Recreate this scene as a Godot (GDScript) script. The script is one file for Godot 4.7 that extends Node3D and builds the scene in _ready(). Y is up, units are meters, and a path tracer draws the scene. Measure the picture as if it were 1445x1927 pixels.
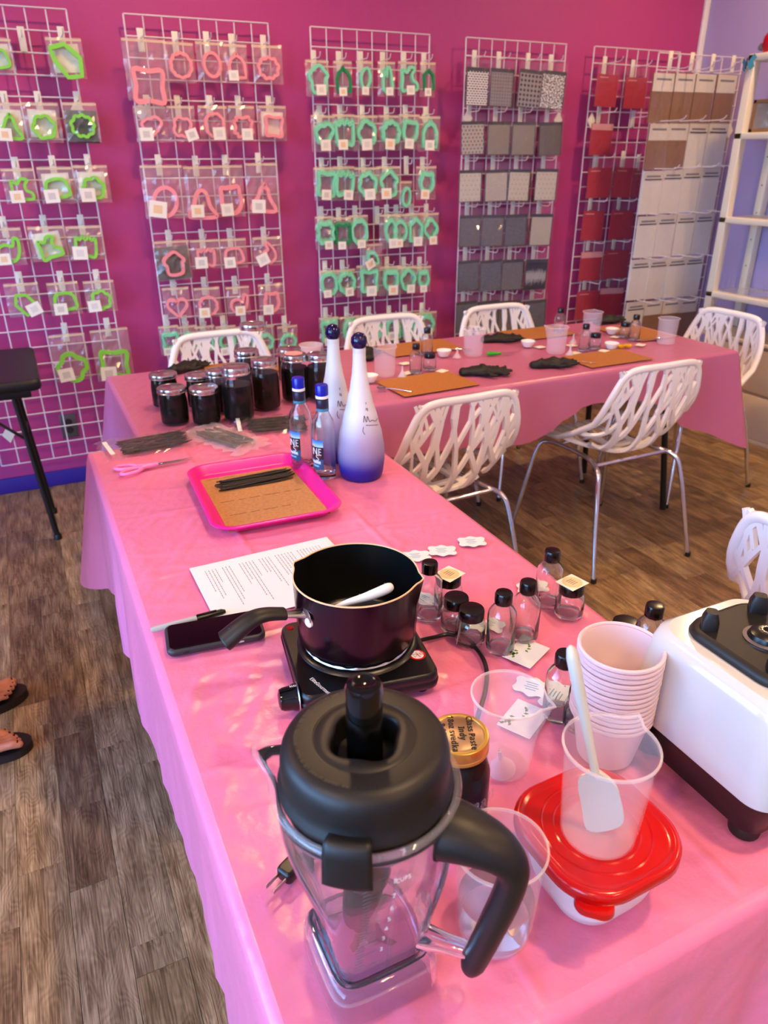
extends Node3D
# Craft studio class: two pink-clothed tables, grid racks of cutters on a magenta wall.
# World: y up, metres, floor y = 0, back wall at z = -0.05, x runs along it.

const EYE := Vector3(0.0, 1.455, 3.6705)
const YAW := 0.4443816
const PITCH := 0.4489321
const ROLL := -0.0040966
const FOCAL := 1383.27
const TOP := 0.745

var M := {}
var used := {}
var rng := RandomNumberGenerator.new()
var cam_r: Vector3
var cam_u: Vector3
var cam_f: Vector3

# ---------------------------------------------------------------- pixels to points
func camera_axes() -> void:
	cam_f = Vector3(sin(YAW) * cos(PITCH), -sin(PITCH), -cos(YAW) * cos(PITCH))
	var r := Vector3(cos(YAW), 0, sin(YAW))
	var u := r.cross(cam_f)
	cam_r = r * cos(ROLL) + u * sin(ROLL)
	cam_u = -r * sin(ROLL) + u * cos(ROLL)

func ray(x: float, y: float) -> Vector3:
	return cam_r * (x - 722.5) / FOCAL + cam_u * (963.5 - y) / FOCAL + cam_f

func on_y(x: float, y: float, h := TOP) -> Vector3:
	var d := ray(x, y)
	return EYE + d * ((h - EYE.y) / d.y)

func on_z(x: float, y: float, z := 0.0) -> Vector3:
	var d := ray(x, y)
	return EYE + d * ((z - EYE.z) / d.z)

# ---------------------------------------------------------------- nodes
func numbered(n: String) -> String:
	var k: int = used.get(n, 0)
	used[n] = k + 1
	return n if k == 0 else "%s_%03d" % [n, k]

func meta(o: Node, label: String, category: String, group := "", kind := "") -> void:
	if label: o.set_meta("label", label)
	if category: o.set_meta("category", category)
	if group: o.set_meta("group", group)
	if kind: o.set_meta("kind", kind)

func thing(n: String, label: String, category: String, pos := Vector3.ZERO, turn := 0.0, group := "") -> Node3D:
	var o := Node3D.new()
	o.name = numbered(n)
	add_child(o)
	o.position = pos
	o.rotation.y = turn
	meta(o, label, category, group)
	return o

func part(parent: Node, n: String, mesh: Mesh, mat: Material, xf := Transform3D()) -> MeshInstance3D:
	var o := MeshInstance3D.new()
	o.name = n
	o.mesh = mesh
	o.material_override = mat
	o.transform = xf
	parent.add_child(o, true)
	return o

func solo(n: String, mesh: Mesh, mat: Material, label: String, category: String, pos := Vector3.ZERO, turn := 0.0, group := "") -> MeshInstance3D:
	var o := part(self, numbered(n), mesh, mat, Transform3D(Basis(Vector3.UP, turn), pos))
	meta(o, label, category, group)
	return o

func setting(n: String, mesh: Mesh, mat: Material, xf := Transform3D()) -> MeshInstance3D:
	var o := part(self, numbered(n), mesh, mat, xf)
	o.set_meta("kind", "structure")
	return o

func copy_of(root: Node3D, base_name: String, label: String, pos: Vector3, turn := 0.0) -> Node3D:
	var c: Node3D = root.duplicate()
	c.name = numbered(base_name)
	add_child(c)
	c.position = pos
	c.rotation = Vector3(0, turn, 0)
	c.set_meta("label", label)
	return c

func xf(pos: Vector3, rx := 0.0, ry := 0.0, rz := 0.0) -> Transform3D:
	return Transform3D(Basis.from_euler(Vector3(rx, ry, rz)), pos)

# ---------------------------------------------------------------- meshes
func st_new(uv := false) -> SurfaceTool:
	var st := SurfaceTool.new()
	st.begin(Mesh.PRIMITIVE_TRIANGLES)
	st.set_smooth_group(0)
	if uv: st.set_uv(Vector2.ZERO)
	return st

func done(st: SurfaceTool) -> ArrayMesh:
	st.generate_normals()
	st.index()
	return st.commit()

func tri(st: SurfaceTool, a: Vector3, b: Vector3, c: Vector3) -> void:
	st.add_vertex(a); st.add_vertex(c); st.add_vertex(b)

func quad(st: SurfaceTool, a: Vector3, b: Vector3, c: Vector3, d: Vector3) -> void:
	tri(st, a, b, c); tri(st, a, c, d)

func vtx(st: SurfaceTool, p: Vector3, uv: Vector2) -> void:
	st.set_uv(uv); st.add_vertex(p)

# grid of points g[j][i]; front side is where i x j points (i right, j up seen from the front)
func sheet(st: SurfaceTool, g: Array, uvs := true) -> void:
	var nj := g.size()
	for j in nj - 1:
		var a: PackedVector3Array = g[j]
		var b: PackedVector3Array = g[j + 1]
		var ni := a.size()
		for i in ni - 1:
			if uvs:
				var u0 := float(i) / (ni - 1); var u1 := float(i + 1) / (ni - 1)
				var v0 := 1.0 - float(j) / (nj - 1); var v1 := 1.0 - float(j + 1) / (nj - 1)
				vtx(st, a[i], Vector2(u0, v0)); vtx(st, b[i + 1], Vector2(u1, v1)); vtx(st, a[i + 1], Vector2(u1, v0))
				vtx(st, a[i], Vector2(u0, v0)); vtx(st, b[i], Vector2(u0, v1)); vtx(st, b[i + 1], Vector2(u1, v1))
			else:
				quad(st, a[i], a[i + 1], b[i + 1], b[i])

# profile: (radius, height) from the outside bottom upwards
func lathe(profile: Array, seg := 32, warp = null, crease := 38.0) -> ArrayMesh:
	var st := st_new(true)
	var n := profile.size()
	var lens := [0.0]
	for k in range(1, n):
		lens.append(lens[k - 1] + (Vector2(profile[k][0], profile[k][1]) - Vector2(profile[k - 1][0], profile[k - 1][1])).length())
	var total: float = maxf(lens[n - 1], 1e-6)
	var rings := []
	for k in n:
		var ring := PackedVector3Array()
		for a in seg + 1:
			var t := TAU * float(a % seg) / seg
			var p := Vector3(cos(t) * profile[k][0], profile[k][1], -sin(t) * profile[k][0])
			ring.append(warp.call(p, t) if warp != null else p)
		rings.append(ring)
	var group := 1
	var before := Vector2.ZERO
	for k in n - 1:
		var d := Vector2(profile[k + 1][0] - profile[k][0], profile[k + 1][1] - profile[k][1])
		if d.length() < 1e-7: continue
		if before != Vector2.ZERO and absf(rad_to_deg(before.angle_to(d))) > crease: group += 1
		before = d
		st.set_smooth_group(group)
		var r0: PackedVector3Array = rings[k]
		var r1: PackedVector3Array = rings[k + 1]
		var v0: float = 1.0 - lens[k] / total
		var v1: float = 1.0 - lens[k + 1] / total
		for a in seg:
			var u0 := float(a) / seg; var u1 := float(a + 1) / seg
			if profile[k][0] > 1e-6:
				vtx(st, r0[a], Vector2(u0, v0)); vtx(st, r1[a + 1], Vector2(u1, v1)); vtx(st, r0[a + 1], Vector2(u1, v0))
			if profile[k + 1][0] > 1e-6:
				vtx(st, r0[a], Vector2(u0, v0)); vtx(st, r1[a], Vector2(u0, v1)); vtx(st, r1[a + 1], Vector2(u1, v1))
	return done(st)

# rounded rectangle or superellipse loop, counterclockwise seen from above
func rloop(w: float, d: float, r: float, y: float, n := 6, c := Vector2.ZERO) -> PackedVector3Array:
	var out := PackedVector3Array()
	r = minf(r, minf(w, d) / 2.0 - 1e-5)
	for q in 4:
		var cx := (w / 2 - r) * (1 if q in [0, 3] else -1)
		var cz := (d / 2 - r) * (-1 if q in [0, 1] else 1)
		for k in n + 1:
			var t := (q + float(k) / n) * PI / 2
			out.append(Vector3(c.x + cx + cos(t) * r, y, c.y + cz - sin(t) * r))
	return out

# join loops (bottom to top, counterclockwise from above)
func loft(loops: Array, caps := 3, crease_at: Array = [], st: SurfaceTool = null) -> ArrayMesh:
	var own := st == null
	if own: st = st_new()
	var group := 11
	for k in loops.size() - 1:
		if k in crease_at: group += 1
		st.set_smooth_group(group)
		var a: PackedVector3Array = loops[k]
		var b: PackedVector3Array = loops[k + 1]
		var n := a.size()
		for i in n:
			var j := (i + 1) % n
			quad(st, a[i], a[j], b[j], b[i])
	st.set_smooth_group(-1)
	if caps & 1: fan(st, loops[0], false)
	if caps & 2: fan(st, loops[-1], true)
	return done(st) if own else null

func fan(st: SurfaceTool, loop: PackedVector3Array, up: bool) -> void:
	var c := Vector3.ZERO
	for p in loop: c += p
	c /= loop.size()
	for i in loop.size():
		var j := (i + 1) % loop.size()
		if up: tri(st, c, loop[i], loop[j])
		else: tri(st, c, loop[j], loop[i])

# box with rounded edges, base centre at the origin
func rbox(w: float, h: float, d: float, r := 0.004, corner := -1.0) -> ArrayMesh:
	var st := st_new()
	rbox_in(st, w, h, d, r, corner, Vector3.ZERO)
	return done(st)

func rbox_in(st: SurfaceTool, w: float, h: float, d: float, r: float, corner: float, at: Vector3) -> void:
	var cr := maxf(corner, r) if corner > 0 else r
	var loops := []
	for s in [[1.0, 0.0], [0.3, 0.3], [0.0, 1.0]]:
		loops.append(rloop(w - 2 * r * s[0], d - 2 * r * s[0], maxf(cr - r * s[0], 0.0004), r * s[1], 4))
	for s in [[0.0, 1.0], [0.3, 0.3], [1.0, 0.0]]:
		loops.append(rloop(w - 2 * r * s[0], d - 2 * r * s[0], maxf(cr - r * s[0], 0.0004), h - r * s[1], 4))
	for l in loops.size():
		var q: PackedVector3Array = loops[l]
		for i in q.size(): q[i] += at
		loops[l] = q
	loft(loops, 3, [], st)

func plain_box(size: Vector3) -> BoxMesh:
	var b := BoxMesh.new()
	b.size = size
	return b

func tube(pts: Array, radius, seg := 8, closed := false, flat := 1.0) -> ArrayMesh:
	var st := st_new()
	tube_in(st, pts, radius, seg, closed, flat)
	return done(st)

func tube_in(st: SurfaceTool, pts: Array, radius, seg := 8, closed := false, flat := 1.0) -> void:
	var n := pts.size()
	var loops := []
	var up := Vector3.UP
	var first: Vector3 = (pts[1] - pts[0]).normalized()
	if absf(first.dot(up)) > 0.92: up = Vector3(1, 0, 0.01).normalized()
	for k in n:
		var a: Vector3 = pts[(k - 1 + n) % n] if (closed or k > 0) else pts[k]
		var b: Vector3 = pts[(k + 1) % n] if (closed or k < n - 1) else pts[k]
		var t: Vector3 = (b - a).normalized()
		var side := t.cross(up).normalized()
		up = side.cross(t).normalized()
		var r: float = radius[k] if radius is Array else radius
		var loop := PackedVector3Array()
		for i in seg:
			var q := TAU * i / seg
			loop.append(pts[k] + (side * cos(q) + up * sin(q) * flat) * r)
		loops.append(loop)
	if closed: loops.append(loops[0])
	st.set_smooth_group(21)
	for k in loops.size() - 1:
		var a: PackedVector3Array = loops[k]
		var b: PackedVector3Array = loops[k + 1]
		for i in seg:
			var j := (i + 1) % seg
			quad(st, a[i], a[j], b[j], b[i])
	if not closed:
		st.set_smooth_group(-1)
		fan(st, loops[0], false)
		fan(st, loops[-1], true)

func smooth(pts: Array, steps := 6, closed := false) -> Array:
	var out := []
	var n := pts.size()
	for k in (n if closed else n - 1):
		var p0 = pts[(k - 1 + n) % n] if closed or k > 0 else pts[k]
		var p1 = pts[k]
		var p2 = pts[(k + 1) % n]
		var p3 = pts[(k + 2) % n] if closed or k < n - 2 else p2
		for s in steps:
			var t := float(s) / steps
			out.append(0.5 * ((2.0 * p1) + (p2 - p0) * t + (2.0 * p0 - 5.0 * p1 + 4.0 * p2 - p3) * t * t + (3.0 * p1 - p0 - 3.0 * p2 + p3) * t * t * t))
	if not closed: out.append(pts[n - 1])
	return out

# flat polygon (x, y) with thickness along z, front face at z = +depth/2
func plate(poly: PackedVector2Array, depth: float) -> ArrayMesh:
	var st := st_new()
	plate_in(st, poly, depth)
	return done(st)

func plate_in(st: SurfaceTool, poly: PackedVector2Array, depth: float, xform := Transform3D()) -> void:
	if Geometry2D.is_polygon_clockwise(poly):
		var r := poly.duplicate(); r.reverse(); poly = r
	st.set_smooth_group(-1)
	var idx := Geometry2D.triangulate_polygon(poly)
	var h := depth / 2
	for k in range(0, idx.size(), 3):
		var a := poly[idx[k]]; var b := poly[idx[k + 1]]; var c := poly[idx[k + 2]]
		if (b - a).cross(c - a) < 0:
			var s := b; b = c; c = s
		tri(st, xform * Vector3(a.x, a.y, h), xform * Vector3(b.x, b.y, h), xform * Vector3(c.x, c.y, h))
		tri(st, xform * Vector3(a.x, a.y, -h), xform * Vector3(c.x, c.y, -h), xform * Vector3(b.x, b.y, -h))
	var n := poly.size()
	for i in n:
		var a := poly[i]; var b := poly[(i + 1) % n]
		quad(st, xform * Vector3(a.x, a.y, -h), xform * Vector3(b.x, b.y, -h), xform * Vector3(b.x, b.y, h), xform * Vector3(a.x, a.y, h))

# a wall of thickness th standing on a closed outline (x, y), depth along z
func ring_wall(poly: PackedVector2Array, th: float, depth: float) -> ArrayMesh:
	var st := st_new()
	var n := poly.size()
	var ins := PackedVector2Array(); var outs := PackedVector2Array()
	if Geometry2D.is_polygon_clockwise(poly):
		var r := poly.duplicate(); r.reverse(); poly = r
	for i in n:
		var t := (poly[(i + 1) % n] - poly[(i - 1 + n) % n]).normalized()
		var nn := Vector2(t.y, -t.x)
		outs.append(poly[i] + nn * th / 2); ins.append(poly[i] - nn * th / 2)
	var h := depth / 2
	for i in n:
		var j := (i + 1) % n
		var o0 := outs[i]; var o1 := outs[j]; var i0 := ins[i]; var i1 := ins[j]
		st.set_smooth_group(31)
		quad(st, Vector3(o0.x, o0.y, -h), Vector3(o1.x, o1.y, -h), Vector3(o1.x, o1.y, h), Vector3(o0.x, o0.y, h))
		st.set_smooth_group(32)
		quad(st, Vector3(i1.x, i1.y, -h), Vector3(i0.x, i0.y, -h), Vector3(i0.x, i0.y, h), Vector3(i1.x, i1.y, h))
		st.set_smooth_group(33)
		quad(st, Vector3(o0.x, o0.y, h), Vector3(o1.x, o1.y, h), Vector3(i1.x, i1.y, h), Vector3(i0.x, i0.y, h))
		st.set_smooth_group(34)
		quad(st, Vector3(i0.x, i0.y, -h), Vector3(i1.x, i1.y, -h), Vector3(o1.x, o1.y, -h), Vector3(o0.x, o0.y, -h))
	return done(st)

func text(s: String, size: float, mono := false, serif := false, depth := 0.0004, weight := 400) -> TextMesh:
	var t := TextMesh.new()
	var f := SystemFont.new()
	f.font_names = PackedStringArray(["Droid Sans Mono" if mono else "Droid Serif" if serif else "Droid Sans"])
	f.font_weight = weight
	t.font = f
	t.text = s
	t.font_size = 32
	t.pixel_size = size / 32.0
	t.depth = depth
	t.curve_step = 4.0
	return t

# ---------------------------------------------------------------- materials
func mat(n: String, c: Color, rough := 0.5, metal := 0.0, spec := 0.5) -> StandardMaterial3D:
	var m := StandardMaterial3D.new()
	m.resource_name = n
	m.albedo_color = c
	m.roughness = rough
	m.metallic = metal
	m.metallic_specular = spec
	M[n] = m
	return m

func clear(n: String, c: Color, rough := 0.03) -> StandardMaterial3D:
	var m := mat(n, c, rough)
	m.transparency = BaseMaterial3D.TRANSPARENCY_ALPHA
	m.cull_mode = BaseMaterial3D.CULL_DISABLED
	return m

func solid_glass(n: String, c: Color, rough := 0.02) -> StandardMaterial3D:
	var m := mat(n, c, rough)
	m.transparency = BaseMaterial3D.TRANSPARENCY_ALPHA
	m.refraction_enabled = true
	m.refraction_scale = 0.05
	return m

func noise_tex(freq: float, seed_: int, as_normal := false, ramp: Gradient = null, size := 512, oct := 4, strength := 4.0) -> NoiseTexture2D:
	var nz := FastNoiseLite.new()
	nz.seed = seed_
	nz.frequency = freq
	nz.fractal_octaves = oct
	nz.noise_type = FastNoiseLite.TYPE_SIMPLEX_SMOOTH
	var t := NoiseTexture2D.new()
	t.width = size; t.height = size
	t.seamless = true
	t.noise = nz
	if as_normal:
		t.as_normal_map = true
		t.bump_strength = strength
	if ramp: t.color_ramp = ramp
	return t

func two(a: Color, b: Color) -> Gradient:
	var g := Gradient.new()
	g.set_color(0, a); g.set_color(1, b)
	return g

func make_wood(seed_: int) -> ImageTexture:
	var w := 192; var h := 768
	var im := Image.create(w, h, false, Image.FORMAT_RGB8)
	var fine := FastNoiseLite.new(); fine.seed = seed_; fine.frequency = 0.03; fine.fractal_octaves = 3
	var broad := FastNoiseLite.new(); broad.seed = seed_ + 9; broad.frequency = 0.008; broad.fractal_octaves = 2
	var rings := FastNoiseLite.new(); rings.seed = seed_ + 5; rings.frequency = 0.006; rings.fractal_octaves = 2
	for y in h:
		for x in w:
			var g := fine.get_noise_2d(x * 4.2, y * 0.22)
			var saw := fine.get_noise_2d(x * 0.35 + 300.0, y * 3.2)
			var b := broad.get_noise_2d(x * 1.6, y * 0.5)
			var wave := sin((x * 0.11 + rings.get_noise_2d(x * 1.3, y * 0.7) * 13.0) * 2.0)
			var v := 0.5 + g * 0.50 + b * 0.36 + wave * 0.09 + saw * 0.04
			var crack := fine.get_noise_2d(x * 7.0 + 77.0, y * 0.06)
			if crack > 0.42: v -= (crack - 0.42) * 2.4
			v = clampf(v, 0.0, 1.0)
			var c := Color(0.40, 0.315, 0.215).lerp(Color(0.82, 0.725, 0.565), v)
			im.set_pixel(x, y, c)
	return ImageTexture.create_from_image(im)

func make_materials() -> void:
	# wall paints
	var wm := mat("magenta wall paint", Color(0.69, 0.235, 0.485), 0.40)
	wm.normal_enabled = true; wm.normal_texture = noise_tex(0.02, 3, true, null, 512, 3, 1.5); wm.normal_scale = 0.35
	wm.uv1_triplanar = true; wm.uv1_world_triplanar = true; wm.uv1_scale = Vector3(1.2, 1.2, 1.2)
	mat("lavender wall paint", Color(0.66, 0.60, 0.78), 0.55)
	mat("ceiling paint", Color(0.90, 0.885, 0.86), 0.8)
	mat("side wall paint", Color(0.80, 0.76, 0.80), 0.7)
	mat("blue baseboard paint", Color(0.20, 0.13, 0.52), 0.4)
	mat("white trim paint", Color(0.88, 0.86, 0.86), 0.5)
	clear("window glass", Color(1, 1, 1, 0.03), 0.02)
	mat("window frame metal", Color(0.55, 0.55, 0.56), 0.4, 0.6)
	mat("sidewalk concrete", Color(0.62, 0.60, 0.57), 0.9)
	# floor
	for k in 3:
		M["wood%d" % k] = make_wood(11 + k * 17)
	var tones := [Color(0.88, 0.85, 0.83), Color(0.76, 0.71, 0.67), Color(0.97, 0.92, 0.87), Color(0.83, 0.79, 0.74), Color(0.71, 0.65, 0.61), Color(0.92, 0.87, 0.80)]
	for k in tones.size():
		var m := mat("plank wood %d" % k, tones[k], 0.36, 0.0, 0.45)
		m.albedo_texture = M["wood%d" % (k % 3)]
	# cloth
	var cn := noise_tex(0.012, 21, true, null, 1024, 5, 10.0)
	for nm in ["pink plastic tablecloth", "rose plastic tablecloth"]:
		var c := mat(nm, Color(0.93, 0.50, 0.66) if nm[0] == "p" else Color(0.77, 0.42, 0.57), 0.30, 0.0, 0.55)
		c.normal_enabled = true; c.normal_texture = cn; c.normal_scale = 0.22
		c.uv1_triplanar = true; c.uv1_world_triplanar = true; c.uv1_scale = Vector3(1.7, 1.7, 1.7)
		c.backlight_enabled = true; c.backlight = Color(0.5, 0.5, 0.5)
	# plain stuff
	mat("white plastic", Color(0.93, 0.92, 0.91), 0.26)
	mat("white wire paint", Color(0.86, 0.82, 0.83), 0.35)
	mat("white hook plastic", Color(0.86, 0.84, 0.78), 0.4)
	mat("chrome", Color(0.86, 0.86, 0.87), 0.10, 1.0)
	mat("brushed steel", Color(0.74, 0.74, 0.74), 0.28, 1.0)
	mat("silver lid tin", Color(0.80, 0.79, 0.78), 0.22, 1.0)
	mat("gold lid tin", Color(0.87, 0.72, 0.36), 0.28, 0.8)
	mat("gold lid disc", Color(0.72, 0.60, 0.47), 0.38, 0.85)
	mat("black plastic", Color(0.025, 0.025, 0.028), 0.32)
	mat("black rubber", Color(0.034, 0.038, 0.038), 0.46)
	mat("black gloss plastic", Color(0.018, 0.018, 0.02), 0.10)
	mat("black cap", Color(0.030, 0.022, 0.026), 0.22)
	mat("black glove rubber", Color(0.010, 0.010, 0.011), 0.6)
	mat("black table plastic", Color(0.035, 0.032, 0.034), 0.45)
	mat("grey table plastic", Color(0.7, 0.7, 0.68), 0.5)
	mat("blue cap plastic", Color(0.03, 0.09, 0.66), 0.25)
	mat("navy band", Color(0.07, 0.08, 0.22), 0.35)
	mat("cobalt glass ball", Color(0.035, 0.02, 0.24), 0.06)
	mat("paper white", Color(0.86, 0.87, 0.88), 0.8)
	mat("card cream", Color(0.92, 0.89, 0.83), 0.75)
	mat("sticker peach", Color(0.90, 0.76, 0.58), 0.6)
	mat("ink blue", Color(0.36, 0.60, 0.70), 0.8)
	mat("ink black", Color(0.02, 0.02, 0.02), 0.6)
	mat("ink grey", Color(0.42, 0.43, 0.46), 0.8)
	mat("printer ink", Color(0.50, 0.52, 0.57), 0.8)
	mat("ink white", Color(0.88, 0.88, 0.88), 0.6)
	mat("leaf print", Color(0.38, 0.50, 0.27), 0.8)
	var kr := mat("kraft paper", Color(1, 1, 1), 0.75)
	kr.albedo_texture = noise_tex(0.05, 31, false, two(Color(0.68, 0.46, 0.26), Color(0.78, 0.56, 0.34)), 256)
	kr.uv1_triplanar = true; kr.uv1_scale = Vector3(7, 7, 7)
	var km := mat("kraft place mat", Color(1, 1, 1), 0.7)
	km.albedo_texture = noise_tex(0.05, 33, false, two(Color(0.62, 0.38, 0.15), Color(0.69, 0.44, 0.20)), 256)
	km.uv1_triplanar = true; km.uv1_scale = Vector3(7, 7, 7)
	mat("kraft box board", Color(0.52, 0.36, 0.21), 0.7)
	mat("hot pink tray plastic", Color(0.91, 0.10, 0.55), 0.28)
	var vb := mat("vanilla bean", Color(0.045, 0.024, 0.016), 0.35)
	vb.normal_enabled = true; vb.normal_texture = noise_tex(0.05, 5, true, null, 256, 3, 6.0); vb.uv1_triplanar = true; vb.uv1_scale = Vector3(40, 40, 40)
	mat("scissor pink plastic", Color(0.93, 0.50, 0.74), 0.3)
	mat("pot enamel", Color(0.10, 0.020, 0.060), 0.20)
	M["pot enamel"].metallic = 0.35
	mat("pot lining", Color(0.035, 0.045, 0.050), 0.30)
	mat("speckled silicone", Color(0.86, 0.88, 0.87), 0.4)
	mat("grey green silicone", Color(0.78, 0.80, 0.77), 0.42)
	mat("foil", Color(0.86, 0.86, 0.85), 0.25, 1.0)
	mat("red plastic", Color(0.74, 0.025, 0.028), 0.20)
	mat("red lamp lens", Color(0.6, 0.03, 0.03), 0.15)
	mat("white gloss plastic", Color(0.79, 0.79, 0.78), 0.09)
	mat("phone glass", Color(0.020, 0.014, 0.020), 0.05)
	mat("phone case", Color(0.15, 0.15, 0.175), 0.4)
	mat("pen grey", Color(0.66, 0.68, 0.68), 0.3)
	mat("dark slate card", Color(0.10, 0.115, 0.135), 0.5)
	mat("header card", Color(0.80, 0.77, 0.73), 0.7)
	mat("sleeve white", Color(0.84, 0.82, 0.78), 0.65)
	mat("red sheet", Color(0.67, 0.06, 0.21), 0.55)
	mat("rose header", Color(0.82, 0.58, 0.60), 0.6)
	mat("dark jar liquid", Color(0.030, 0.008, 0.010), 0.15, 0.0, 0.12)
	mat("amber jar liquid", Color(0.10, 0.030, 0.008), 0.15, 0.0, 0.12)
	mat("lime cutter plastic", Color(0.52, 0.83, 0.28), 0.35)
	mat("pink cutter plastic", Color(0.94, 0.58, 0.60), 0.35)
	mat("mint cutter plastic", Color(0.50, 0.86, 0.68), 0.35)
	mat("emerald cutter plastic", Color(0.04, 0.52, 0.30), 0.35)
	mat("yellow plastic", Color(0.93, 0.74, 0.02), 0.3)
	mat("green plastic", Color(0.10, 0.66, 0.14), 0.3)
	mat("shelf cream paint", Color(0.88, 0.84, 0.76), 0.4)
	mat("drawer board", Color(0.80, 0.74, 0.66), 0.45)
	mat("orange card", Color(0.86, 0.33, 0.12), 0.6)
	mat("ornament red glaze", Color(0.70, 0.03, 0.04), 0.12)
	mat("ornament grey", Color(0.42, 0.42, 0.43), 0.3)
	mat("butterfly blue", Color(0.18, 0.50, 0.60), 0.4)
	mat("outlet steel", Color(0.42, 0.40, 0.40), 0.35, 0.6)
	mat("socket brown", Color(0.16, 0.12, 0.13), 0.5)
	# see-through things
	clear("bottle glass", Color(0.95, 0.97, 0.97, 0.008), 0.02).metallic_specular = 0.36
	solid_glass("thick clear plastic", Color(0.93, 0.92, 0.97, 0.02), 0.02)
	solid_glass("small bottle glass", Color(0.97, 0.985, 0.985, 0.01), 0.01)
	clear("acrylic", Color(0.95, 0.97, 0.99, 0.06), 0.03)
	clear("bag film", Color(0.95, 0.91, 0.88, 0.09), 0.15)
	clear("zip film", Color(0.95, 0.88, 0.72, 0.45), 0.26)
	clear("sleeve film", Color(0.95, 0.92, 0.92, 0.015), 0.10)
	solid_glass("water", Color(0.97, 0.98, 0.99, 0.01), 0.01).refraction_scale = 0.033
	clear("bottle filling", Color(0.93, 0.95, 0.98, 0.02), 0.02)
	for e in [["milky plastic", Color(0.94, 0.91, 0.96, 0.13), 0.28], ["milky tub", Color(0.93, 0.92, 0.92, 0.80), 0.32], ["vacuum film", Color(0.92, 0.88, 0.90, 0.16), 0.27], ["clear cup plastic", Color(0.95, 0.93, 0.96, 0.28), 0.28]]:
		clear(e[0], e[1], e[2])
	var cup := mat("pale cup plastic", Color(0.94, 0.86, 0.88), 0.28)
	cup.backlight_enabled = true; cup.backlight = Color(0.75, 0.70, 0.72)
	var fr := clear("frosted dyed glass", Color(1, 1, 1, 1), 0.42)
	fr.vertex_color_use_as_albedo = true
	# people
	var sk := mat("skin", Color(0.72, 0.46, 0.35), 0.5)
	sk.subsurf_scatter_enabled = true; sk.subsurf_scatter_strength = 0.12
	mat("nail polish", Color(0.22, 0.01, 0.03), 0.2)
	mat("sandal leather", Color(0.035, 0.02, 0.02), 0.5)
	mat("sandal sole", Color(0.10, 0.065, 0.04), 0.7)
	mat("patterned trouser cloth", Color(0.16, 0.10, 0.16), 0.8)
	mat("plain top cloth", Color(0.20, 0.17, 0.22), 0.85)
	mat("brown hair", Color(0.09, 0.05, 0.035), 0.55)
	M["lamp glow"] = mat("lamp glow", Color(1, 0.95, 0.85), 0.5)
	M["lamp glow"].emission_enabled = true
	M["lamp glow"].emission = Color(1.0, 0.78, 0.50)
	M["lamp glow"].emission_energy_multiplier = 14.0

func _ready() -> void:
	# ---- camera
	camera_axes()
	var cam := Camera3D.new()
	cam.name = "camera"
	add_child(cam)
	cam.transform = Transform3D(Basis(cam_r, cam_u, -cam_f), EYE)
	cam.fov = rad_to_deg(2.0 * atan(963.5 / FOCAL))
	cam.near = 0.03
	cam.far = 120.0
	var lens := CameraAttributesPhysical.new()
	lens.frustum_focal_length = 12.0 * FOCAL / 963.5
	lens.frustum_near = 0.03
	lens.frustum_far = 120.0
	lens.frustum_focus_distance = 1.05
	lens.exposure_aperture = 5.0
	cam.attributes = lens
	cam.current = true
	# ---- sky
	var we := WorldEnvironment.new()
	we.name = "world_environment"
	var env := Environment.new()
	env.background_mode = Environment.BG_SKY
	var sm := ProceduralSkyMaterial.new()
	sm.sky_top_color = Color(0.36, 0.60, 0.92)
	sm.sky_horizon_color = Color(0.68, 0.84, 0.98)
	sm.ground_horizon_color = Color(0.62, 0.62, 0.64)
	sm.ground_bottom_color = Color(0.40, 0.39, 0.38)
	var sky := Sky.new()
	sky.sky_material = sm
	env.sky = sky
	env.background_energy_multiplier = 15.5
	env.tonemap_mode = Environment.TONE_MAPPER_LINEAR
	env.tonemap_exposure = 1.12
	env.sdfgi_enabled = true
	env.ssao_enabled = true
	env.ssil_enabled = true
	we.environment = env
	add_child(we)
	rng.seed = 4242
	make_materials()
	# ---- ceiling lamps (their light is made with them), then the setting
	for x in [-1.5, 0.9, 3.3]:
		for z in [1.2, 3.6, 5.6]:
			ceiling_lamp(Vector3(x, 3.0, z))
	build_room()
	build_floor()
	build_tables()
	build_racks()
	build_shelf()
	build_chairs()
	build_blender()
	build_motor_base()
	build_near_things()
	build_burner()
	build_bottles()
	build_jars()
	build_far_things()
	build_person()

func ceiling_lamp(p: Vector3) -> void:
	var t := thing("ceiling_downlight", "round warm downlight in the white ceiling", "ceiling light", p, 0.0, "warm downlights set in the ceiling")
	part(t, "trim_ring", lathe([[0.075, -0.002], [0.10, -0.008], [0.105, 0.0]], 24), M["white trim paint"])
	part(t, "lamp_lens", lathe([[0.0, -0.004], [0.074, -0.004], [0.076, 0.0]], 24), M["lamp glow"])
	var l := SpotLight3D.new()
	l.name = "downlight_glow"
	l.light_color = Color(1.0, 0.82, 0.60)
	l.light_energy = 3.1
	l.light_size = 0.07
	l.spot_range = 14.0
	l.spot_attenuation = 2.0
	l.spot_angle = 78.0
	l.spot_angle_attenuation = 0.6
	l.shadow_enabled = true
	add_child(l)
	l.position = p + Vector3(0, -0.015, 0)
	l.rotation.x = -PI / 2

# ---------------------------------------------------------------- setting
const X0 := -2.9
const X1 := 3.82
const Z0 := -0.05
const Z1 := 6.6
const CEIL := 3.0

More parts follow.
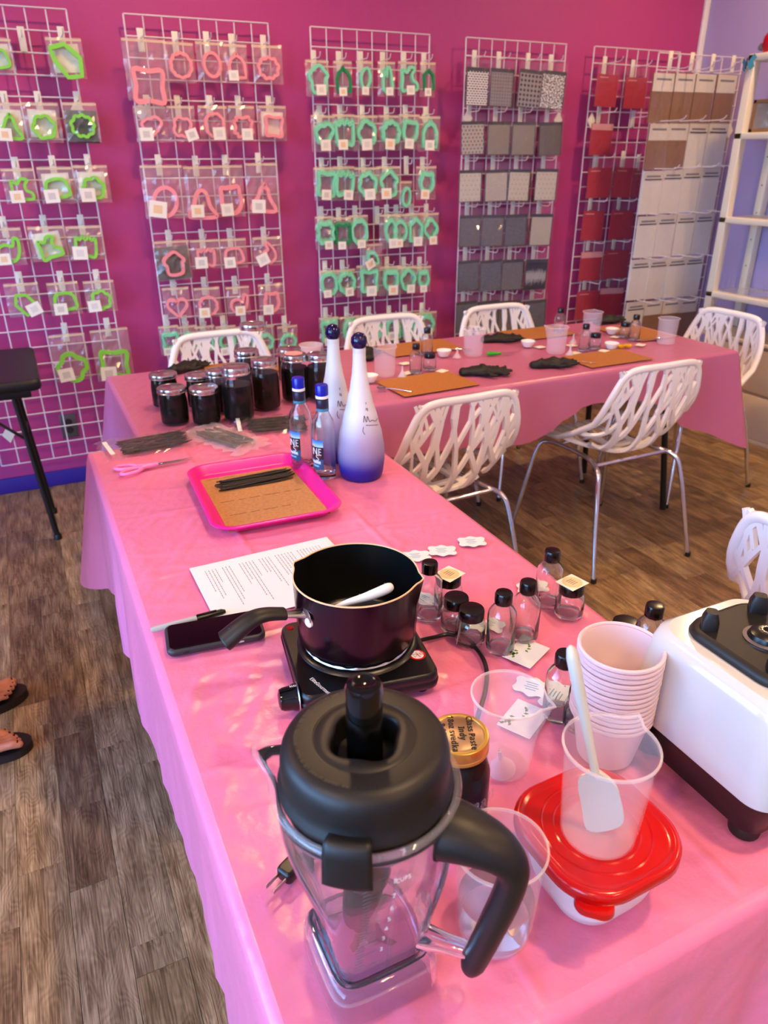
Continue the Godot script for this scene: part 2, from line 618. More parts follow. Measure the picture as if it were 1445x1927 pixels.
func build_room() -> void:
	var th := 0.12
	var wall := setting("wall_back", plain_box(Vector3(X1 - X0 + 2 * th, CEIL, th)), M["magenta wall paint"], xf(Vector3((X0 + X1) / 2, CEIL / 2, Z0 - th / 2)))
	wall.set_meta("label", "magenta painted wall behind the grid racks")
	setting("wall_right", plain_box(Vector3(th, CEIL, Z1 - Z0)), M["lavender wall paint"], xf(Vector3(X1 + th / 2, CEIL / 2, (Z0 + Z1) / 2)))
	setting("wall_front", plain_box(Vector3(X1 - X0 + 2 * th, CEIL, th)), M["side wall paint"], xf(Vector3((X0 + X1) / 2, CEIL / 2, Z1 + th / 2)))
	setting("ceiling", plain_box(Vector3(X1 - X0 + 2 * th, th, Z1 - Z0 + 2 * th)), M["ceiling paint"], xf(Vector3((X0 + X1) / 2, CEIL + th / 2, (Z0 + Z1) / 2)))
	# street side: wall with a wide shop window
	var st := st_new()
	var wz0 := 0.9; var wz1 := 6.0; var wy0 := 0.45; var wy1 := 2.65
	for b in [[Z0, wz0, 0.0, CEIL], [wz1, Z1, 0.0, CEIL], [wz0, wz1, 0.0, wy0], [wz0, wz1, wy1, CEIL]]:
		rbox_in(st, th, b[3] - b[2], b[1] - b[0], 0.001, 0.001, Vector3(X0 - th / 2, b[2], (b[0] + b[1]) / 2))
	setting("wall_left", done(st), M["side wall paint"])
	var win := setting("window_1", plain_box(Vector3(0.05, 0.05, wz1 - wz0)), M["window frame metal"], xf(Vector3(X0 - 0.06, wy0 + 0.025, (wz0 + wz1) / 2)))
	part(win, "window_frame", plain_box(Vector3(0.05, 0.05, wz1 - wz0)), M["window frame metal"], xf(Vector3(0, wy1 - wy0 - 0.05, 0)))
	for k in 4:
		part(win, "mullion", plain_box(Vector3(0.05, wy1 - wy0, 0.05)), M["window frame metal"], xf(Vector3(0, (wy1 - wy0) / 2, lerpf(wz0 + 0.025, wz1 - 0.025, k / 3.0) - (wz0 + wz1) / 2)))
	for k in 3:
		part(win, "pane", plain_box(Vector3(0.006, wy1 - wy0 - 0.1, (wz1 - wz0) / 3 - 0.05)), M["window glass"], xf(Vector3(0, (wy1 - wy0) / 2, lerpf(wz0, wz1, (k + 0.5) / 3.0) - (wz0 + wz1) / 2)))
	setting("sidewalk", plain_box(Vector3(14, 0.1, 24)), M["sidewalk concrete"], xf(Vector3(X0 - 0.12 - 7.0, -0.12, 3.0)))
	setting("baseboard_back", rbox(X1 - X0, 0.075, 0.016, 0.003), M["blue baseboard paint"], xf(Vector3((X0 + X1) / 2, 0.0, Z0 + 0.009)))
	setting("trim_1", rbox(0.035, CEIL, 0.02, 0.004), M["white trim paint"], xf(Vector3(X1 - 0.018, 0, Z0 + 0.011)))
	# wall socket under the first rack
	var o := thing("wall_outlet", "steel double wall socket behind the grid near the baseboard", "outlet", Vector3(0.083, 0.292, Z0))
	part(o, "cover_plate", rbox(0.074, 0.120, 0.006, 0.002), M["outlet steel"], xf(Vector3(0, -0.06, 0.004)))
	for s in [-1, 1]:
		var f := part(o, "socket_face", lathe([[0.0, 0.0], [0.017, 0.0], [0.017, 0.003], [0.0, 0.003]], 18), M["socket brown"], xf(Vector3(0, s * 0.02, 0.0065), PI / 2))
		for q in [-1, 1]:
			part(f, "slot", plain_box(Vector3(0.002, 0.0006, 0.008)), M["ink black"], xf(Vector3(q * 0.006, 0.0033, 0)))

func build_floor() -> void:
	var base := setting("floor", plain_box(Vector3(X1 - X0, 0.1, Z1 - Z0)), M["plank wood 4"], xf(Vector3((X0 + X1) / 2, -0.0545, (Z0 + Z1) / 2)))
	base.set_meta("label", "brown and grey wood strip flooring")
	var sw := 0.1017
	var origin := Vector3((X0 + X1) / 2, -0.0545, (Z0 + Z1) / 2)
	var variants := {}
	var rest := {}
	var strips := []
	var i0 := int(floor((X0 + 0.055) / sw))
	var i1 := int(ceil((X1 + 0.055) / sw))
	var marks := {-2: [2.289], -1: [1.178, 1.855, 2.382], 0: [1.154, 2.64], -3: [1.071]}
	for i in range(i0, i1):
		var xa := maxf(-0.055 + i * sw, X0)
		var xb := minf(-0.055 + (i + 1) * sw, X1)
		if xb - xa < 0.01: continue
		var r := RandomNumberGenerator.new()
		r.seed = 900 + i * 37
		var cuts := [Z0]
		var z: float = Z0 + r.randf_range(0.1, 0.6)
		if marks.has(i):
			var first: float = marks[i][0]
			while first - 0.62 > Z0: first -= 0.62
			z = first
			while z < marks[i][0] - 0.1:
				cuts.append(z); z += 0.62
			for c in marks[i]: cuts.append(c)
			z = marks[i][-1] + 0.6
		while z < Z1 - 0.15:
			cuts.append(z)
			z += [0.47, 0.53, 0.62, 0.68, 0.75][r.randi() % 5]
		cuts.append(Z1)
		for k in cuts.size() - 1:
			strips.append([xa, xb, cuts[k], cuts[k + 1], r.randi() % 6, r.randf()])
	# the strips in view are planks of their own, the rest one mass
	var shown := 0
	var rest_st := st_new(true)
	for s in strips:
		var near: bool = s[0] > -0.75 and s[1] < 3.6 and s[2] > -0.06 and s[3] < 3.4 and not (s[0] > 0.1 and s[1] < 0.75 and s[2] > 1.6)
		var lz := snappedf(s[3] - s[2], 0.001)
		var gap := 0.0006
		if near and shown < 296:
			shown += 1
			var key := [lz, s[4] % 3, snappedf(s[1] - s[0], 0.001)]
			if not variants.has(key):
				var st := st_new(true)
				plank_in(st, s[1] - s[0] - gap, s[3] - s[2] - gap, Vector3.ZERO, float(variants.size() % 7) * 0.137)
				variants[key] = done(st)
			part(base, "plank", variants[key], M["plank wood %d" % s[4]], Transform3D(Basis(), Vector3((s[0] + s[1]) / 2, 0.0, (s[2] + s[3]) / 2) - origin))
		else:
			plank_in(rest_st, s[1] - s[0] - gap, s[3] - s[2] - gap, Vector3((s[0] + s[1]) / 2, 0.0, (s[2] + s[3]) / 2) - origin, s[5])
	var m := part(base, "outer_planks", done(rest_st), M["plank wood 0"])
	m.set_meta("kind", "stuff")

func plank_in(st: SurfaceTool, w: float, l: float, at: Vector3, off: float) -> void:
	var x := w / 2; var z := l / 2; var b := 0.0009
	var a := [Vector3(-x, -0.0042, -z), Vector3(x, -0.0042, -z), Vector3(x, -0.0042, z), Vector3(-x, -0.0042, z)]
	var t := [Vector3(-x + b, 0, -z + b), Vector3(x - b, 0, -z + b), Vector3(x - b, 0, z - b), Vector3(-x + b, 0, z - b)]
	var e := [Vector3(-x, -b, -z), Vector3(x, -b, -z), Vector3(x, -b, z), Vector3(-x, -b, z)]
	st.set_smooth_group(-1)
	var uvf := func(p: Vector3) -> Vector2: return Vector2(p.x / 0.11 + 0.5 + off, p.z / 0.62 + 0.5 + off * 3.0)
	var faces := [[t[0], t[3], t[2], t[1]]]
	for k in 4:
		var j := (k + 1) % 4
		faces.append([e[j], e[k], t[k], t[j]])
		faces.append([a[j], a[k], e[k], e[j]])
	for f in faces:
		for id in [0, 2, 1, 0, 3, 2]:
			vtx(st, f[id] + at, uvf.call(f[id]))

# ---------------------------------------------------------------- tables and cloths
func cloth_mesh(x0: float, x1: float, z0: float, z1: float, drop: Callable, seed_: int, creases_x: Array, creases_z: Array, cell: float, rough: float) -> ArrayMesh:
	var rid := FastNoiseLite.new(); rid.seed = seed_ + 8; rid.frequency = 5.5; rid.fractal_type = FastNoiseLite.FRACTAL_RIDGED; rid.fractal_octaves = 3; rid.noise_type = FastNoiseLite.TYPE_SIMPLEX_SMOOTH
	var nz := FastNoiseLite.new(); nz.seed = seed_; nz.frequency = 3.0; nz.fractal_octaves = 3
	var fine := FastNoiseLite.new(); fine.seed = seed_ + 3; fine.frequency = 16.0; fine.fractal_octaves = 2
	var st := st_new()
	st.set_smooth_group(1)
	var inset := 0.014
	var nx := int((x1 - x0) / cell); var nzc := int((z1 - z0) / cell)
	var g := []
	for j in nzc + 1:
		var row := PackedVector3Array()
		var z := lerpf(z1 - inset, z0 + inset, float(j) / nzc)
		for i in nx + 1:
			var x := lerpf(x0 + inset, x1 - inset, float(i) / nx)
			var edge := minf(minf(x - x0, x1 - x), minf(z - z0, z1 - z))
			var fade := clampf((edge - inset) / 0.02, 0.0, 1.0)
			var h := nz.get_noise_2d(x, z) * 0.0012
			# diagonal stretch wrinkles of thin film
			var w := fine.get_noise_2d(x * 0.9 + z * 0.55, (z - x) * 0.16)
			h += maxf(0.0, w - 0.10) * 0.0030 + 0.0026 * pow(clampf(rid.get_noise_2d(x, z * 0.8) * 0.5 + 0.5, 0.0, 1.0), 5.0)
			var w2 := fine.get_noise_2d(x * 0.3 - z * 1.0 + 40.0, (z + x) * 0.12)
			h += maxf(0.0, w2 - 0.15) * 0.0030
			for c in creases_x: h += 0.0030 * exp(-pow((x - c) / 0.0045, 2.0))
			for c in creases_z: h += 0.0024 * exp(-pow((z - c - 0.004 * sin(x * 9.0)) / 0.0045, 2.0))
			row.append(Vector3(x, TOP - 0.0045 + minf(h * rough, 0.0042) * fade, z))
		g.append(row)
	sheet(st, g, false)
	# hanging sides
	var loop := []          # outline with outward directions
	var per := 2.0 * (x1 - x0 + z1 - z0)
	var n := int(per / 0.016)
	for k in n:
		var s := per * k / n
		var p: Vector3; var o: Vector3
		var a := x1 - x0; var b := z1 - z0
		if s < a: p = Vector3(x0 + s, 0, z1); o = Vector3(0, 0, 1)
		elif s < a + b: p = Vector3(x1, 0, z1 - (s - a)); o = Vector3(1, 0, 0)
		elif s < 2 * a + b: p = Vector3(x1 - (s - a - b), 0, z0); o = Vector3(0, 0, -1)
		else: p = Vector3(x0, 0, z0 + (s - 2 * a - b)); o = Vector3(-1, 0, 0)
		var dx := minf(p.x - x0, x1 - p.x); var dz := minf(p.z - z0, z1 - p.z)
		var along := maxf(dx, dz)
		var corner := exp(-pow(along / 0.10, 2.0))
		var cd := Vector3(signf(p.x - (x0 + x1) / 2), 0, signf(p.z - (z0 + z1) / 2)).normalized()
		o = o.lerp(cd, corner).normalized()
		loop.append([p, o, corner, s])
	var rings := []
	var steps := [-1.0, -0.5, -0.15, 0.0, 0.03, 0.10, 0.2, 0.32, 0.45, 0.6, 0.75, 0.88, 1.0]
	for t in steps:
		var ring := PackedVector3Array()
		for q in loop:
			var p: Vector3 = q[0]; var o: Vector3 = q[1]; var c: float = q[2]; var s: float = q[3]
			var y: float
			var off: float
			if t <= 0.0:
				var ang: float = (t + 1.0) * PI / 2
				var ins := inset - sin(ang) * inset
				p = Vector3(clampf(p.x, x0 + ins, x1 - ins), 0, clampf(p.z, z0 + ins, z1 - ins))
				off = 0.0
				y = TOP - 0.0045 - (1.0 - cos(ang)) * inset
			else:
				var d: float = drop.call(p) * (1.0 + 0.28 * c) * t
				var wave := nz.get_noise_2d(s * 1.5, 7.0) * 0.016 + sin(s * 24.0 + nz.get_noise_2d(s, 3.0) * 9.0) * 0.0035
				off = d * (0.02 + 0.26 * c) + wave * minf(1.0, d / 0.2) * (1.0 - 0.5 * c) + 0.002
				y = TOP - 0.0045 - inset - d + nz.get_noise_2d(s * 4.0, 21.0) * 0.006 * t
			ring.append(p + o * off + Vector3(0, y, 0))
		rings.append(ring)
	st.set_smooth_group(2)
	for k in rings.size() - 1:
		var a: PackedVector3Array = rings[k]
		var b: PackedVector3Array = rings[k + 1]
		for i in n:
			var j := (i + 1) % n
			quad(st, b[i], b[j], a[j], a[i])
	return done(st)

func folding_table(label: String, x0: float, x1: float, z0: float, z1: float, top: Material, legs: Array) -> Node3D:
	var t := thing("folding_table", label, "table", Vector3((x0 + x1) / 2, 0, (z0 + z1) / 2))
	part(t, "tabletop", rbox(x1 - x0, 0.042, z1 - z0, 0.006, 0.02), top, xf(Vector3(0, 0.695, 0)))
	for l in legs:
		var a: Vector3 = l[0] - t.position; var b: Vector3 = l[1] - t.position
		part(t, "leg", tube([a, a.lerp(b, 0.5), b], 0.0135, 10), M["black table plastic"])
	return t

func build_tables() -> void:
	var c := solo("tablecloth", cloth_mesh(0.075, 0.805, 1.64, 3.372, func(p): return 0.325 if p.z > 1.68 or p.x < 0.12 else 0.03, 5, [0.315, 0.575], [1.86, 2.12, 2.40, 2.66, 2.93, 3.2], 0.006, 1.0), M["pink plastic tablecloth"], "bright pink plastic cloth under the tray, saucepan and blender jar", "tablecloth")
	c.set_meta("label", "bright pink plastic cloth under the tray, saucepan and blender jar")
	folding_table("folding table under the bright pink cloth", 0.085, 0.795, 1.652, 3.36, M["grey table plastic"], [[Vector3(0.14, 0.7, 1.95), Vector3(0.14, 0, 1.95)], [Vector3(0.74, 0.7, 1.95), Vector3(0.74, 0, 1.95)], [Vector3(0.14, 0.7, 3.0), Vector3(0.14, 0, 3.0)], [Vector3(0.74, 0.7, 3.0), Vector3(0.74, 0, 3.0)]])
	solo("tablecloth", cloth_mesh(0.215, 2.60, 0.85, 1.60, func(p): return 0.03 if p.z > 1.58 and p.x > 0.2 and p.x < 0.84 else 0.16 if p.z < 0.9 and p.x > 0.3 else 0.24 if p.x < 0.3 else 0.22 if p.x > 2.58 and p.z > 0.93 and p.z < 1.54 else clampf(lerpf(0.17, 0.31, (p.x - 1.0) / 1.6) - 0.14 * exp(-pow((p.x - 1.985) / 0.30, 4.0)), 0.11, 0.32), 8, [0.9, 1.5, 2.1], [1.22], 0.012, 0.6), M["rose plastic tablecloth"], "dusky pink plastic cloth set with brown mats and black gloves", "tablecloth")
	folding_table("folding table under the dusky pink cloth", 0.23, 2.585, 0.862, 1.588, M["grey table plastic"], [[Vector3(0.42, 0.7, 1.0), Vector3(0.40, 0, 0.95)], [Vector3(0.42, 0.7, 1.47), Vector3(0.40, 0, 1.5)], [Vector3(2.36, 0.7, 1.0), Vector3(2.42, 0, 0.97)], [Vector3(2.36, 0.7, 1.45), Vector3(2.46, 0, 1.475)]])
	# small black table at the first rack
	var t := thing("side_table", "black folding side table in front of the lime cutter rack", "table", Vector3(-0.36, 0, 0.51))
	part(t, "tabletop", rbox(0.72, 0.042, 0.58, 0.012, 0.03), M["black table plastic"], xf(Vector3(0, 0.70, 0)))
	part(t, "apron", rbox(0.64, 0.03, 0.50, 0.004), M["black table plastic"], xf(Vector3(0, 0.67, 0)))
	for s in [[1, 1], [1, -1], [-1, 1], [-1, -1]]:
		var a := Vector3(s[0] * 0.255, 0.69, s[1] * 0.13)
		var b := Vector3(s[0] * 0.30, 0.0, s[1] * 0.06 if s[1] > 0 else -0.22)
		var leg := part(t, "leg", tube([a, a.lerp(b, 0.6), b], 0.012, 10), M["black table plastic"])
		part(leg, "rubber_foot", lathe([[0.0, 0.0], [0.016, 0.0], [0.016, 0.02], [0.013, 0.024]], 12), M["black rubber"], xf(b))
	for s in [-1, 1]:
		part(t, "brace", tube([Vector3(s * 0.27, 0.46, 0.095), Vector3(s * 0.05, 0.67, 0.095)], 0.006, 6), M["black table plastic"])
		part(t, "crossbar", tube([Vector3(s * 0.27, 0.46, 0.1), Vector3(s * 0.27, 0.46, -0.16)], 0.007, 6), M["black table plastic"])

# ---------------------------------------------------------------- chairs
var seat_curve: Array = []

func chair_point(u: float, v: float) -> Vector3:
	var f := clampf(v, 0.0, 1.0) * (seat_curve.size() - 1)
	var k := mini(int(f), seat_curve.size() - 2)
	var p: Vector2 = seat_curve[k].lerp(seat_curve[k + 1], f - k)
	var t: Vector2 = (seat_curve[mini(k + 2, seat_curve.size() - 1)] - seat_curve[maxi(k - 1, 0)]).normalized()
	var nrm := Vector2(t.y, -t.x)   # towards the sitter: (z, y)
	if nrm.y < 0 and v < 0.3: nrm = -nrm
	var w := 0.205 + 0.03 * sin(PI * clampf((v - 0.02) / 0.85, 0.0, 1.0)) - 0.012 * smoothstep(0.8, 1.0, v)
	var bowl := (0.02 + 0.085 * exp(-pow((v - 0.50) / 0.20, 2.0))) * pow(absf(u), 2.3)
	return Vector3(u * w, p.y + nrm.y * bowl, p.x + nrm.x * bowl)

func chair_normal(u: float, v: float) -> Vector3:
	var e := 0.01
	var a := chair_point(u + e, v) - chair_point(u - e, v)
	var b := chair_point(u, minf(v + e, 1.0)) - chair_point(u, maxf(v - e, 0.0))
	return b.cross(a).normalized()

func chair_bar(st: SurfaceTool, a: Vector2, b: Vector2, wa: float, wb: float, th := 0.008) -> void:
	var n := 5
	var loops := []
	for k in n + 1:
		var t := float(k) / n
		var q := a.lerp(b, t)
		var p := chair_point(q.x, q.y)
		var ahead := a.lerp(b, minf(t + 0.05, 1.0)); var back := a.lerp(b, maxf(t - 0.05, 0.0))
		var dir := (chair_point(ahead.x, ahead.y) - chair_point(back.x, back.y)).normalized()
		var nn := chair_normal(q.x, q.y)
		var side := dir.cross(nn).normalized()
		var w := lerpf(wa, wb, t) / 2
		var h := th / 2
		loops.append([p + side * w + nn * h * 0.75, p + side * w * 0.86 + nn * h, p - side * w * 0.86 + nn * h, p - side * w + nn * h * 0.75, p - side * w - nn * h * 0.75, p - side * w * 0.86 - nn * h, p + side * w * 0.86 - nn * h, p + side * w - nn * h * 0.75])
	st.set_smooth_group(-1)
	for k in n:
		for i in 8:
			var j := (i + 1) % 8
			quad(st, loops[k][j], loops[k][i], loops[k + 1][i], loops[k + 1][j])

# one branch in (u, v): climbs, forks and stops at the rim; widths in millimetres
func grow(out: Array, r: RandomNumberGenerator, from: Vector2, lean: float, w: float, level: int) -> void:
	var l := r.randf_range(0.062, 0.092) * (1.25 if level == 0 else 1.0)
	var to := from + Vector2(sin(lean) * l / 0.215, cos(lean) * l / 0.62)
	var stop := false
	if absf(to.x) > 0.97:
		to = from.lerp(to, (0.97 - absf(from.x)) / maxf(absf(to.x) - absf(from.x), 1e-4)); stop = true
	if to.y > 0.985:
		to = from.lerp(to, (0.985 - from.y) / maxf(to.y - from.y, 1e-4)); stop = true
	out.append([from.x, from.y, to.x, to.y, w])
	if stop or level > 6: return
	var next := maxf(w * 0.86, 10.5)
	var side := 1.0 if r.randf() < 0.5 else -1.0
	if r.randf() < (0.92 if level < 2 else 0.62):
		grow(out, r, to, clampf(lean * 0.4 + side * r.randf_range(0.16, 0.34), -0.75, 0.75), next, level + 1)
		grow(out, r, to, clampf(lean * 0.4 - side * r.randf_range(0.45, 0.72), -0.85, 0.85), next * 0.9, level + 1)
	else:
		grow(out, r, to, clampf(-lean * 0.6 + side * r.randf_range(0.1, 0.3), -0.7, 0.7), next, level + 1)

func make_chair(label: String, pos: Vector3, turn: float) -> Node3D:
	seat_curve = smooth([Vector2(0.225, 0.425), Vector2(0.205, 0.450), Vector2(0.08, 0.442), Vector2(-0.05, 0.434), Vector2(-0.135, 0.452), Vector2(-0.185, 0.52), Vector2(-0.21, 0.62), Vector2(-0.225, 0.72), Vector2(-0.232, 0.795)], 6)
	var t := thing("branch_chair", label, "chair", pos, turn, "white cut-out chairs around the tables")
	# rim all round
	var rim := []
	var n := 72
	for k in n:
		var a := TAU * k / n
		var cu := signf(cos(a)) * pow(absf(cos(a)), 0.38)
		var sv := signf(sin(a)) * pow(absf(sin(a)), 0.38)
		var v := 0.5 + 0.5 * sv
		rim.append(chair_point(cu, v))
	part(t, "rim", tube(rim, 0.0145, 10, true, 0.8), M["white plastic"])
	# branching lattice: u across, v from the seat front (0) to the top of the back (1)
	var back := []
	var seat := [
		[-0.36, 0.47, -0.36, 0.34, 30], [-0.36, 0.34, -0.55, 0.22, 18], [-0.55, 0.22, -0.60, 0.0, 16], [-0.36, 0.34, -0.28, 0.20, 18], [-0.28, 0.20, -0.36, 0.0, 15], [-0.28, 0.20, -0.12, 0.02, 14], [-0.55, 0.22, -0.95, 0.16, 14], [-0.36, 0.40, -0.98, 0.34, 16],
		[0.08, 0.46, 0.08, 0.32, 26], [0.08, 0.32, -0.10, 0.18, 16], [0.08, 0.32, 0.18, 0.18, 18], [0.18, 0.18, 0.10, 0.0, 15], [0.18, 0.18, 0.36, 0.02, 14], [-0.10, 0.18, -0.10, 0.02, 13],
		[0.55, 0.46, 0.56, 0.32, 26], [0.56, 0.32, 0.40, 0.20, 15], [0.40, 0.20, 0.36, 0.02, 13], [0.56, 0.32, 0.66, 0.18, 18], [0.66, 0.18, 0.60, 0.0, 14], [0.66, 0.18, 0.95, 0.14, 14], [0.56, 0.38, 0.98, 0.32, 16],
		[-0.36, 0.44, 0.08, 0.44, 34], [0.08, 0.44, 0.55, 0.44, 34], [-0.36, 0.36, 0.08, 0.36, 22], [0.08, 0.36, 0.55, 0.36, 22], [-0.55, 0.44, -0.36, 0.44, 30], [0.55, 0.44, 0.75, 0.44, 28]]
	var r := RandomNumberGenerator.new()
	r.seed = 7
	for tr in [[-0.66, 20], [-0.24, 26], [0.14, 20], [0.54, 26]]:
		grow(back, r, Vector2(tr[0], 0.46), r.randf_range(-0.08, 0.08), tr[1], 0)
	for sd in [[-0.98, 0.62, 0.7], [-0.98, 0.50, 0.8], [0.98, 0.56, -0.7], [0.98, 0.70, -0.6]]:
		grow(back, r, Vector2(sd[0], sd[1]), sd[2], 13, 3)
	for e in [["backrest", back], ["seat", seat]]:
		var st := st_new()
		for b in e[1]:
			chair_bar(st, Vector2(b[0], b[1]), Vector2(b[2], b[3]), b[4] * 0.00104, b[4] * 0.00092, 0.013)
		part(t, e[0], done(st), M["white plastic"])
	# bent chrome legs: two hoops, each a front leg, side rail and rear leg
	for s in [-1, 1]:
		part(t, "leg", tube(smooth([Vector3(s * 0.245, 0.0, 0.26), Vector3(s * 0.215, 0.22, 0.225), Vector3(s * 0.19, 0.385, 0.195), Vector3(s * 0.165, 0.415, 0.15), Vector3(s * 0.15, 0.418, 0.03)], 5), 0.0095, 10), M["chrome"])
		part(t, "leg", tube(smooth([Vector3(s * 0.15, 0.418, 0.03), Vector3(s * 0.16, 0.418, -0.08), Vector3(s * 0.19, 0.405, -0.165), Vector3(s * 0.205, 0.34, -0.195), Vector3(s * 0.225, 0.17, -0.235), Vector3(s * 0.24, 0.0, -0.275)], 5), 0.0095, 10), M["chrome"])
		for z in [0.26, -0.275]:
			part(t, "foot_cap", lathe([[0.0, 0.0], [0.0115, 0.0], [0.0115, 0.018], [0.0, 0.018]], 10), M["black rubber"], xf(Vector3(s * (0.245 if z > 0 else 0.24), 0, z)))
	part(t, "crossbar", tube([Vector3(-0.17, 0.416, -0.135), Vector3(0.17, 0.416, -0.135)], 0.008, 8), M["chrome"])
	part(t, "crossbar", tube([Vector3(-0.16, 0.414, 0.12), Vector3(0.16, 0.414, 0.12)], 0.008, 8), M["chrome"])
	return t

func build_chairs() -> void:
	var a := make_chair("white branch-pattern chair beside the dusky cloth, next to the black table leg", Vector3(1.985, 0, 1.575), PI)
	copy_of(a, "branch_chair", "white branch-pattern chair pushed up between the two pink tables", Vector3(1.165, 0, 1.60), PI + 0.04)
	copy_of(a, "branch_chair", "white branch-pattern chair at the wall behind the jars of dark liquid", Vector3(0.70, 0, 0.81), 0.0)
	copy_of(a, "branch_chair", "white branch-pattern chair at the wall in front of mint cutters", Vector3(1.48, 0, 0.81), 0.0)
	copy_of(a, "branch_chair", "white branch-pattern chair at the wall in front of grey texture plates", Vector3(2.08, 0, 0.81), 0.0)
	copy_of(a, "branch_chair", "white branch-pattern chair at the end of the table by the drawers", Vector3(2.745, 0, 1.225), -PI / 2)
	copy_of(a, "branch_chair", "white branch-pattern chair behind the white blender motor base", Vector3(1.50, 0, 2.925), PI / 2)

# ---------------------------------------------------------------- grid racks and what hangs on them
const CELL := 0.0762

func outline(kind: String) -> PackedVector2Array:
	var out := PackedVector2Array()
	var pts := []
	match kind:
		"heart":
			for k in 36:
				var t := TAU * k / 36
				out.append(Vector2(pow(sin(t), 3.0), (13 * cos(t) - 5 * cos(2 * t) - 2 * cos(3 * t) - cos(4 * t)) / 15.0))
			return out
		"round", "egg", "scallop", "ruffle", "bear", "cat", "flower", "gem", "blob", "cloud":
			for k in 48:
				var t := TAU * k / 48
				var r := 0.95
				match kind:
					"scallop": r = 0.88 + 0.09 * absf(sin(t * 5.0))
					"ruffle": r = 0.90 + 0.07 * sin(t * 9.0) + 0.05 * cos(2 * t)
					"flower": r = 0.80 + 0.17 * absf(sin(t * 2.5 + 0.4))
					"bear": r = 0.78 + 0.24 * (exp(-pow((t - 0.85) / 0.26, 2.0)) + exp(-pow((t - 2.29) / 0.26, 2.0)))
					"cat": r = 0.76 + 0.30 * (maxf(0.0, 1.0 - absf(t - 0.95) / 0.3) + maxf(0.0, 1.0 - absf(t - 2.19) / 0.3))
					"gem": r = 0.86 + 0.10 * cos(4 * t) - 0.03 * cos(8 * t)
					"blob": r = 0.80 + 0.12 * sin(2 * t + 0.7) + 0.09 * sin(3 * t) + 0.04 * sin(7 * t)
					"cloud": r = 0.78 + 0.18 * absf(sin(t * 3.0 + 0.9)) - 0.06 * sin(t)
				out.append(Vector2(cos(t) * r * (0.82 if kind == "egg" else 1.0), sin(t) * r))
			return out
		"octagon": pts = [Vector2(-0.42, -1), Vector2(0.42, -1), Vector2(0.9, -0.5), Vector2(0.9, 0.5), Vector2(0.42, 1), Vector2(-0.42, 1), Vector2(-0.9, 0.5), Vector2(-0.9, -0.5)]
		"square": pts = [Vector2(-0.85, -0.85), Vector2(0, -0.8), Vector2(0.85, -0.85), Vector2(0.8, 0), Vector2(0.85, 0.85), Vector2(0, 0.8), Vector2(-0.85, 0.85), Vector2(-0.8, 0)]
		"plaque": pts = [Vector2(-0.6, -0.9), Vector2(0, -0.78), Vector2(0.6, -0.9), Vector2(0.66, -0.6), Vector2(0.95, -0.5), Vector2(0.8, 0), Vector2(0.95, 0.5), Vector2(0.66, 0.6), Vector2(0.6, 0.9), Vector2(0, 0.78), Vector2(-0.6, 0.9), Vector2(-0.66, 0.6), Vector2(-0.95, 0.5), Vector2(-0.8, 0), Vector2(-0.95, -0.5), Vector2(-0.66, -0.6)]
		"hexagon": pts = [Vector2(-0.85, 0.8), Vector2(0.1, 0.95), Vector2(0.9, 0.1), Vector2(0.75, -0.95), Vector2(-0.15, -0.95), Vector2(-0.75, 0.1)]
		"arch": pts = [Vector2(-0.75, -1), Vector2(0.75, -1), Vector2(0.75, 0.1), Vector2(0.5, 0.6), Vector2(0.12, 0.8), Vector2(0, 1.05), Vector2(-0.12, 0.8), Vector2(-0.5, 0.6), Vector2(-0.75, 0.1)]
		"dress": pts = [Vector2(-0.95, -0.85), Vector2(0, -0.95), Vector2(0.95, -0.85), Vector2(0.45, 0.0), Vector2(0.28, 0.6), Vector2(0.1, 0.75), Vector2(0, 1.0), Vector2(-0.1, 0.75), Vector2(-0.28, 0.6), Vector2(-0.5, 0.0)]
		"cap": pts = [Vector2(-1, -0.7), Vector2(-0.85, -0.95), Vector2(0.85, -0.95), Vector2(1, -0.7), Vector2(0.6, -0.2), Vector2(0.35, 0.7), Vector2(0, 0.95), Vector2(-0.35, 0.7), Vector2(-0.7, -0.2)]
		"dog": pts = [Vector2(-0.9, -0.9), Vector2(-0.2, -0.85), Vector2(0.9, -0.9), Vector2(0.95, -0.4), Vector2(0.5, -0.1), Vector2(0.45, 0.4), Vector2(0.75, 0.8), Vector2(0.2, 0.95), Vector2(-0.2, 0.55), Vector2(-0.7, 0.8), Vector2(-0.75, 0.1)]
		"whale": pts = [Vector2(-0.9, -0.3), Vector2(-0.5, -0.85), Vector2(0.3, -0.9), Vector2(0.8, -0.3), Vector2(0.95, 0.8), Vector2(0.6, 0.95), Vector2(0.4, 0.35), Vector2(-0.2, 0.5), Vector2(-0.75, 0.3)]
		"house": pts = [Vector2(-0.7, -0.95), Vector2(0.7, -0.95), Vector2(0.7, 0.45), Vector2(0, 1.0), Vector2(-0.7, 0.45)]
		"bus": pts = [Vector2(-0.95, -0.6), Vector2(-0.3, -0.75), Vector2(0.9, -0.6), Vector2(0.95, 0.0), Vector2(0.65, 0.75), Vector2(-0.3, 0.85), Vector2(-0.9, 0.55)]
		"cupcake": pts = [Vector2(-0.6, -0.95), Vector2(0.6, -0.95), Vector2(0.75, -0.1), Vector2(0.95, 0.2), Vector2(0.6, 0.6), Vector2(0.2, 0.95), Vector2(-0.3, 0.8), Vector2(-0.85, 0.4), Vector2(-0.9, 0.0), Vector2(-0.72, -0.2)]
		"spire": pts = [Vector2(-0.55, -1), Vector2(0.55, -1), Vector2(0.4, 0.9), Vector2(0.1, 1), Vector2(-0.1, 0.2), Vector2(-0.3, 0.9), Vector2(-0.45, 0.6)]
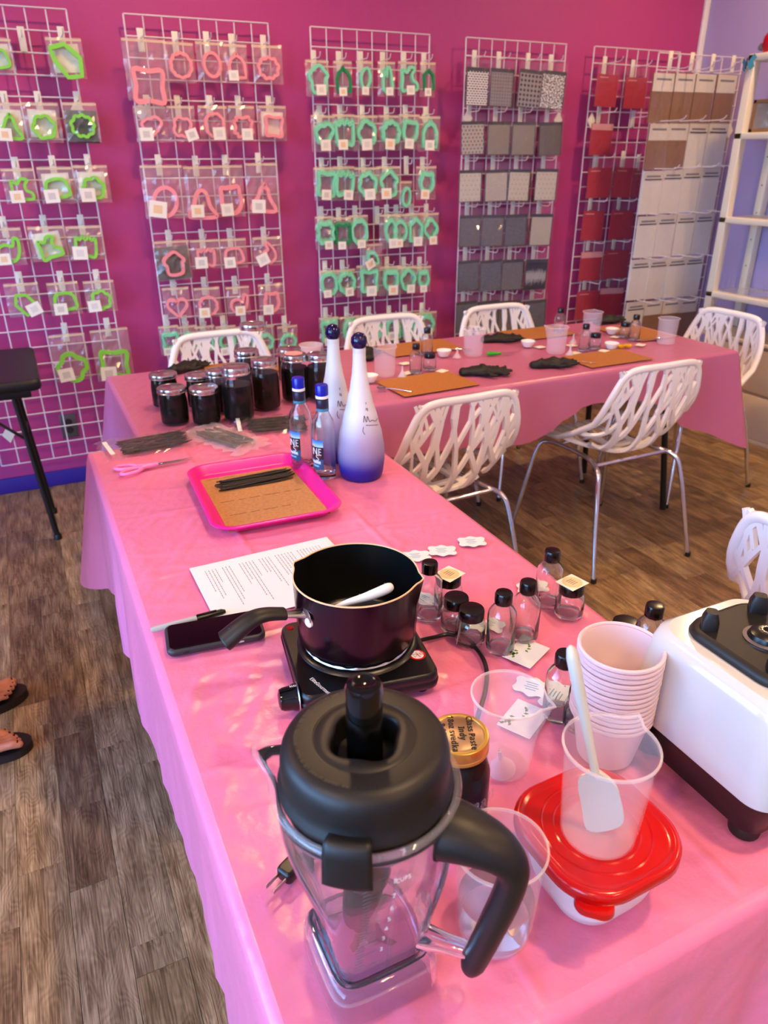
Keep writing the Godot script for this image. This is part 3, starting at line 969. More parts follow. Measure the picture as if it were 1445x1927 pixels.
		"leaf": pts = [Vector2(0, -1), Vector2(0.5, -0.4), Vector2(0.6, 0.3), Vector2(0.1, 1), Vector2(-0.5, 0.5), Vector2(-0.55, -0.3)]
		"crown": pts = [Vector2(-0.8, -0.9), Vector2(0, -0.8), Vector2(0.8, -0.9), Vector2(0.9, 0.75), Vector2(0.55, 0.6), Vector2(0.3, 0.9), Vector2(0, 0.65), Vector2(-0.3, 0.9), Vector2(-0.55, 0.6), Vector2(-0.9, 0.75)]
		_: pts = [Vector2(-1, -1), Vector2(1, -1), Vector2(1, 1), Vector2(-1, 1)]
	if kind in ["hexagon", "octagon", "house", "arch"]:
		for k in pts.size():
			for q in 3: out.append(pts[k].lerp(pts[(k + 1) % pts.size()], q / 3.0))
		return out
	for p in smooth(pts, 4, true): out.append(p)
	return out

var mesh_cache := {}

func cutter_mesh(kind: String, depth := 0.018) -> ArrayMesh:
	var key := "cut" + kind + str(depth)
	if not mesh_cache.has(key):
		var o := outline(kind)
		for i in o.size(): o[i] *= 0.5
		mesh_cache[key] = ring_wall(o, 0.135, depth)
	return mesh_cache[key]

# crumpled clear pouch, 1 x 1, front bulging towards +z
func bag_mesh(k: int) -> ArrayMesh:
	var key := "bag%d" % k
	if not mesh_cache.has(key):
		var nz := FastNoiseLite.new(); nz.seed = 60 + k; nz.frequency = 2.3; nz.fractal_octaves = 2
		var st := st_new()
		var f := []; var b := []
		var n := 9
		for j in n + 1:
			var ra := PackedVector3Array(); var rb := PackedVector3Array()
			for i in n + 1:
				var u := float(i) / n; var v := float(j) / n
				var edge := minf(minf(u, 1 - u) * 5.0, minf(v, 1 - v) * 4.0)
				var puff := smoothstep(0.0, 1.0, clampf(edge, 0, 1)) * (1.0 - 0.6 * v)
				var wx := nz.get_noise_2d(u * 1.3, v * 2.0) * 0.03
				var p := Vector3(u - 0.5 + wx * 0.6, v - 1.0 + nz.get_noise_2d(v * 2.0, u * 2.0 + 9.0) * 0.02, 0)
				ra.append(p + Vector3(0, 0, 0.10 * puff + 0.002 + nz.get_noise_2d(u * 2.2 + 5.0, v * 2.2) * 0.10 * clampf(edge, 0.25, 1)))
				rb.append(p + Vector3(0, 0, -0.05 * puff - 0.002))
			f.append(ra); b.append(rb)
		st.set_smooth_group(-1)
		sheet(st, f, false)
		b.reverse()
		sheet(st, b, false)
		mesh_cache[key] = done(st)
	return mesh_cache[key]

func box_mesh() -> BoxMesh:
	if not mesh_cache.has("box"): mesh_cache["box"] = plain_box(Vector3.ONE)
	return mesh_cache["box"]

func scaled(pos: Vector3, s: Vector3, turn := 0.0) -> Transform3D:
	return Transform3D(Basis(Vector3(0, 0, 1), turn) * Basis.from_scale(s), pos)

func plate_tex(kind: int) -> StandardMaterial3D:
	var key := "plate%d" % kind
	if M.has(key): return M[key]
	var n := 128
	var im := Image.create(n, n, false, Image.FORMAT_RGB8)
	var nz := FastNoiseLite.new(); nz.seed = 70 + kind; nz.frequency = 0.11; nz.fractal_octaves = 2
	var light: Color = [Color(0.86, 0.86, 0.84), Color(0.52, 0.50, 0.49), Color(0.56, 0.53, 0.52), Color(0.88, 0.88, 0.87), Color(0.66, 0.64, 0.60), Color(0.54, 0.52, 0.47), Color(0.42, 0.41, 0.38), Color(0.74, 0.72, 0.67), Color(0.52, 0.52, 0.53), Color(0.74, 0.73, 0.68), Color(0.47, 0.48, 0.51), Color(0.60, 0.60, 0.61)][kind]
	var dark: Color = [Color(0.16, 0.17, 0.19), Color(0.36, 0.35, 0.35), Color(0.07, 0.08, 0.10), Color(0.06, 0.06, 0.07), Color(0.20, 0.20, 0.21), Color(0.48, 0.46, 0.42), Color(0.30, 0.29, 0.27), Color(0.60, 0.59, 0.55), Color(0.22, 0.24, 0.27), Color(0.58, 0.57, 0.53), Color(0.20, 0.22, 0.26), Color(0.10, 0.11, 0.20)][kind]
	for y in n:
		for x in n:
			var u := float(x) / n; var v := float(y) / n
			var a := 0.0
			match kind:
				0: a = 1.0 if fposmod(v * 14.0, 1.0) < 0.45 and fposmod(u * 7.0 + floor(v * 14.0) * 0.5, 1.0) < 0.7 else 0.0
				1: a = 1.0 if Vector2(fposmod(u * 8.0, 1.0) - 0.5, fposmod(v * 10.0, 1.0) - 0.5).length() < 0.25 else 0.0
				2: a = 1.0 if absf(fposmod(u * 6.0, 1.0) - 0.5) + absf(fposmod(v * 7.0, 1.0) - 0.5) < 0.36 else 0.0
				3: a = 1.0 if nz.get_noise_2d(x * 1.3, y * 0.9) > 0.05 else 0.0
				4: a = 1.0 if Vector2(fposmod(u * 6.0 + floor(v * 8.0) * 0.5, 1.0) - 0.5, fposmod(v * 8.0, 1.0) - 0.5).length() < 0.2 else 0.0
				6: a = 1.0 if fposmod(u * 14.0, 1.0) < 0.4 else 0.0
				9: a = 1.0 if Vector2(fposmod(u * 5.0 + floor(v * 6.0) * 0.4, 1.0) - 0.5, fposmod(v * 6.0, 1.0) - 0.5).length() < 0.14 else 0.0
				11: a = 1.0 if v < 0.22 + 0.18 * nz.get_noise_2d(x * 2.5, 3.0) + 0.1 or v > 0.72 + 0.2 * nz.get_noise_2d(x * 2.5, 90.0) else 0.0
				_: a = clampf(0.5 + nz.get_noise_2d(x * 2.2, y * 2.2) * 2.6, 0, 1)
			im.set_pixel(x, y, light.lerp(dark, a))
	var m := mat(key, Color(1, 1, 1), 0.45)
	m.albedo_texture = ImageTexture.create_from_image(im)
	return m

func card_mesh() -> ArrayMesh:
	if not mesh_cache.has("card"):
		var st := st_new(true)
		var g := [PackedVector3Array([Vector3(-0.5, -0.5, 0.5), Vector3(0.5, -0.5, 0.5)]), PackedVector3Array([Vector3(-0.5, 0.5, 0.5), Vector3(0.5, 0.5, 0.5)])]
		st.set_smooth_group(-1)
		sheet(st, g)
		var q := [Vector3(-0.5, -0.5, 0), Vector3(0.5, -0.5, 0), Vector3(0.5, 0.5, 0), Vector3(-0.5, 0.5, 0)]
		var h := Vector3(0, 0, 0.5)
		st.set_uv(Vector2(0.02, 0.02))
		for i in 4:
			var j := (i + 1) % 4
			quad(st, q[i] - h, q[j] - h, q[j] + h, q[i] + h)
		quad(st, q[3] - h, q[2] - h, q[1] - h, q[0] - h)
		mesh_cache["card"] = done(st)
	return mesh_cache["card"]

# white plastic clip with a wire prong, back of the clip at the origin (top of the clip)
func hook(rack: Node3D, at: Vector3, prong := 0.07, strip := true) -> void:
	if not mesh_cache.has("clip"):
		mesh_cache["clip"] = rbox(0.026, 0.085, 0.006, 0.002)
	var key := "prong%.2f" % prong
	if not mesh_cache.has(key):
		mesh_cache[key] = tube([Vector3(0, 0, 0), Vector3(0, 0, prong * 0.8), Vector3(0, 0.006, prong * 0.93), Vector3(0, 0.02, prong)], 0.0026, 6)
	var h: MeshInstance3D
	if strip:
		h = part(rack, "hook", mesh_cache["clip"], M["white hook plastic"], xf(at + Vector3(0, -0.075, 0.008)))
		part(h, "prong", mesh_cache[key], M["white wire paint"], xf(Vector3(0, 0.05, 0.004)))
	else:
		part(rack, "hook", mesh_cache[key], M["white wire paint"], xf(at))

func rack(label: String, x: float, y_top: float, z: float, nx := 8, cell_x := CELL, rows := 24) -> Node3D:
	var r := thing("grid_rack", label, "display rack", Vector3(x, y_top, z), 0.0, "white wire grid racks")
	if not mesh_cache.has("wire_v%d" % rows):
		mesh_cache["wire_v%d" % rows] = tube([Vector3(0, -CELL * rows, 0), Vector3(0, 0, 0)], 0.0029, 8)
		mesh_cache["wire_edge%d" % rows] = tube([Vector3(0, -CELL * rows, 0), Vector3(0, 0, 0)], 0.0036, 8)
	var w := nx * cell_x
	var hk := "wire_h%.3f" % w
	if not mesh_cache.has(hk): mesh_cache[hk] = tube([Vector3(0, 0, 0), Vector3(w, 0, 0)], 0.0029, 8)
	for i in nx + 1:
		part(r, "upright_wire", mesh_cache[("wire_edge%d" if i in [0, nx] else "wire_v%d") % rows], M["white wire paint"], xf(Vector3(i * cell_x, 0, 0)))
	for j in rows + 1:
		part(r, "cross_wire", mesh_cache[hk], M["white wire paint"], xf(Vector3(0, -j * CELL, 0.005)))
	for k in [[0.02, -0.35], [w - 0.02, -0.35], [0.06, -1.68], [w - 0.06, -1.68]]:
		if not mesh_cache.has("diamond"): mesh_cache["diamond"] = plate(PackedVector2Array([Vector2(0, -0.04), Vector2(0.027, 0), Vector2(0, 0.04), Vector2(-0.027, 0)]), 0.004)
		part(r, "mounting_clip", mesh_cache["diamond"], M["white hook plastic"], xf(Vector3(k[0], k[1], 0.012)))
	return r

const ORD := ["first", "second", "third", "fourth", "fifth", "sixth", "seventh", "eighth"]

# a bagged cutter given by where its bag shows: centre x, top, bottom, width in pixels
func bagged(rk: Node3D, cx: float, top: float, bottom: float, wpx: float, kind: String, colour: String, where: String, o := {}) -> void:
	var z := 0.05
	var a := on_z(cx, top, z); var b := on_z(cx, bottom, z)
	var s := absf((on_z(cx + wpx / 2, (top + bottom) / 2, z) - on_z(cx - wpx / 2, (top + bottom) / 2, z)).x)
	var h := a.y - b.y
	var pos := Vector3(a.x, a.y, z)
	var word: String = {"ruffle": "ruffle-edged", "gem": "bracket-shaped", "spire": "castle-shaped", "cap": "mushroom-shaped", "scallop": "scalloped"}.get(kind, kind + "-shaped")
	var col := colour.get_slice(" ", 0)
	var t := thing("bagged_cutter", "%s %s cookie cutter in clear bag, %s" % [col, word, where], "cookie cutter", pos, rng.randf_range(-0.10, 0.10), col + " cutters in clear bags")
	if rk: hook(rk, Vector3(a.x, a.y + 0.031, 0) - Vector3(rk.position.x, rk.position.y, 0.0), 0.085)
	part(t, "bag", bag_mesh(rng.randi() % 5), M["bag film"], scaled(Vector3.ZERO, Vector3(s, h, 0.20 * minf(s, 0.13) / 0.13)))
	part(t, "zip_strip", box_mesh(), M["zip film"], scaled(Vector3(0, -0.008, 0.001), Vector3(s * 0.98, 0.009, 0.002)))
	var size: float = o.get("size", minf(s * 0.86, h * 0.62))
	var cy: float = -h * o.get("at", 0.60)
	var tilt: float = o.get("tilt", rng.randf_range(-0.12, 0.12))
	var n: int = o.get("stack", 1)
	for k in n:
		part(t, "cutter", cutter_mesh(kind), M[colour + " cutter plastic"], scaled(Vector3(k * 0.007, cy + k * 0.005, 0.010 - k * 0.017), Vector3(size, size * o.get("tall", 1.0), 1.0), tilt))
	if o.get("card", false):
		part(t, "backing_card", box_mesh(), M["card cream"], scaled(Vector3(0, cy + 0.01, -0.006), Vector3(s * 0.78, h * 0.7, 0.0012), tilt * 0.4))
	if o.get("dark", false):
		part(t, "embossed_card", box_mesh(), M["dark slate card"], scaled(Vector3(0, cy - 0.002, -0.008), Vector3(s * 0.92, h * 0.82, 0.002), tilt * 0.3))
	if o.get("tag", true):
		var q: float = s * o.get("tagw", 0.42)
		var tx: float = o.get("tagx", -0.2) * s
		var tg := part(t, "photo_tag", box_mesh(), M["card cream"], scaled(Vector3(tx, -h + q * 0.55, 0.026), Vector3(q, q * 0.9, 0.001), tilt * 0.5))
		part(tg, "picture", box_mesh(), M[["sticker peach", "header card", "sleeve white"][rng.randi() % 3]], scaled(Vector3(0, 0.0, 0.7), Vector3(0.5, 0.5, 0.5)))

func build_racks() -> void:
	var y := 1.9863
	var xs := [-0.2414, 0.5845, 1.3910, 2.2054, 3.0019]
	var lime := rack("white wire grid rack hung with lime cutters above the wall socket", xs[0], y, 0.0)
	var row := func(r: int, i: int, n: int) -> String: return "%s of %s in %s row" % [ORD[i], ["one", "two", "three", "four", "five", "six", "seven", "eight"][n - 1], ORD[r]]
	# lime rack: cx, top, bottom, width, kind, options
	hook(lime, Vector3(on_z(39, 60).x - xs[0], -CELL * 1, 0), 0.04)
	var g := [
		[[-12, 70, 140, 62, "bus", {"card": true, "tag": false}], [118, 70, 147, 68, "hexagon", {"card": true, "tag": false, "at": 0.58, "size": 0.118, "tilt": 0.1}]],
		[[10, 192, 268, 62, "dress", {"card": true}], [74, 192, 268, 68, "cloud", {"card": true, "tag": false}], [148, 192, 267, 64, "ruffle", {"dark": true, "tag": false}]],
		[[31, 316, 384, 62, "dog", {"tagx": -0.15}], [101, 313, 384, 66, "bus", {"card": true}], [168, 310, 382, 66, "cloud", {"card": true}]],
		[[8, 428, 500, 60, "whale", {}], [84, 425, 493, 68, "dog", {"card": true, "tag": false, "tilt": 0.3}], [155, 424, 490, 66, "crown", {}]],
		[[38, 532, 596, 66, "house", {"tagx": 0.25, "tilt": 0.7}], [116, 530, 593, 60, "bus", {"tagx": -0.2}], [184, 527, 587, 58, "cloud", {"tagx": -0.25}]],
		[[124, 628, 718, 70, "gem", {"at": 0.7, "tilt": 0.2}], [204, 618, 716, 72, "square", {"at": 0.68, "size": 0.13}]]]
	for r in g.size():
		for i in g[r].size():
			var e = g[r][i]
			bagged(lime, e[0], e[1], e[2], e[3], e[4], "lime", row.call(r, i, g[r].size()), e[5])
	# pink rack
	var pink := rack("white wire grid rack hung with pink cutters behind the jars", xs[1], y, 0.0)
	g = [
		[[268, 72, 190, 82, "square", {"at": 0.76, "size": 0.135, "tag": false}], [334, 78, 156, 58, "scallop", {"tag": false, "at": 0.58}], [393, 78, 154, 54, "egg", {"tag": false, "at": 0.58}], [441, 82, 155, 44, "arch", {"at": 0.58}], [501, 84, 158, 56, "ruffle", {"tag": false}]],
		[[280, 198, 268, 60, "blob", {"at": 0.55}], [338, 198, 267, 52, "gem", {"tilt": 0.6, "tagx": 0.3}], [399, 198, 266, 56, "octagon", {"at": 0.55, "tagx": 0.1}], [453, 198, 266, 50, "plaque", {"at": 0.6, "tagx": 0.1}], [511, 198, 265, 54, "square", {"tag": false, "card": true}]],
		[[302, 310, 412, 78, "egg", {"at": 0.68, "size": 0.125, "tilt": -0.3}], [372, 312, 411, 58, "cap", {"at": 0.72}], [428, 310, 408, 56, "bear", {"at": 0.68, "tall": 1.2}], [491, 306, 403, 60, "dress", {"at": 0.68, "size": 0.12}]],
		[[321, 452, 528, 70, "cupcake", {"dark": true, "tag": false, "at": 0.56, "size": 0.1}], [384, 450, 506, 54, "crown", {}], [437, 448, 505, 50, "bus", {}], [501, 445, 500, 52, "whale", {"tilt": 0.8}]],
		[[329, 540, 600, 50, "heart", {"at": 0.62, "tag": false}], [388, 540, 598, 48, "scallop", {}], [446, 538, 594, 44, "whale", {"tagx": 0.0}], [508, 533, 592, 46, "cat", {"tall": 1.15}]]]
	for r in g.size():
		for i in g[r].size():
			var e = g[r][i]
			bagged(pink, e[0], e[1], e[2], e[3], e[4], "pink", row.call(r, i, g[r].size()) + " by the jars", e[5])
	var kinds := ["square", "egg", "arch", "round", "house", "cloud", "ruffle"]
	for i in 7:
		bagged(pink, [316, 351, 384, 424, 463, 497, 540][i], 612, 668, 38, kinds[i], "mint", "%s of seven below pink cutters" % ORD[i], {"stack": 2, "at": 0.55, "size": 0.075})
	# mint rack
	var mint := rack("white wire grid rack hung with mint green cutters behind frosted bottles", xs[2], y, 0.0)
	g = [
		[[596, 112, 182, 44, "cupcake", {}], [644, 114, 183, 34, "arch", {"dark_green": true}], [685, 114, 181, 32, "leaf", {}], [727, 115, 182, 32, "spire", {}], [767, 115, 181, 36, "dog", {}], [805, 116, 183, 30, "house", {"dark_green": true}]],
		[[607, 216, 286, 46, "blob", {}], [646, 214, 284, 42, "crown", {}], [688, 216, 285, 46, "flower", {}], [734, 216, 284, 44, "ruffle", {}], [770, 214, 282, 40, "bear", {}], [808, 218, 285, 40, "arch", {}]],
		[[611, 314, 378, 44, "square", {}], [646, 312, 378, 42, "crown", {}], [690, 314, 378, 46, "cloud", {}], [730, 312, 376, 44, "cupcake", {}], [802, 312, 376, 38, "cat", {}]],
		[[610, 406, 470, 36, "plaque", {}], [643, 408, 470, 34, "square", {"dark_green": true}], [674, 404, 468, 36, "octagon", {}], [734, 402, 468, 40, "leaf", {}], [752, 402, 466, 34, "egg", {}], [781, 400, 464, 38, "house", {}], [809, 400, 461, 34, "gem", {}]],
		[[617, 508, 560, 34, "octagon", {}], [650, 506, 558, 38, "ruffle", {}], [693, 498, 558, 44, "square", {}], [734, 500, 556, 42, "bear", {}], [766, 500, 552, 36, "flower", {}], [796, 500, 550, 30, "cat", {}]],
		[[618, 596, 650, 36, "square", {}], [658, 594, 650, 38, "egg", {}], [700, 594, 645, 38, "cloud", {}], [738, 592, 640, 38, "arch", {}], [768, 590, 638, 36, "house", {}], [800, 586, 636, 42, "ruffle", {}]]]
	for r in g.size():
		for i in g[r].size():
			var e = g[r][i]
			var o: Dictionary = e[5]
			o["stack"] = 1 if r == 0 else 3
			o["size"] = minf(0.095, 0.00245 * e[3])
			o["tall"] = 1.15
			o["at"] = 0.52
			o["tagx"] = rng.randf_range(-0.15, 0.1)
			bagged(mint, e[0], e[1], e[2], e[3], e[4], "emerald" if o.has("dark_green") else "mint", row.call(r, i, g[r].size()) + " by bottles", o)
	bagged(null, 700, 458, 506, 40, "leaf", "mint", "slipped between two rows of the rack", {"stack": 3, "tilt": 0.9, "size": 0.07})
	bagged(null, 763, 340, 392, 24, "round", "mint", "hanging alone edge-on in the third row", {"stack": 2, "tall": 1.9, "size": 0.045, "tag": false})
	hook(mint, Vector3(on_z(763, 300).x - xs[2], -CELL * 7, 0), 0.06)
	hook(mint, Vector3(on_z(708, 400).x - xs[2], -CELL * 10, 0), 0.06)
	# texture plates
	var plates := rack("white wire grid rack hung with grey texture plates", xs[3], y, 0.0)
	var rows := [[[900, 946, 1001, 1044], 127, 199, 44], [[890, 940, 987, 1037], 228, 291, 44], [[886, 935, 979, 1030], 320, 380, 42], [[886, 929, 972, 1021], 405, 464, 41], [[882, 924, 966, 1011], 490, 547, 41], [[878, 919, 960, 1008], 567, 624, 40]]
	var looks := [["white brick", "grey dotted", "black diamond", "black and white leafy"], ["taupe polka-dot", "plain taupe", "wrinkled taupe", "grooved taupe"], ["pale linen", "pale floral", "pale stone", "pale pebbled"], ["mottled grey", "brown-grey", "woven dark grey", "blank pale"], ["charcoal marbled", "slate marbled", "charcoal leopard", "torn pale"], ["dark slate", "dark speckled", "dark ribbed", "dark granite"]]
	var tex := [[0, 1, 2, 3], [4, 5, 5, 6], [9, 7, 9, 9], [8, 8, 10, 7], [10, 10, 8, 11], [10, 10, 6, 10]]
	for r in 6:
		for i in 4:
			var cx: float = rows[r][0][i]
			var dy: float = (i * 2.2 if r == 0 else i * 0.6 if r == 1 else -i * 0.8)
			var a := on_z(cx, rows[r][1] + dy, 0.05); var b := on_z(cx, rows[r][2] + dy, 0.05)
			var s := (on_z(cx + rows[r][3] / 2.0, rows[r][1], 0.05) - on_z(cx - rows[r][3] / 2.0, rows[r][1], 0.05)).x
			var h := a.y - b.y
			var t := thing("texture_plate", "%s texture plate on dark card, %s" % [looks[r][i], row.call(r, i, 4)], "texture plate", Vector3(a.x, a.y, 0.05), rng.randf_range(-0.06, 0.06), "texture plates on the grid rack")
			t.rotation.z = rng.randf_range(-0.035, 0.035) - (0.03 if r == 0 else 0.0)
			hook(plates, Vector3(a.x - xs[3], a.y + 0.068 - y, 0), 0.10)
			part(t, "backing_card", box_mesh(), M["dark slate card"], scaled(Vector3(0, -h / 2, 0), Vector3(s, h, 0.002)))
			part(t, "plate", card_mesh(), plate_tex(tex[r][i]), scaled(Vector3(-s * 0.015, -h * 0.54, 0.003), Vector3(s * 0.92, h * 0.88, 0.0025)))
			part(t, "sleeve", bag_mesh(4), M["sleeve film"], scaled(Vector3(0, 0.035, 0.004), Vector3(s * 1.06, h + 0.04, 0.05)))
	# red sheets
	var reds := rack("white wire grid rack hung with crimson sheets behind the corner rack", xs[4], y, 0.0)
	var rd := [[1145, 140, 201, 39, 0, 0], [1198, 146, 204, 39, 0, 1], [1134, 233, 292, 40, 1, 0], [1130, 316, 372, 45, 2, 0], [1179, 316, 371, 42, 2, 1], [1118, 397, 452, 40, 3, 0], [1172, 396, 449, 42, 3, 1], [1114, 474, 527, 40, 4, 0], [1162, 471, 523, 46, 4, 1], [1107, 548, 600, 40, 5, 0], [1152, 542, 594, 42, 5, 1], [1208, 322, 368, 36, 2, 2]]
	for e in rd:
		var a := on_z(e[0], e[1], 0.05); var b := on_z(e[0], e[2], 0.05)
		var s := (on_z(e[0] + e[3] / 2.0, e[1], 0.05) - on_z(e[0] - e[3] / 2.0, e[1], 0.05)).x
		var h := a.y - b.y
		var head: bool = e[4] in [1] or (e[4] == 4 and e[5] == 0) or (e[4] == 5 and e[5] == 1)
		var t := thing("red_sheet_pack", "crimson sheet %s in sleeve, %s in %s row of its rack" % ["with pale header card" if head else "pack", ORD[e[5]], ORD[e[4]]], "sheet pack", Vector3(a.x, a.y, 0.05), rng.randf_range(-0.05, 0.05), "crimson sheet packs on the grid rack")
		t.rotation.z = rng.randf_range(-0.03, 0.02)
		hook(reds, Vector3(a.x - xs[4], a.y + 0.078 - y, 0), 0.14)
		part(t, "sheet", box_mesh(), M["red sheet"], scaled(Vector3(0, -h / 2, 0), Vector3(s, h, 0.004)))
		if head:
			part(t, "header_card", box_mesh(), M["rose header"], scaled(Vector3(0, -h * 0.1, 0.003), Vector3(s, h * 0.2, 0.0012)))
		part(t, "print_line", box_mesh(), M["rose header"], scaled(Vector3(-s * 0.2, -h * (0.1 if not head else 0.12), 0.0045), Vector3(s * 0.4, 0.005, 0.0006)))
		part(t, "sleeve", bag_mesh(3), M["sleeve film"], scaled(Vector3(0, 0.045, 0.004), Vector3(s * 1.06, h + 0.05, 0.04)))
	hook(reds, Vector3(on_z(1190, 215).x - xs[4], -CELL * 4, 0), 0.12)
	# corner rack with sleeves
	var zc := 0.30
	var xl := on_z(1240, 99, zc).x
	var corner := rack("white wire grid rack full of paper sleeves beside the lavender wall", xl, on_z(1240, 99, zc).y, zc, 4, 0.1505)
	var yt := corner.position.y
	var cols := [[1250, 1290, 1329, 1369], [1241, 1277, 1315, 1353], [1230, 1267, 1303, 1339], [1220, 1256, 1292, 1327], [1206, 1240, 1275, 1308], [1197, 1230, 1264, 1297]]
	var tops := [138, 233, 322, 407, 488, 568]
	var bots := [232, 319, 403, 484, 563, 640]
	for r in 6:
		for i in 4:
			var slope: float = i * (1.0 if r == 0 else -0.2 if r == 1 else -1.6 - r * 0.2)
			var cx: float = cols[r][i]
			var a := on_z(cx, tops[r] + slope, zc + 0.03); var b := on_z(cx, bots[r] + slope, zc + 0.03)
			var s := 0.140
			var h := a.y - b.y
			var brown: bool = r == 0 or (r == 1 and i < 2) or (r == 5 and i > 0)
			var t := thing("paper_sleeve", "%s sleeve with printed header, %s" % ["brown kraft paper" if brown else "white paper", row.call(r, i, 4) + " of corner rack"], "paper sleeve", Vector3(a.x, a.y, zc + 0.03), rng.randf_range(-0.03, 0.03), "paper sleeves on the corner rack")
			part(t, "sleeve", box_mesh(), M["kraft box board"] if brown else M["sleeve white"], scaled(Vector3(0, -h / 2, 0), Vector3(s, h, 0.008)))
			part(t, "header_card", box_mesh(), M["header card"], scaled(Vector3(0, -h * (0.18 if brown else 0.09), 0.0052), Vector3(s * 0.99, h * (0.36 if brown else 0.18), 0.0012)))
			part(t, "title_print", box_mesh(), M["ink grey"], scaled(Vector3(0, -h * 0.12, 0.0062), Vector3(s * 0.72, 0.009, 0.0005)))
			if not brown:
				part(t, "black_stripe", box_mesh(), M["ink black"], scaled(Vector3(0, -h * 0.19, 0.0062), Vector3(s * 0.86, 0.006, 0.0005)))
			part(t, "film", bag_mesh(i), M["sleeve film"], scaled(Vector3(0, 0.012, 0.0065), Vector3(s * 1.02, h + 0.01, 0.03)))
			hook(corner, Vector3(a.x - xl, a.y + 0.012 - yt, 0.01), 0.20, false)
	for i in 4:
		hook(corner, Vector3(0.075 + i * 0.1505, 0.0, 0), 0.05)

# ---------------------------------------------------------------- shelf unit and drawers in the corner
func build_shelf() -> void:
	var t := thing("shelf_unit", "cream metal shelf unit standing against the lavender wall", "shelf", Vector3(3.66, 0, 1.30))
	var L := 1.46; var D := 0.30
	for sx in [-1, 1]:
		for sz in [-1, 1]:
			var post := part(t, "post", rbox(0.045, 1.363, 0.045, 0.003), M["shelf cream paint"], xf(Vector3(sx * (D / 2 - 0.0225), 0.5525, sz * (L / 2 - 0.0225))))
			if sx > 0:
				for k in 8: part(post, "peg_hole", plain_box(Vector3(0.001, 0.008, 0.008)), M["ink grey"], xf(Vector3(-0.0229, 0.2 + k * 0.14, 0)))
	for y in [0.74, 1.13, 1.535, 1.885]:
		part(t, "shelf_board", rbox(D, 0.03, L, 0.003), M["shelf cream paint"], xf(Vector3(0, y, 0)))
	# drawers under it, in front of the posts' foot
	var d := thing("drawer_cabinet", "low pale wood cabinet with wide drawers under the shelf", "cabinet", Vector3(3.66, 0, 1.54))
	part(d, "body", rbox(0.24, 0.53, 1.9, 0.004), M["drawer board"], xf(Vector3(0.01, 0.0, 0)))
	part(d, "top_board", rbox(0.29, 0.02, 1.94, 0.004), M["drawer board"], xf(Vector3(-0.005, 0.531, 0)))
	for k in 2:
		for q in 2:
			part(d, "drawer_front", rbox(0.018, 0.235, 0.93, 0.004), M["drawer board"], xf(Vector3(-0.122, 0.03 + k * 0.25, -0.475 + q * 0.95)))
	part(d, "plinth", rbox(0.25, 0.028, 1.88, 0.002), M["drawer board"], xf(Vector3(0, 0.0, 0)))
	# things on the shelves
	var b := thing("window_box", "brown kraft gift box with window and orange card on a shelf", "gift box", Vector3(3.60, 1.566, 0.72))
	var bs := st_new()
	for w in [[0.0, 0.0, 0.20, 0.016, 0.10], [0.0, 0.132, 0.20, 0.016, 0.10]]:
		rbox_in(bs, w[4], w[3], w[2], 0.001, 0.001, Vector3(0, w[1], w[0]))
	for s in [-1, 1]: rbox_in(bs, 0.10, 0.148, 0.018, 0.001, 0.001, Vector3(0, 0, s * 0.091))
	rbox_in(bs, 0.004, 0.148, 0.20, 0.0005, 0.0005, Vector3(0.048, 0, 0))
	part(b, "carton", done(bs), M["kraft box board"])
	part(b, "window_film", plain_box(Vector3(0.001, 0.116, 0.164)), M["bag film"], xf(Vector3(-0.046, 0.074, 0)))
	part(b, "orange_card", rbox(0.012, 0.075, 0.09, 0.002), M["orange card"], xf(Vector3(-0.012, 0.02, 0.035)))
	part(b, "round_bottle", lathe([[0, 0], [0.03, 0.0], [0.036, 0.02], [0.03, 0.05], [0.012, 0.065], [0.012, 0.085], [0, 0.085]], 18), M["acrylic"], xf(Vector3(0, 0.017, -0.045)))
	var v := thing("glazed_ornament", "red glazed ornament with grey neck on the top shelf", "ornament", Vector3(3.57, 1.916, 0.655))
	part(v, "body", lathe([[0, 0], [0.04, 0], [0.052, 0.03], [0.048, 0.07], [0.03, 0.095], [0, 0.098]], 22), M["ornament red glaze"])
	part(v, "neck", lathe([[0.022, 0.092], [0.03, 0.11], [0.026, 0.14], [0.012, 0.155], [0, 0.156]], 18), M["ornament grey"])
	part(v, "side_knob", lathe([[0, 0], [0.018, 0.006], [0.02, 0.02], [0.012, 0.034], [0, 0.036]], 14), M["ornament grey"], xf(Vector3(-0.01, 0.012, -0.055)))
	var v2 := thing("dark_red_vase", "dark red round vase on the top shelf behind the ornament", "vase", Vector3(3.60, 1.916, 0.80))
	part(v2, "body", lathe([[0, 0], [0.05, 0], [0.07, 0.06], [0.075, 0.13], [0.05, 0.20], [0.03, 0.23], [0.042, 0.26]], 24), M["ornament red glaze"])
	var bf := thing("butterfly_clip", "small blue butterfly clipped to the shelf post corner", "butterfly", Vector3(3.498, 1.875, 0.585))
	for s in [-1, 1]:
		part(bf, "wing", plate(PackedVector2Array([Vector2(0, 0), Vector2(s * 0.035, 0.034), Vector2(s * 0.046, 0.016), Vector2(s * 0.030, 0.0), Vector2(s * 0.036, -0.022), Vector2(s * 0.016, -0.034), Vector2(0, -0.012)]), 0.0015), M["butterfly blue"], xf(Vector3(-0.006, 0, 0), 0, -PI / 2 + s * 0.35, 0.2))
	part(bf, "body", tube([Vector3(-0.008, -0.025, 0), Vector3(-0.008, 0.022, 0)], 0.003, 6), M["ink black"])
	var ac := thing("pin_stand", "clear acrylic display stand of upright pins on a shelf", "display stand", Vector3(3.62, 0.771, 0.76))
	part(ac, "base", rbox(0.17, 0.008, 0.27, 0.002), M["acrylic"])
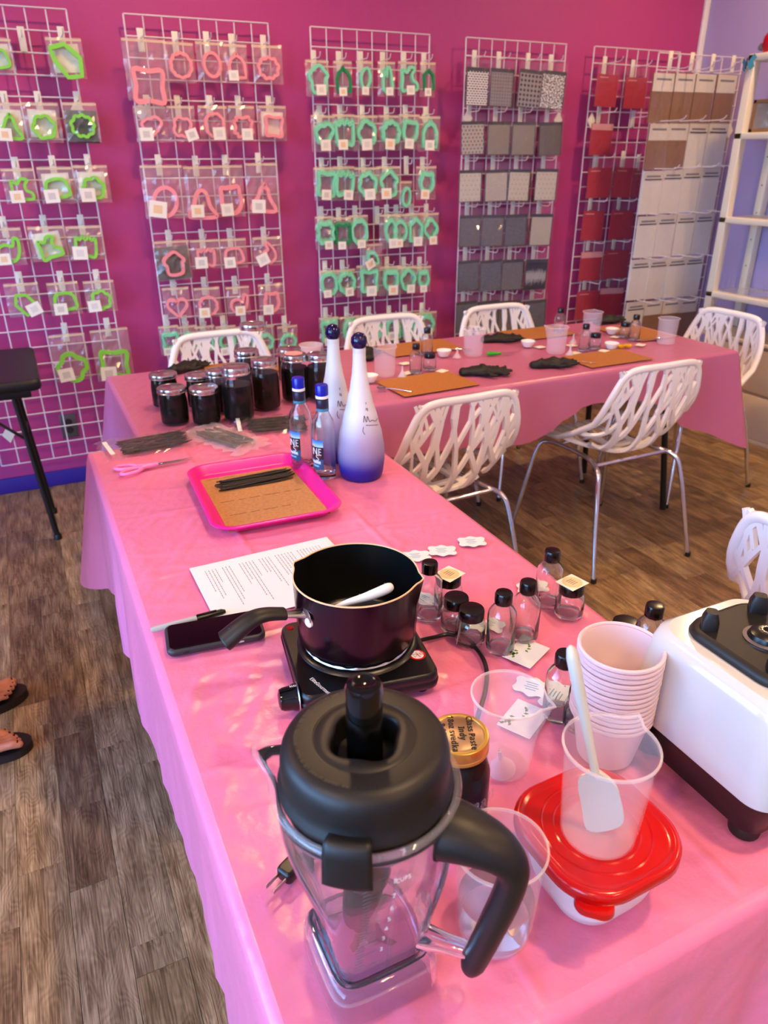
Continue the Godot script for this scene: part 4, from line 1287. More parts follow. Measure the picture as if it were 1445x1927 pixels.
	for k in 20:
		part(ac, "pin", tube([Vector3(-0.065 + (k % 4) * 0.043, 0.008, -0.12 + (k / 4) * 0.058), Vector3(-0.065 + (k % 4) * 0.043, 0.095, -0.12 + (k / 4) * 0.058)], 0.002, 6), M["acrylic"])

# ---------------------------------------------------------------- blender
func squircle(half: float, r: float, k: float, y: float, n: int, spout := 0.0) -> PackedVector3Array:
	# k = 0: rounded square of that half side, k = 1: circle of radius r
	var out := PackedVector3Array()
	for i in n:
		var t := TAU * i / n
		var c := cos(t); var s := sin(t)
		var q := half / pow(pow(absf(c), 7.0) + pow(absf(s), 7.0), 1.0 / 7.0)
		var rad := lerpf(q, r, k)
		var p := Vector3(c * rad, y, -s * rad)
		if spout > 0.0:
			var away := wrapf(t - 0.75 * PI, -PI, PI)   # spout towards (-x, -z)
			p += Vector3(-0.7071, 0.12, -0.7071) * spout * exp(-pow(away / 0.22, 2.0))
		out.append(p)
	return out

func build_blender() -> void:
	var b := thing("blender_jar", "clear square blender jar with black lid, handle and tamper", "blender jar", Vector3(0.183, TOP, 3.248))
	var clearp: Material = M["thick clear plastic"]
	# skirt under the jar
	var skirt := []
	for e in [[0.052, 0.0], [0.0545, 0.004], [0.053, 0.030], [0.050, 0.040], [0.045, 0.046]]:
		skirt.append(squircle(e[0], 0.06, 0.06, e[1], 64))
	for e in [[0.042, 0.0435], [0.0455, 0.040], [0.0488, 0.030], [0.0505, 0.004], [0.0495, 0.0]]:
		skirt.append(squircle(e[0], 0.06, 0.06, e[1], 64))
	skirt.append(skirt[0])
	part(b, "base_skirt", loft(skirt, 0), clearp)
	part(b, "skirt_edge", tube(Array(squircle(0.0525, 0.06, 0.06, 0.033, 64)), 0.0016, 6, true), M["acrylic"])
	# tapering wall, square below and round above, with a pouring lip
	var wall := []
	var n := 14
	for i in n + 1:
		var t := float(i) / n
		var k := smoothstep(0.25, 0.95, t)
		wall.append(squircle(lerpf(0.0415, 0.068, t), 0.0755, k, 0.040 + t * 0.196, 64, 0.026 * smoothstep(0.80, 1.0, t)))
	for i in n + 1:
		var t := 1.0 - float(i) / n
		var k := smoothstep(0.25, 0.95, t)
		wall.append(squircle(lerpf(0.0415, 0.068, t) - 0.0026, 0.0729, k, 0.0465 + t * 0.1895, 64, 0.026 * smoothstep(0.80, 1.0, t)))
	part(b, "jar_wall", loft(wall, 3), clearp)
	part(b, "rim", tube(Array(squircle(0.07, 0.0775, 1.0, 0.238, 64, 0.028)), 0.0034, 8, true), M["acrylic"])
	for q in [[0.0, 1.0], [-1.0, 0.0], [0.0, -1.0], [1.0, 0.0]]:
		var lo := Vector3(q[0] * 0.041, 0.045, q[1] * 0.041); var hi := Vector3(q[0] * 0.066, 0.205, q[1] * 0.066)
		part(b, "inner_rib", tube([lo * Vector3(0.97, 1, 0.97), lo.lerp(hi, 0.55) * Vector3(0.9, 1, 0.9), hi], [0.0022, 0.0028, 0.0012], 6), M["acrylic"])
	# blade at the bottom
	part(b, "blade_nut", lathe([[0.012, 0.043], [0.012, 0.052], [0.006, 0.056], [0, 0.056]], 12), M["brushed steel"])
	for k in 4:
		part(b, "blade", plate(PackedVector2Array([Vector2(0.004, -0.004), Vector2(0.028, -0.001), Vector2(0.03, 0.006), Vector2(0.004, 0.004)]), 0.0012), M["brushed steel"], Transform3D(Basis(Vector3.UP, k * PI / 2 + 0.4) * Basis(Vector3.RIGHT, -PI / 2 + 0.25), Vector3(0, 0.053, 0)))
	# measuring scale printed on the wall
	var scale := st_new()
	for k in 29:
		var y := 0.07 + k * 0.0049
		var t := (y - 0.040) / 0.196
		var zf := lerpf(lerpf(0.0415, 0.068, t), 0.0685, smoothstep(0.25, 0.95, t)) + 0.0006
		var long := k % 4 == 0
		rbox_in(scale, 0.020 if long else 0.008, 0.0006, 0.0003, 0.0001, 0.0001, Vector3(-0.030 + (0.006 if long else 0.0), y, zf))
	part(b, "measuring_scale", done(scale), M["ink grey"])
	for k in 7:
		var y := 0.07 + (k + 0.93) * 0.0196
		var t := (y - 0.040) / 0.196
		var zf := lerpf(lerpf(0.0415, 0.068, t), 0.0752, smoothstep(0.25, 0.95, t)) + 0.0006
		part(b, "scale_number", text(str(k + 2), 0.0062), M["ink white"], xf(Vector3(-0.009, y, zf)))
	part(b, "scale_number", text("CUPS", 0.0056), M["ink white"], xf(Vector3(-0.002, 0.205, 0.0755)))
	# lid
	var lid_warp := func(p: Vector3, t: float) -> Vector3:
		var r := Vector2(p.x, p.z).length()
		if r < 0.034:
			var f := 1.0 + 0.10 * cos(4.0 * (t - 0.2)) * smoothstep(0.036, 0.027, r)
			return Vector3(p.x * f, p.y, p.z * f)
		return p
	var lid := part(b, "lid", lathe([[0.0655, 0.216], [0.070, 0.232], [0.0705, 0.240], [0.0735, 0.2415], [0.0735, 0.246], [0.0705, 0.249], [0.0704, 0.262], [0.0700, 0.271], [0.0685, 0.2782], [0.0652, 0.2835], [0.0605, 0.2862], [0.056, 0.2870], [0.043, 0.2872], [0.0425, 0.2866], [0.0405, 0.2866], [0.040, 0.2871], [0.0305, 0.2869], [0.0285, 0.2860], [0.0275, 0.2825], [0.0265, 0.276], [0.026, 0.262], [0.0130, 0.260]], 72, lid_warp, 50.0), M["black rubber"])
	var words := "CAUTION: DO NOT OPERATE WITHOUT LID IN PLACE   ATTENTION: NE PAS FAIRE FONCTIONNER SANS COUVERCLE"
	for i in words.length():
		if words[i] == " ": continue
		var a := PI * 1.42 - i * 0.0335
		var p := Vector3(cos(a) * 0.0560, 0.2872, -sin(a) * 0.0560)
		if not mesh_cache.has("L" + words[i]): mesh_cache["L" + words[i]] = text(words[i], 0.0036, false, false, 0.0005)
		part(lid, "raised_letter", mesh_cache["L" + words[i]], M["phone case"], Transform3D(Basis(Vector3.UP, a - PI / 2) * Basis(Vector3.RIGHT, -PI / 2 + 0.06), p))
	# grip flap of the lid over the rim
	var fd := Vector3(-0.56, 0, 0.83).normalized()
	var fs := Vector3.UP.cross(fd).normalized()
	var prof := smooth([Vector2(0.0705, 0.252), Vector2(0.079, 0.2525), Vector2(0.084, 0.245), Vector2(0.0855, 0.232), Vector2(0.0865, 0.214)], 4)
	var outer := []; var inner := []
	for p in prof:
		var ra := PackedVector3Array(); var rb := PackedVector3Array()
		for i in 9:
			var a := (i / 8.0 - 0.5) * 0.46
			var d := (fd * cos(a) + fs * sin(a))
			ra.append(d * p.x + Vector3(0, p.y, 0)); rb.append(d * (p.x - 0.0028) + Vector3(0, p.y - 0.0012, 0))
		outer.append(ra); inner.append(rb)
	var st := st_new()
	outer.reverse(); inner.reverse()
	sheet(st, outer, false)
	for k in outer.size() - 1:
		quad(st, inner[k][0], outer[k][0], outer[k + 1][0], inner[k + 1][0])
		quad(st, outer[k][8], inner[k][8], inner[k + 1][8], outer[k + 1][8])
	for i in 8: quad(st, inner[0][i], inner[0][i + 1], outer[0][i + 1], outer[0][i])
	var back := inner.duplicate(); back.reverse(); sheet(st, back, false)
	part(lid, "grip_flap", done(st), M["black rubber"])
	# tamper through the lid
	var tp := part(b, "tamper", lathe([[0.0, 0.115], [0.020, 0.118], [0.022, 0.13], [0.0225, 0.22], [0.0150, 0.235], [0.0148, 0.30], [0.0152, 0.335], [0.0138, 0.3395], [0.0095, 0.341], [0.0075, 0.3395], [0.0, 0.339]], 28), M["black gloss plastic"], Transform3D(Basis(), Vector3.ZERO))
	part(tp, "paddle", tube([Vector3(0, 0.13, 0), Vector3(-0.006, 0.09, 0.0), Vector3(-0.012, 0.066, 0.0)], [0.020, 0.017, 0.013], 16), M["black rubber"])
	# handle on the corner (+x, +z)
	var d := Vector3(0.7071, 0, 0.7071)
	var h := smooth([d * 0.066 + Vector3(0, 0.208, 0), d * 0.088 + Vector3(0, 0.207, 0), d * 0.115 + Vector3(0, 0.199, 0), d * 0.129 + Vector3(0, 0.182, 0), d * 0.126 + Vector3(0, 0.150, 0), d * 0.117 + Vector3(0, 0.110, 0), d * 0.108 + Vector3(0, 0.072, 0), d * 0.100 + Vector3(0, 0.042, 0)], 5)
	var rad := []
	for i in h.size():
		var t := float(i) / (h.size() - 1)
		rad.append(lerpf(0.028, 0.0150, smoothstep(0.0, 0.5, t)) - 0.001 * smoothstep(0.6, 0.95, t) - 0.003 * smoothstep(0.94, 1.0, t))
	var hd := part(b, "handle", tube(h, rad, 18, false, 0.86), M["black rubber"])
	part(hd, "thumb_rest", lathe([[0.0, 0.0], [0.011, 0.0], [0.013, -0.003], [0.0, -0.004]], 18), M["black plastic"], Transform3D(Basis(d.cross(Vector3.UP).normalized(), -0.9), d * 0.1235 + Vector3(0, 0.2015, 0)))
	var br := []
	for e in [[0.050, 0.016, 0.012], [0.075, 0.010, 0.009], [0.098, 0.007, 0.008]]:
		var loop := PackedVector3Array()
		for q in 12:
			var a := TAU * q / 12
			loop.append(d * e[0] + d.cross(Vector3.UP) * cos(a) * e[2] + Vector3(0, 0.062 + sin(a) * e[1], 0))
		br.append(loop)
	part(b, "handle_bracket", loft(br, 3), clearp)
	# power plug lying beside it
	var pl := thing("power_plug", "black two-prong plug lying beside the blender jar", "plug", on_y(533, 1650, TOP + 0.001) + Vector3(0.010, 0, 0), 3.64)
	part(pl, "plug_body", rbox(0.030, 0.017, 0.021, 0.004, 0.006), M["black plastic"])
	for s in [-1, 1]:
		part(pl, "prong", rbox(0.020, 0.005, 0.0014, 0.0006), M["brushed steel"], xf(Vector3(0.024, 0.007, s * 0.0055)))
	part(pl, "strain_relief", tube([Vector3(-0.014, 0.008, 0), Vector3(-0.03, 0.007, 0)], [0.006, 0.004], 10), M["black plastic"])
	part(pl, "cord", tube(smooth([Vector3(-0.028, 0.007, 0), Vector3(-0.05, 0.004, -0.006), Vector3(-0.07, 0.004, -0.004), Vector3(-0.088, 0.004, 0.006)], 6), 0.0032, 8), M["black plastic"])

func build_motor_base() -> void:
	var m := thing("blender_motor_base", "white blender motor base with black drive pad on the pink cloth", "blender base", Vector3(0.708, TOP, 3.222))
	var lo := []
	for e in [[0.194, 0.222, 0.030, 0.066], [0.196, 0.224, 0.032, 0.070], [0.191, 0.219, 0.034, 0.125], [0.180, 0.206, 0.036, 0.172], [0.172, 0.198, 0.036, 0.184], [0.156, 0.182, 0.034, 0.190]]:
		lo.append(rloop(e[0], e[1], e[2], e[3], 8))
	part(m, "housing", loft(lo, 3), M["white gloss plastic"])
	part(m, "underbody", loft([rloop(0.166, 0.190, 0.02, 0.014, 6), rloop(0.182, 0.210, 0.024, 0.055, 6), rloop(0.184, 0.212, 0.024, 0.067, 6)], 3), M["black plastic"])
	for s in [[1, 1], [1, -1], [-1, 1], [-1, -1]]:
		part(m, "foot", lathe([[0.0, 0.0], [0.017, 0.0], [0.018, 0.004], [0.016, 0.016], [0.0, 0.016]], 18), M["black rubber"], xf(Vector3(s[0] * 0.066, 0, s[1] * 0.075)))
	var pad := part(m, "drive_pad", loft([rloop(0.124, 0.140, 0.030, 0.189, 6), rloop(0.128, 0.144, 0.030, 0.193, 6), rloop(0.122, 0.138, 0.030, 0.2005, 6), rloop(0.112, 0.128, 0.026, 0.202, 6)], 3), M["black rubber"])
	for s in [[1, 1], [1, -1], [-1, 1], [-1, -1]]:
		var q := []
		for e in [[0.022, 0.020, 0.200], [0.021, 0.019, 0.214], [0.015, 0.013, 0.224]]:
			q.append(rloop(e[0], e[1], 0.004, e[2], 3))
		part(pad, "locating_post", loft(q, 3), M["black rubber"], Transform3D(Basis(Vector3.UP, PI / 4 * s[0] * s[1]), Vector3(s[0] * 0.041, 0, s[1] * 0.047)))
	var sock := part(pad, "drive_socket", lathe([[0.021, 0.201], [0.021, 0.205], [0.019, 0.210], [0.012, 0.214], [0.0085, 0.214], [0.008, 0.205], [0.0, 0.205]], 28), M["black plastic"])
	part(sock, "toothed_insert", ring_wall(star_ring(12, 0.0078, 0.0062), 0.0014, 0.008), M["brushed steel"], xf(Vector3(0, 0.2105, 0), PI / 2))
	part(sock, "washer", lathe([[0.0255, 0.2015], [0.026, 0.2035], [0.0215, 0.2045]], 28), M["brushed steel"])

func star_ring(n: int, a: float, b: float) -> PackedVector2Array:
	var out := PackedVector2Array()
	for k in n * 2:
		var t := PI * k / n
		out.append(Vector2(cos(t), sin(t)) * (a if k % 2 == 0 else b))
	return out

# ---------------------------------------------------------------- beakers, cups, tub
func beaker_into(t: Node3D, h := 0.115, rt := 0.0435, rb := 0.0365, spout := PI * 0.25, marks := true) -> void:
	var warp := func(p: Vector3, a: float) -> Vector3:
		var away := wrapf(a - spout, -PI, PI)
		var k := exp(-pow(away / 0.17, 2.0)) * smoothstep(h * 0.78, h, p.y)
		return p + Vector3(cos(spout), 0.1, -sin(spout)) * 0.013 * k
	var th := 0.0014
	part(t, "wall", lathe([[0.0, 0.0015], [rb - 0.006, 0.0015], [rb - 0.003, 0.0], [rb, 0.004], [lerpf(rb, rt, 0.5), h * 0.5], [rt - 0.001, h - 0.004], [rt + 0.0016, h - 0.003], [rt + 0.002, h], [rt, h + 0.0006], [rt - th, h - 0.004], [lerpf(rb, rt, 0.5) - th, h * 0.5], [rb - th, 0.005], [rb - 0.004, 0.0035], [0.0, 0.0035]], 48, warp), M["milky plastic"])
	part(t, "rim", lathe([[rt + 0.0005, h - 0.0026], [rt + 0.0024, h - 0.0015], [rt + 0.0024, h + 0.0004], [rt + 0.0002, h + 0.001]], 48, warp), M["clear cup plastic"])
	if marks:
		var st := st_new()
		for k in 14:
			var y := h * (0.2 + 0.05 * k)
			var r := lerpf(rb, rt, y / h) + 0.0003
			for i in (6 if k % 2 == 0 else 3):
				var a := -1.1 + i * 0.055; var b := a + 0.055
				quad(st, Vector3(cos(a) * r, y, -sin(a) * r), Vector3(cos(b) * r, y, -sin(b) * r), Vector3(cos(b) * r, y + 0.0006, -sin(b) * r), Vector3(cos(a) * r, y + 0.0006, -sin(a) * r))
		part(t, "measuring_marks", done(st), M["ink white"])

func build_near_things() -> void:
	# beaker with water
	var w := thing("plastic_beaker", "translucent plastic beaker half full of water beside the blender handle", "beaker", Vector3(0.312, TOP, 3.272), 0.0, "translucent plastic beakers")
	beaker_into(w, 0.118, 0.0435, 0.037, PI * 0.62)
	part(w, "water", lathe([[0.0, 0.0042], [0.0345, 0.0042], [0.0375, 0.048], [0.0, 0.048]], 40), M["water"])
	# empty beaker with a small funnel in it
	var e := thing("plastic_beaker", "empty translucent beaker beside the gold-lidded jar, funnel inside", "beaker", Vector3(0.447, TOP, 3.087), 0.0, "translucent plastic beakers")
	beaker_into(e, 0.115, 0.0445, 0.035, -0.9)
	var f := thing("plastic_funnel", "tiny clear funnel lying inside the empty beaker", "funnel", Vector3(0.437, TOP + 0.006, 3.100))
	part(f, "cone", lathe([[0.0035, 0.024], [0.0165, 0.002], [0.017, 0.0], [0.0175, 0.002], [0.0042, 0.025]], 28), M["clear cup plastic"])
	part(f, "spout", lathe([[0.0035, 0.024], [0.0022, 0.04], [0.0030, 0.04], [0.0042, 0.024]], 14), M["clear cup plastic"])
	f.rotation = Vector3(0.0, 0.4, 0.25)
	# storage tub
	var tub := thing("storage_tub", "square white tub with red lid under the beaker with spatula", "food tub", Vector3(0.432, TOP, 3.272), 0.03)
	var lo := []
	for q in [[0.084, 0.030, 0.0], [0.096, 0.034, 0.003], [0.110, 0.040, 0.02], [0.130, 0.046, 0.060], [0.137, 0.048, 0.078]]: lo.append(rloop(q[0], q[0], q[1], q[2], 10))
	part(tub, "tub_body", loft(lo, 1), M["milky tub"])
	var ld := []
	for q in [[0.145, 0.050, 0.070], [0.150, 0.052, 0.073], [0.150, 0.052, 0.082], [0.147, 0.051, 0.0855], [0.141, 0.049, 0.087], [0.136, 0.047, 0.0865], [0.132, 0.046, 0.0835], [0.126, 0.050, 0.0832]]: ld.append(rloop(q[0], q[0], q[1], q[2], 10))
	var lid := part(tub, "tub_lid", loft(ld, 2), M["red plastic"])
	part(lid, "lid_tab", loft([rloop(0.036, 0.026, 0.011, 0.066, 5), rloop(0.038, 0.028, 0.012, 0.068, 5), rloop(0.036, 0.026, 0.011, 0.0735, 5)], 3), M["red plastic"], xf(Vector3(-0.0535, 0.0, 0.0600), 0.0, -PI / 4))
	for r in [0.056, 0.044]:
		part(lid, "lid_ridge", lathe([[r - 0.0016, 0.0831], [r, 0.0843], [r + 0.0016, 0.0831]], 48), M["red plastic"])
	var o := thing("plastic_beaker", "translucent beaker holding a spatula on the red tub lid", "beaker", Vector3(0.428, TOP + 0.0848, 3.278), 0.0, "translucent plastic beakers")
	beaker_into(o, 0.116, 0.0445, 0.0375, PI * 0.12)
	# spatula leaning in it
	var sp := thing("silicone_spatula", "pale grey silicone spatula standing in the beaker on red lid", "spatula", Vector3(0.434, TOP + 0.0915, 3.284))
	var blade := PackedVector2Array()
	for p in smooth([Vector2(-0.019, 0.002), Vector2(0.0, 0.0), Vector2(0.018, 0.010), Vector2(0.0195, 0.035), Vector2(0.0175, 0.052), Vector2(0.010, 0.064), Vector2(0.0, 0.072), Vector2(-0.009, 0.066), Vector2(-0.0185, 0.058), Vector2(-0.0195, 0.030)], 4, true): blade.append(p)
	part(sp, "blade", plate(blade, 0.006), M["grey green silicone"])
	var hd := part(sp, "handle", tube([Vector3(0, 0.062, 0), Vector3(0, 0.075, 0), Vector3(0, 0.10, 0), Vector3(0, 0.14, 0), Vector3(0, 0.175, 0), Vector3(0, 0.198, 0), Vector3(0, 0.208, 0), Vector3(0, 0.211, 0)], [0.006, 0.0062, 0.0062, 0.0074, 0.0086, 0.0086, 0.006, 0.002], 16, false, 0.72), M["grey green silicone"])
	part(hd, "hang_hole", lathe([[0.0, 0.0], [0.0024, 0.0], [0.0024, 0.0012], [0.0, 0.0012]], 14), M["chrome"], xf(Vector3(0, 0.200, 0.0056), PI / 2))
	part(hd, "embossed_word", text("aybe", 0.009), M["white plastic"], xf(Vector3(0, 0.175, 0.0063), 0, 0, -PI / 2))
	sp.basis = Basis(Vector3.UP, -0.72) * Basis(Vector3.RIGHT, -0.103) * Basis(Vector3(0, 0, 1), 0.277)
	# nested cups
	var cups := ["top", "second", "third", "fourth", "fifth", "sixth", "seventh", "eighth", "ninth", "tenth", "eleventh", "twelfth", "thirteenth", "bottom"]
	var proto: Node3D = null
	for k in 14:
		var pos := Vector3(0.580 + (k % 3 - 1) * 0.0004, TOP + 0.001 + (13 - k) * 0.0074, 3.128)
		var label := "pale plastic cup, %s of the nested stack beside motor base" % cups[k]
		if proto == null:
			proto = thing("plastic_cup", label, "cup", pos, 0.0, "nested pale plastic cups")
			part(proto, "cup_wall", lathe([[0.0, 0.0008], [0.034, 0.0008], [0.036, 0.002], [0.0485, 0.070], [0.0495, 0.0705], [0.0493, 0.0715], [0.0478, 0.0715], [0.0352, 0.0025], [0.0, 0.0015]], 48), M["pale cup plastic"])
			part(proto, "cup_rim", lathe([[0.0488, 0.0695], [0.0512, 0.0690], [0.0528, 0.0712], [0.0526, 0.0738], [0.0508, 0.0752], [0.0490, 0.0745], [0.0484, 0.0725]], 48), M["pale cup plastic"])
		else:
			copy_of(proto, "plastic_cup", label, pos)
	# jar with golden lid
	var g := thing("mason_jar", "glass jar of dark paste with gold lid, handwritten", "jar", Vector3(0.346, TOP, 3.136), 0.0)
	mason(g, 0.132, 0.039, M["dark jar liquid"], 0.80, M["gold lid tin"], M["gold lid disc"])
	part(g, "embossed_mark", text("Ball", 0.022, false, true, 0.001), M["acrylic"], Transform3D(Basis(Vector3.UP, 0.35), Vector3(0.0134, 0.055, 0.0368)))
	var lines := ["Class Paste", "Indy", "18oz svedka", "8 16 25"]
	for i in 4:
		part(g, "handwriting", text(lines[i], 0.0100, false, false, 0.0003, 700), M["ink black"], Transform3D(Basis(Vector3.UP, -1.98) * Basis(Vector3.RIGHT, -PI / 2), Vector3(0, 0.1319, 0) + Basis(Vector3.UP, -1.98) * Vector3(0, 0, -0.014 + i * 0.0105)))

func mason(t: Node3D, h: float, r: float, liquid: Material, fill: float, band: Material, disc: Material, mouth := 0.82) -> void:
	var rm := r * mouth
	var neck := h * 0.84
	part(t, "glass", lathe([[0.0, 0.002], [r * 0.86, 0.0], [r * 0.97, h * 0.03], [r, h * 0.08], [r, h * 0.62], [r * 0.97, h * 0.70], [lerpf(r, rm, 0.6), h * 0.78], [rm * 0.97, neck], [rm * 0.97, h * 0.97]], 40), M["bottle glass"])
	if liquid:
		var top := h * fill
		var prof := [[0.0, 0.004], [r * 0.84, 0.003], [r * 0.94, h * 0.04], [r * 0.965, h * 0.09], [r * 0.965, minf(top, h * 0.61)]]
		if fill > 0.62:
			prof.append([lerpf(r * 0.96, rm * 0.93, smoothstep(0.62, 0.84, fill)), top])
		prof.append([0.0, top])
		part(t, "liquid", lathe(prof, 36), liquid)
	var ridges := func(p: Vector3, a: float) -> Vector3:
		var rr := Vector2(p.x, p.z).length()
		if rr < rm * 1.02 or p.y > h * 0.985: return p
		var f := 1.0 + 0.006 * sin(a * 60.0)
		return Vector3(p.x * f, p.y, p.z * f)
	part(t, "lid_band", lathe([[rm * 1.0, h * 0.855], [rm * 1.07, h * 0.86], [rm * 1.075, h * 0.885], [rm * 1.05, h * 0.895], [rm * 1.06, h * 0.905], [rm * 1.06, h * 0.975], [rm * 1.04, h * 0.995], [rm * 0.99, h], [rm * 0.90, h * 0.9985], [rm * 0.88, h * 0.993]], 120 if h > 0.1 else 60, ridges), band)
	part(t, "lid_disc", lathe([[rm * 0.90, h * 0.992], [rm * 0.80, h * 0.992], [rm * 0.77, h * 0.997], [0.0, h * 0.997]], 40), disc)

func build_jars() -> void:
	var s: Material = M["silver lid tin"]
	var d: Material = M["dark jar liquid"]; var a: Material = M["amber jar liquid"]
	var group := "mason jars of dark liquid"
	var list := [
		["jar", "short jar of dark liquid beside the bean bag", 331, 794, 0.108, 0.042, d, 0.80],
		["jar", "short jar of dark liquid between its twin and the tall jars", 390, 794, 0.108, 0.042, d, 0.80],
		["jar", "short dark jar standing behind the jar with embossed front", 314, 762, 0.104, 0.043, d, 0.80],
		["jar", "short dark jar standing behind its twin, next to the glove", 380, 764, 0.104, 0.043, d, 0.80],
		["jar", "tall wide jar of dark liquid behind the short jars and foil bag", 451, 786, 0.160, 0.047, d, 0.66],
		["jar", "tall jar of amber brown liquid beside the wide dark jar", 503, 767, 0.156, 0.044, a, 0.74],
		["jar", "tall dark jar mostly hidden behind the amber jar", 470, 742, 0.150, 0.044, a, 0.74],
		["jar", "tall dark jar with pink paper on its lid", 557, 750, 0.148, 0.046, d, 0.72],
		["jar", "dark jar at the back beside the clear plastic cup", 547, 716, 0.115, 0.042, d, 0.72],
		["jar", "dark amber jar standing behind the small vodka bottles", 604, 748, 0.146, 0.045, a, 0.74],
		["jar", "small dark jar tucked behind the tall wide jar", 416, 772, 0.130, 0.040, d, 0.70]]
	for e in list:
		var t := thing("mason_jar", e[1], "jar", on_y(e[2], e[3]), 0.0, group)
		mason(t, e[4], e[5], e[6], e[7], s, s, 0.86 if e[4] > 0.12 else 0.95)
		if "pink paper" in e[1]: part(t, "lid_paper", lathe([[0.0, e[4] + 0.001], [0.030, e[4] + 0.001], [0.031, e[4] + 0.0016], [0.0, e[4] + 0.0018]], 7), M["rose header"])
	var em := thing("mason_jar", "large empty glass jar with silver lid in front of chair back", "jar", on_y(481, 682), 0.0)
	mason(em, 0.150, 0.060, null, 0.0, s, s, 0.78)
	var cp := thing("clear_plastic_cup", "clear plastic cup behind the dark jars", "cup", on_y(586, 674))
	part(cp, "cup_wall", lathe([[0.0, 0.001], [0.030, 0.0], [0.046, 0.052], [0.048, 0.053], [0.0465, 0.055], [0.0445, 0.053], [0.029, 0.003], [0.0, 0.003]], 36), M["clear cup plastic"])

# ---------------------------------------------------------------- small bottles, tags, spirits
func small_bottle(tall: bool, label: String, pos: Vector3) -> Node3D:
	var t := thing("tall_glass_bottle" if tall else "short_glass_jar", label, "bottle" if tall else "jar", pos, 0.0, "small glass bottles with black caps" if tall else "small glass jars with black caps")
	if tall:
		part(t, "glass", lathe([[0.0, 0.003], [0.016, 0.0015], [0.0195, 0.0], [0.0225, 0.004], [0.023, 0.010], [0.023, 0.066], [0.0215, 0.074], [0.016, 0.082], [0.0115, 0.086], [0.011, 0.090], [0.011, 0.094], [0.0095, 0.094], [0.0095, 0.087], [0.0145, 0.0815], [0.0198, 0.0735], [0.0213, 0.066], [0.0213, 0.011], [0.0195, 0.0075], [0.0, 0.0075]], 40), M["small bottle glass"])
		part(t, "cap", lathe([[0.0120, 0.0885], [0.0135, 0.0885], [0.0138, 0.090], [0.0138, 0.105], [0.0125, 0.1075], [0.010, 0.108], [0.0, 0.1075]], 48, func(p, a): return Vector3(p.x * (1 + 0.012 * signf(sin(a * 24.0))), p.y, p.z * (1 + 0.012 * signf(sin(a * 24.0)))) if p.y < 0.106 else p), M["black cap"])
	else:
		part(t, "glass", lathe([[0.0, 0.003], [0.018, 0.0015], [0.021, 0.0], [0.0242, 0.005], [0.0245, 0.010], [0.0245, 0.036], [0.022, 0.043], [0.0185, 0.047], [0.0185, 0.052], [0.0168, 0.052], [0.0168, 0.0465], [0.0205, 0.0422], [0.0228, 0.036], [0.0228, 0.011], [0.021, 0.0075], [0.0, 0.0075]], 40), M["small bottle glass"])
		part(t, "cap", lathe([[0.019, 0.046], [0.0205, 0.046], [0.0208, 0.048], [0.0208, 0.0605], [0.0195, 0.063], [0.016, 0.0635], [0.0, 0.063]], 48, func(p, a): return Vector3(p.x * (1 + 0.01 * signf(sin(a * 24.0))), p.y, p.z * (1 + 0.01 * signf(sin(a * 24.0)))) if p.y < 0.062 else p), M["black cap"])
	return t

func tag_outline() -> PackedVector2Array:
	var out := PackedVector2Array()
	var stretch := Vector2(0.95, 1.3)
	for p in smooth([Vector2(-0.030, -0.008), Vector2(-0.024, -0.014), Vector2(-0.012, -0.013), Vector2(0, -0.018), Vector2(0.012, -0.013), Vector2(0.024, -0.014), Vector2(0.030, -0.008), Vector2(0.026, 0), Vector2(0.030, 0.008), Vector2(0.024, 0.014), Vector2(0.012, 0.013), Vector2(0, 0.018), Vector2(-0.012, 0.013), Vector2(-0.024, 0.014), Vector2(-0.030, 0.008), Vector2(-0.026, 0)], 3, true): out.append(p * stretch)
	return out

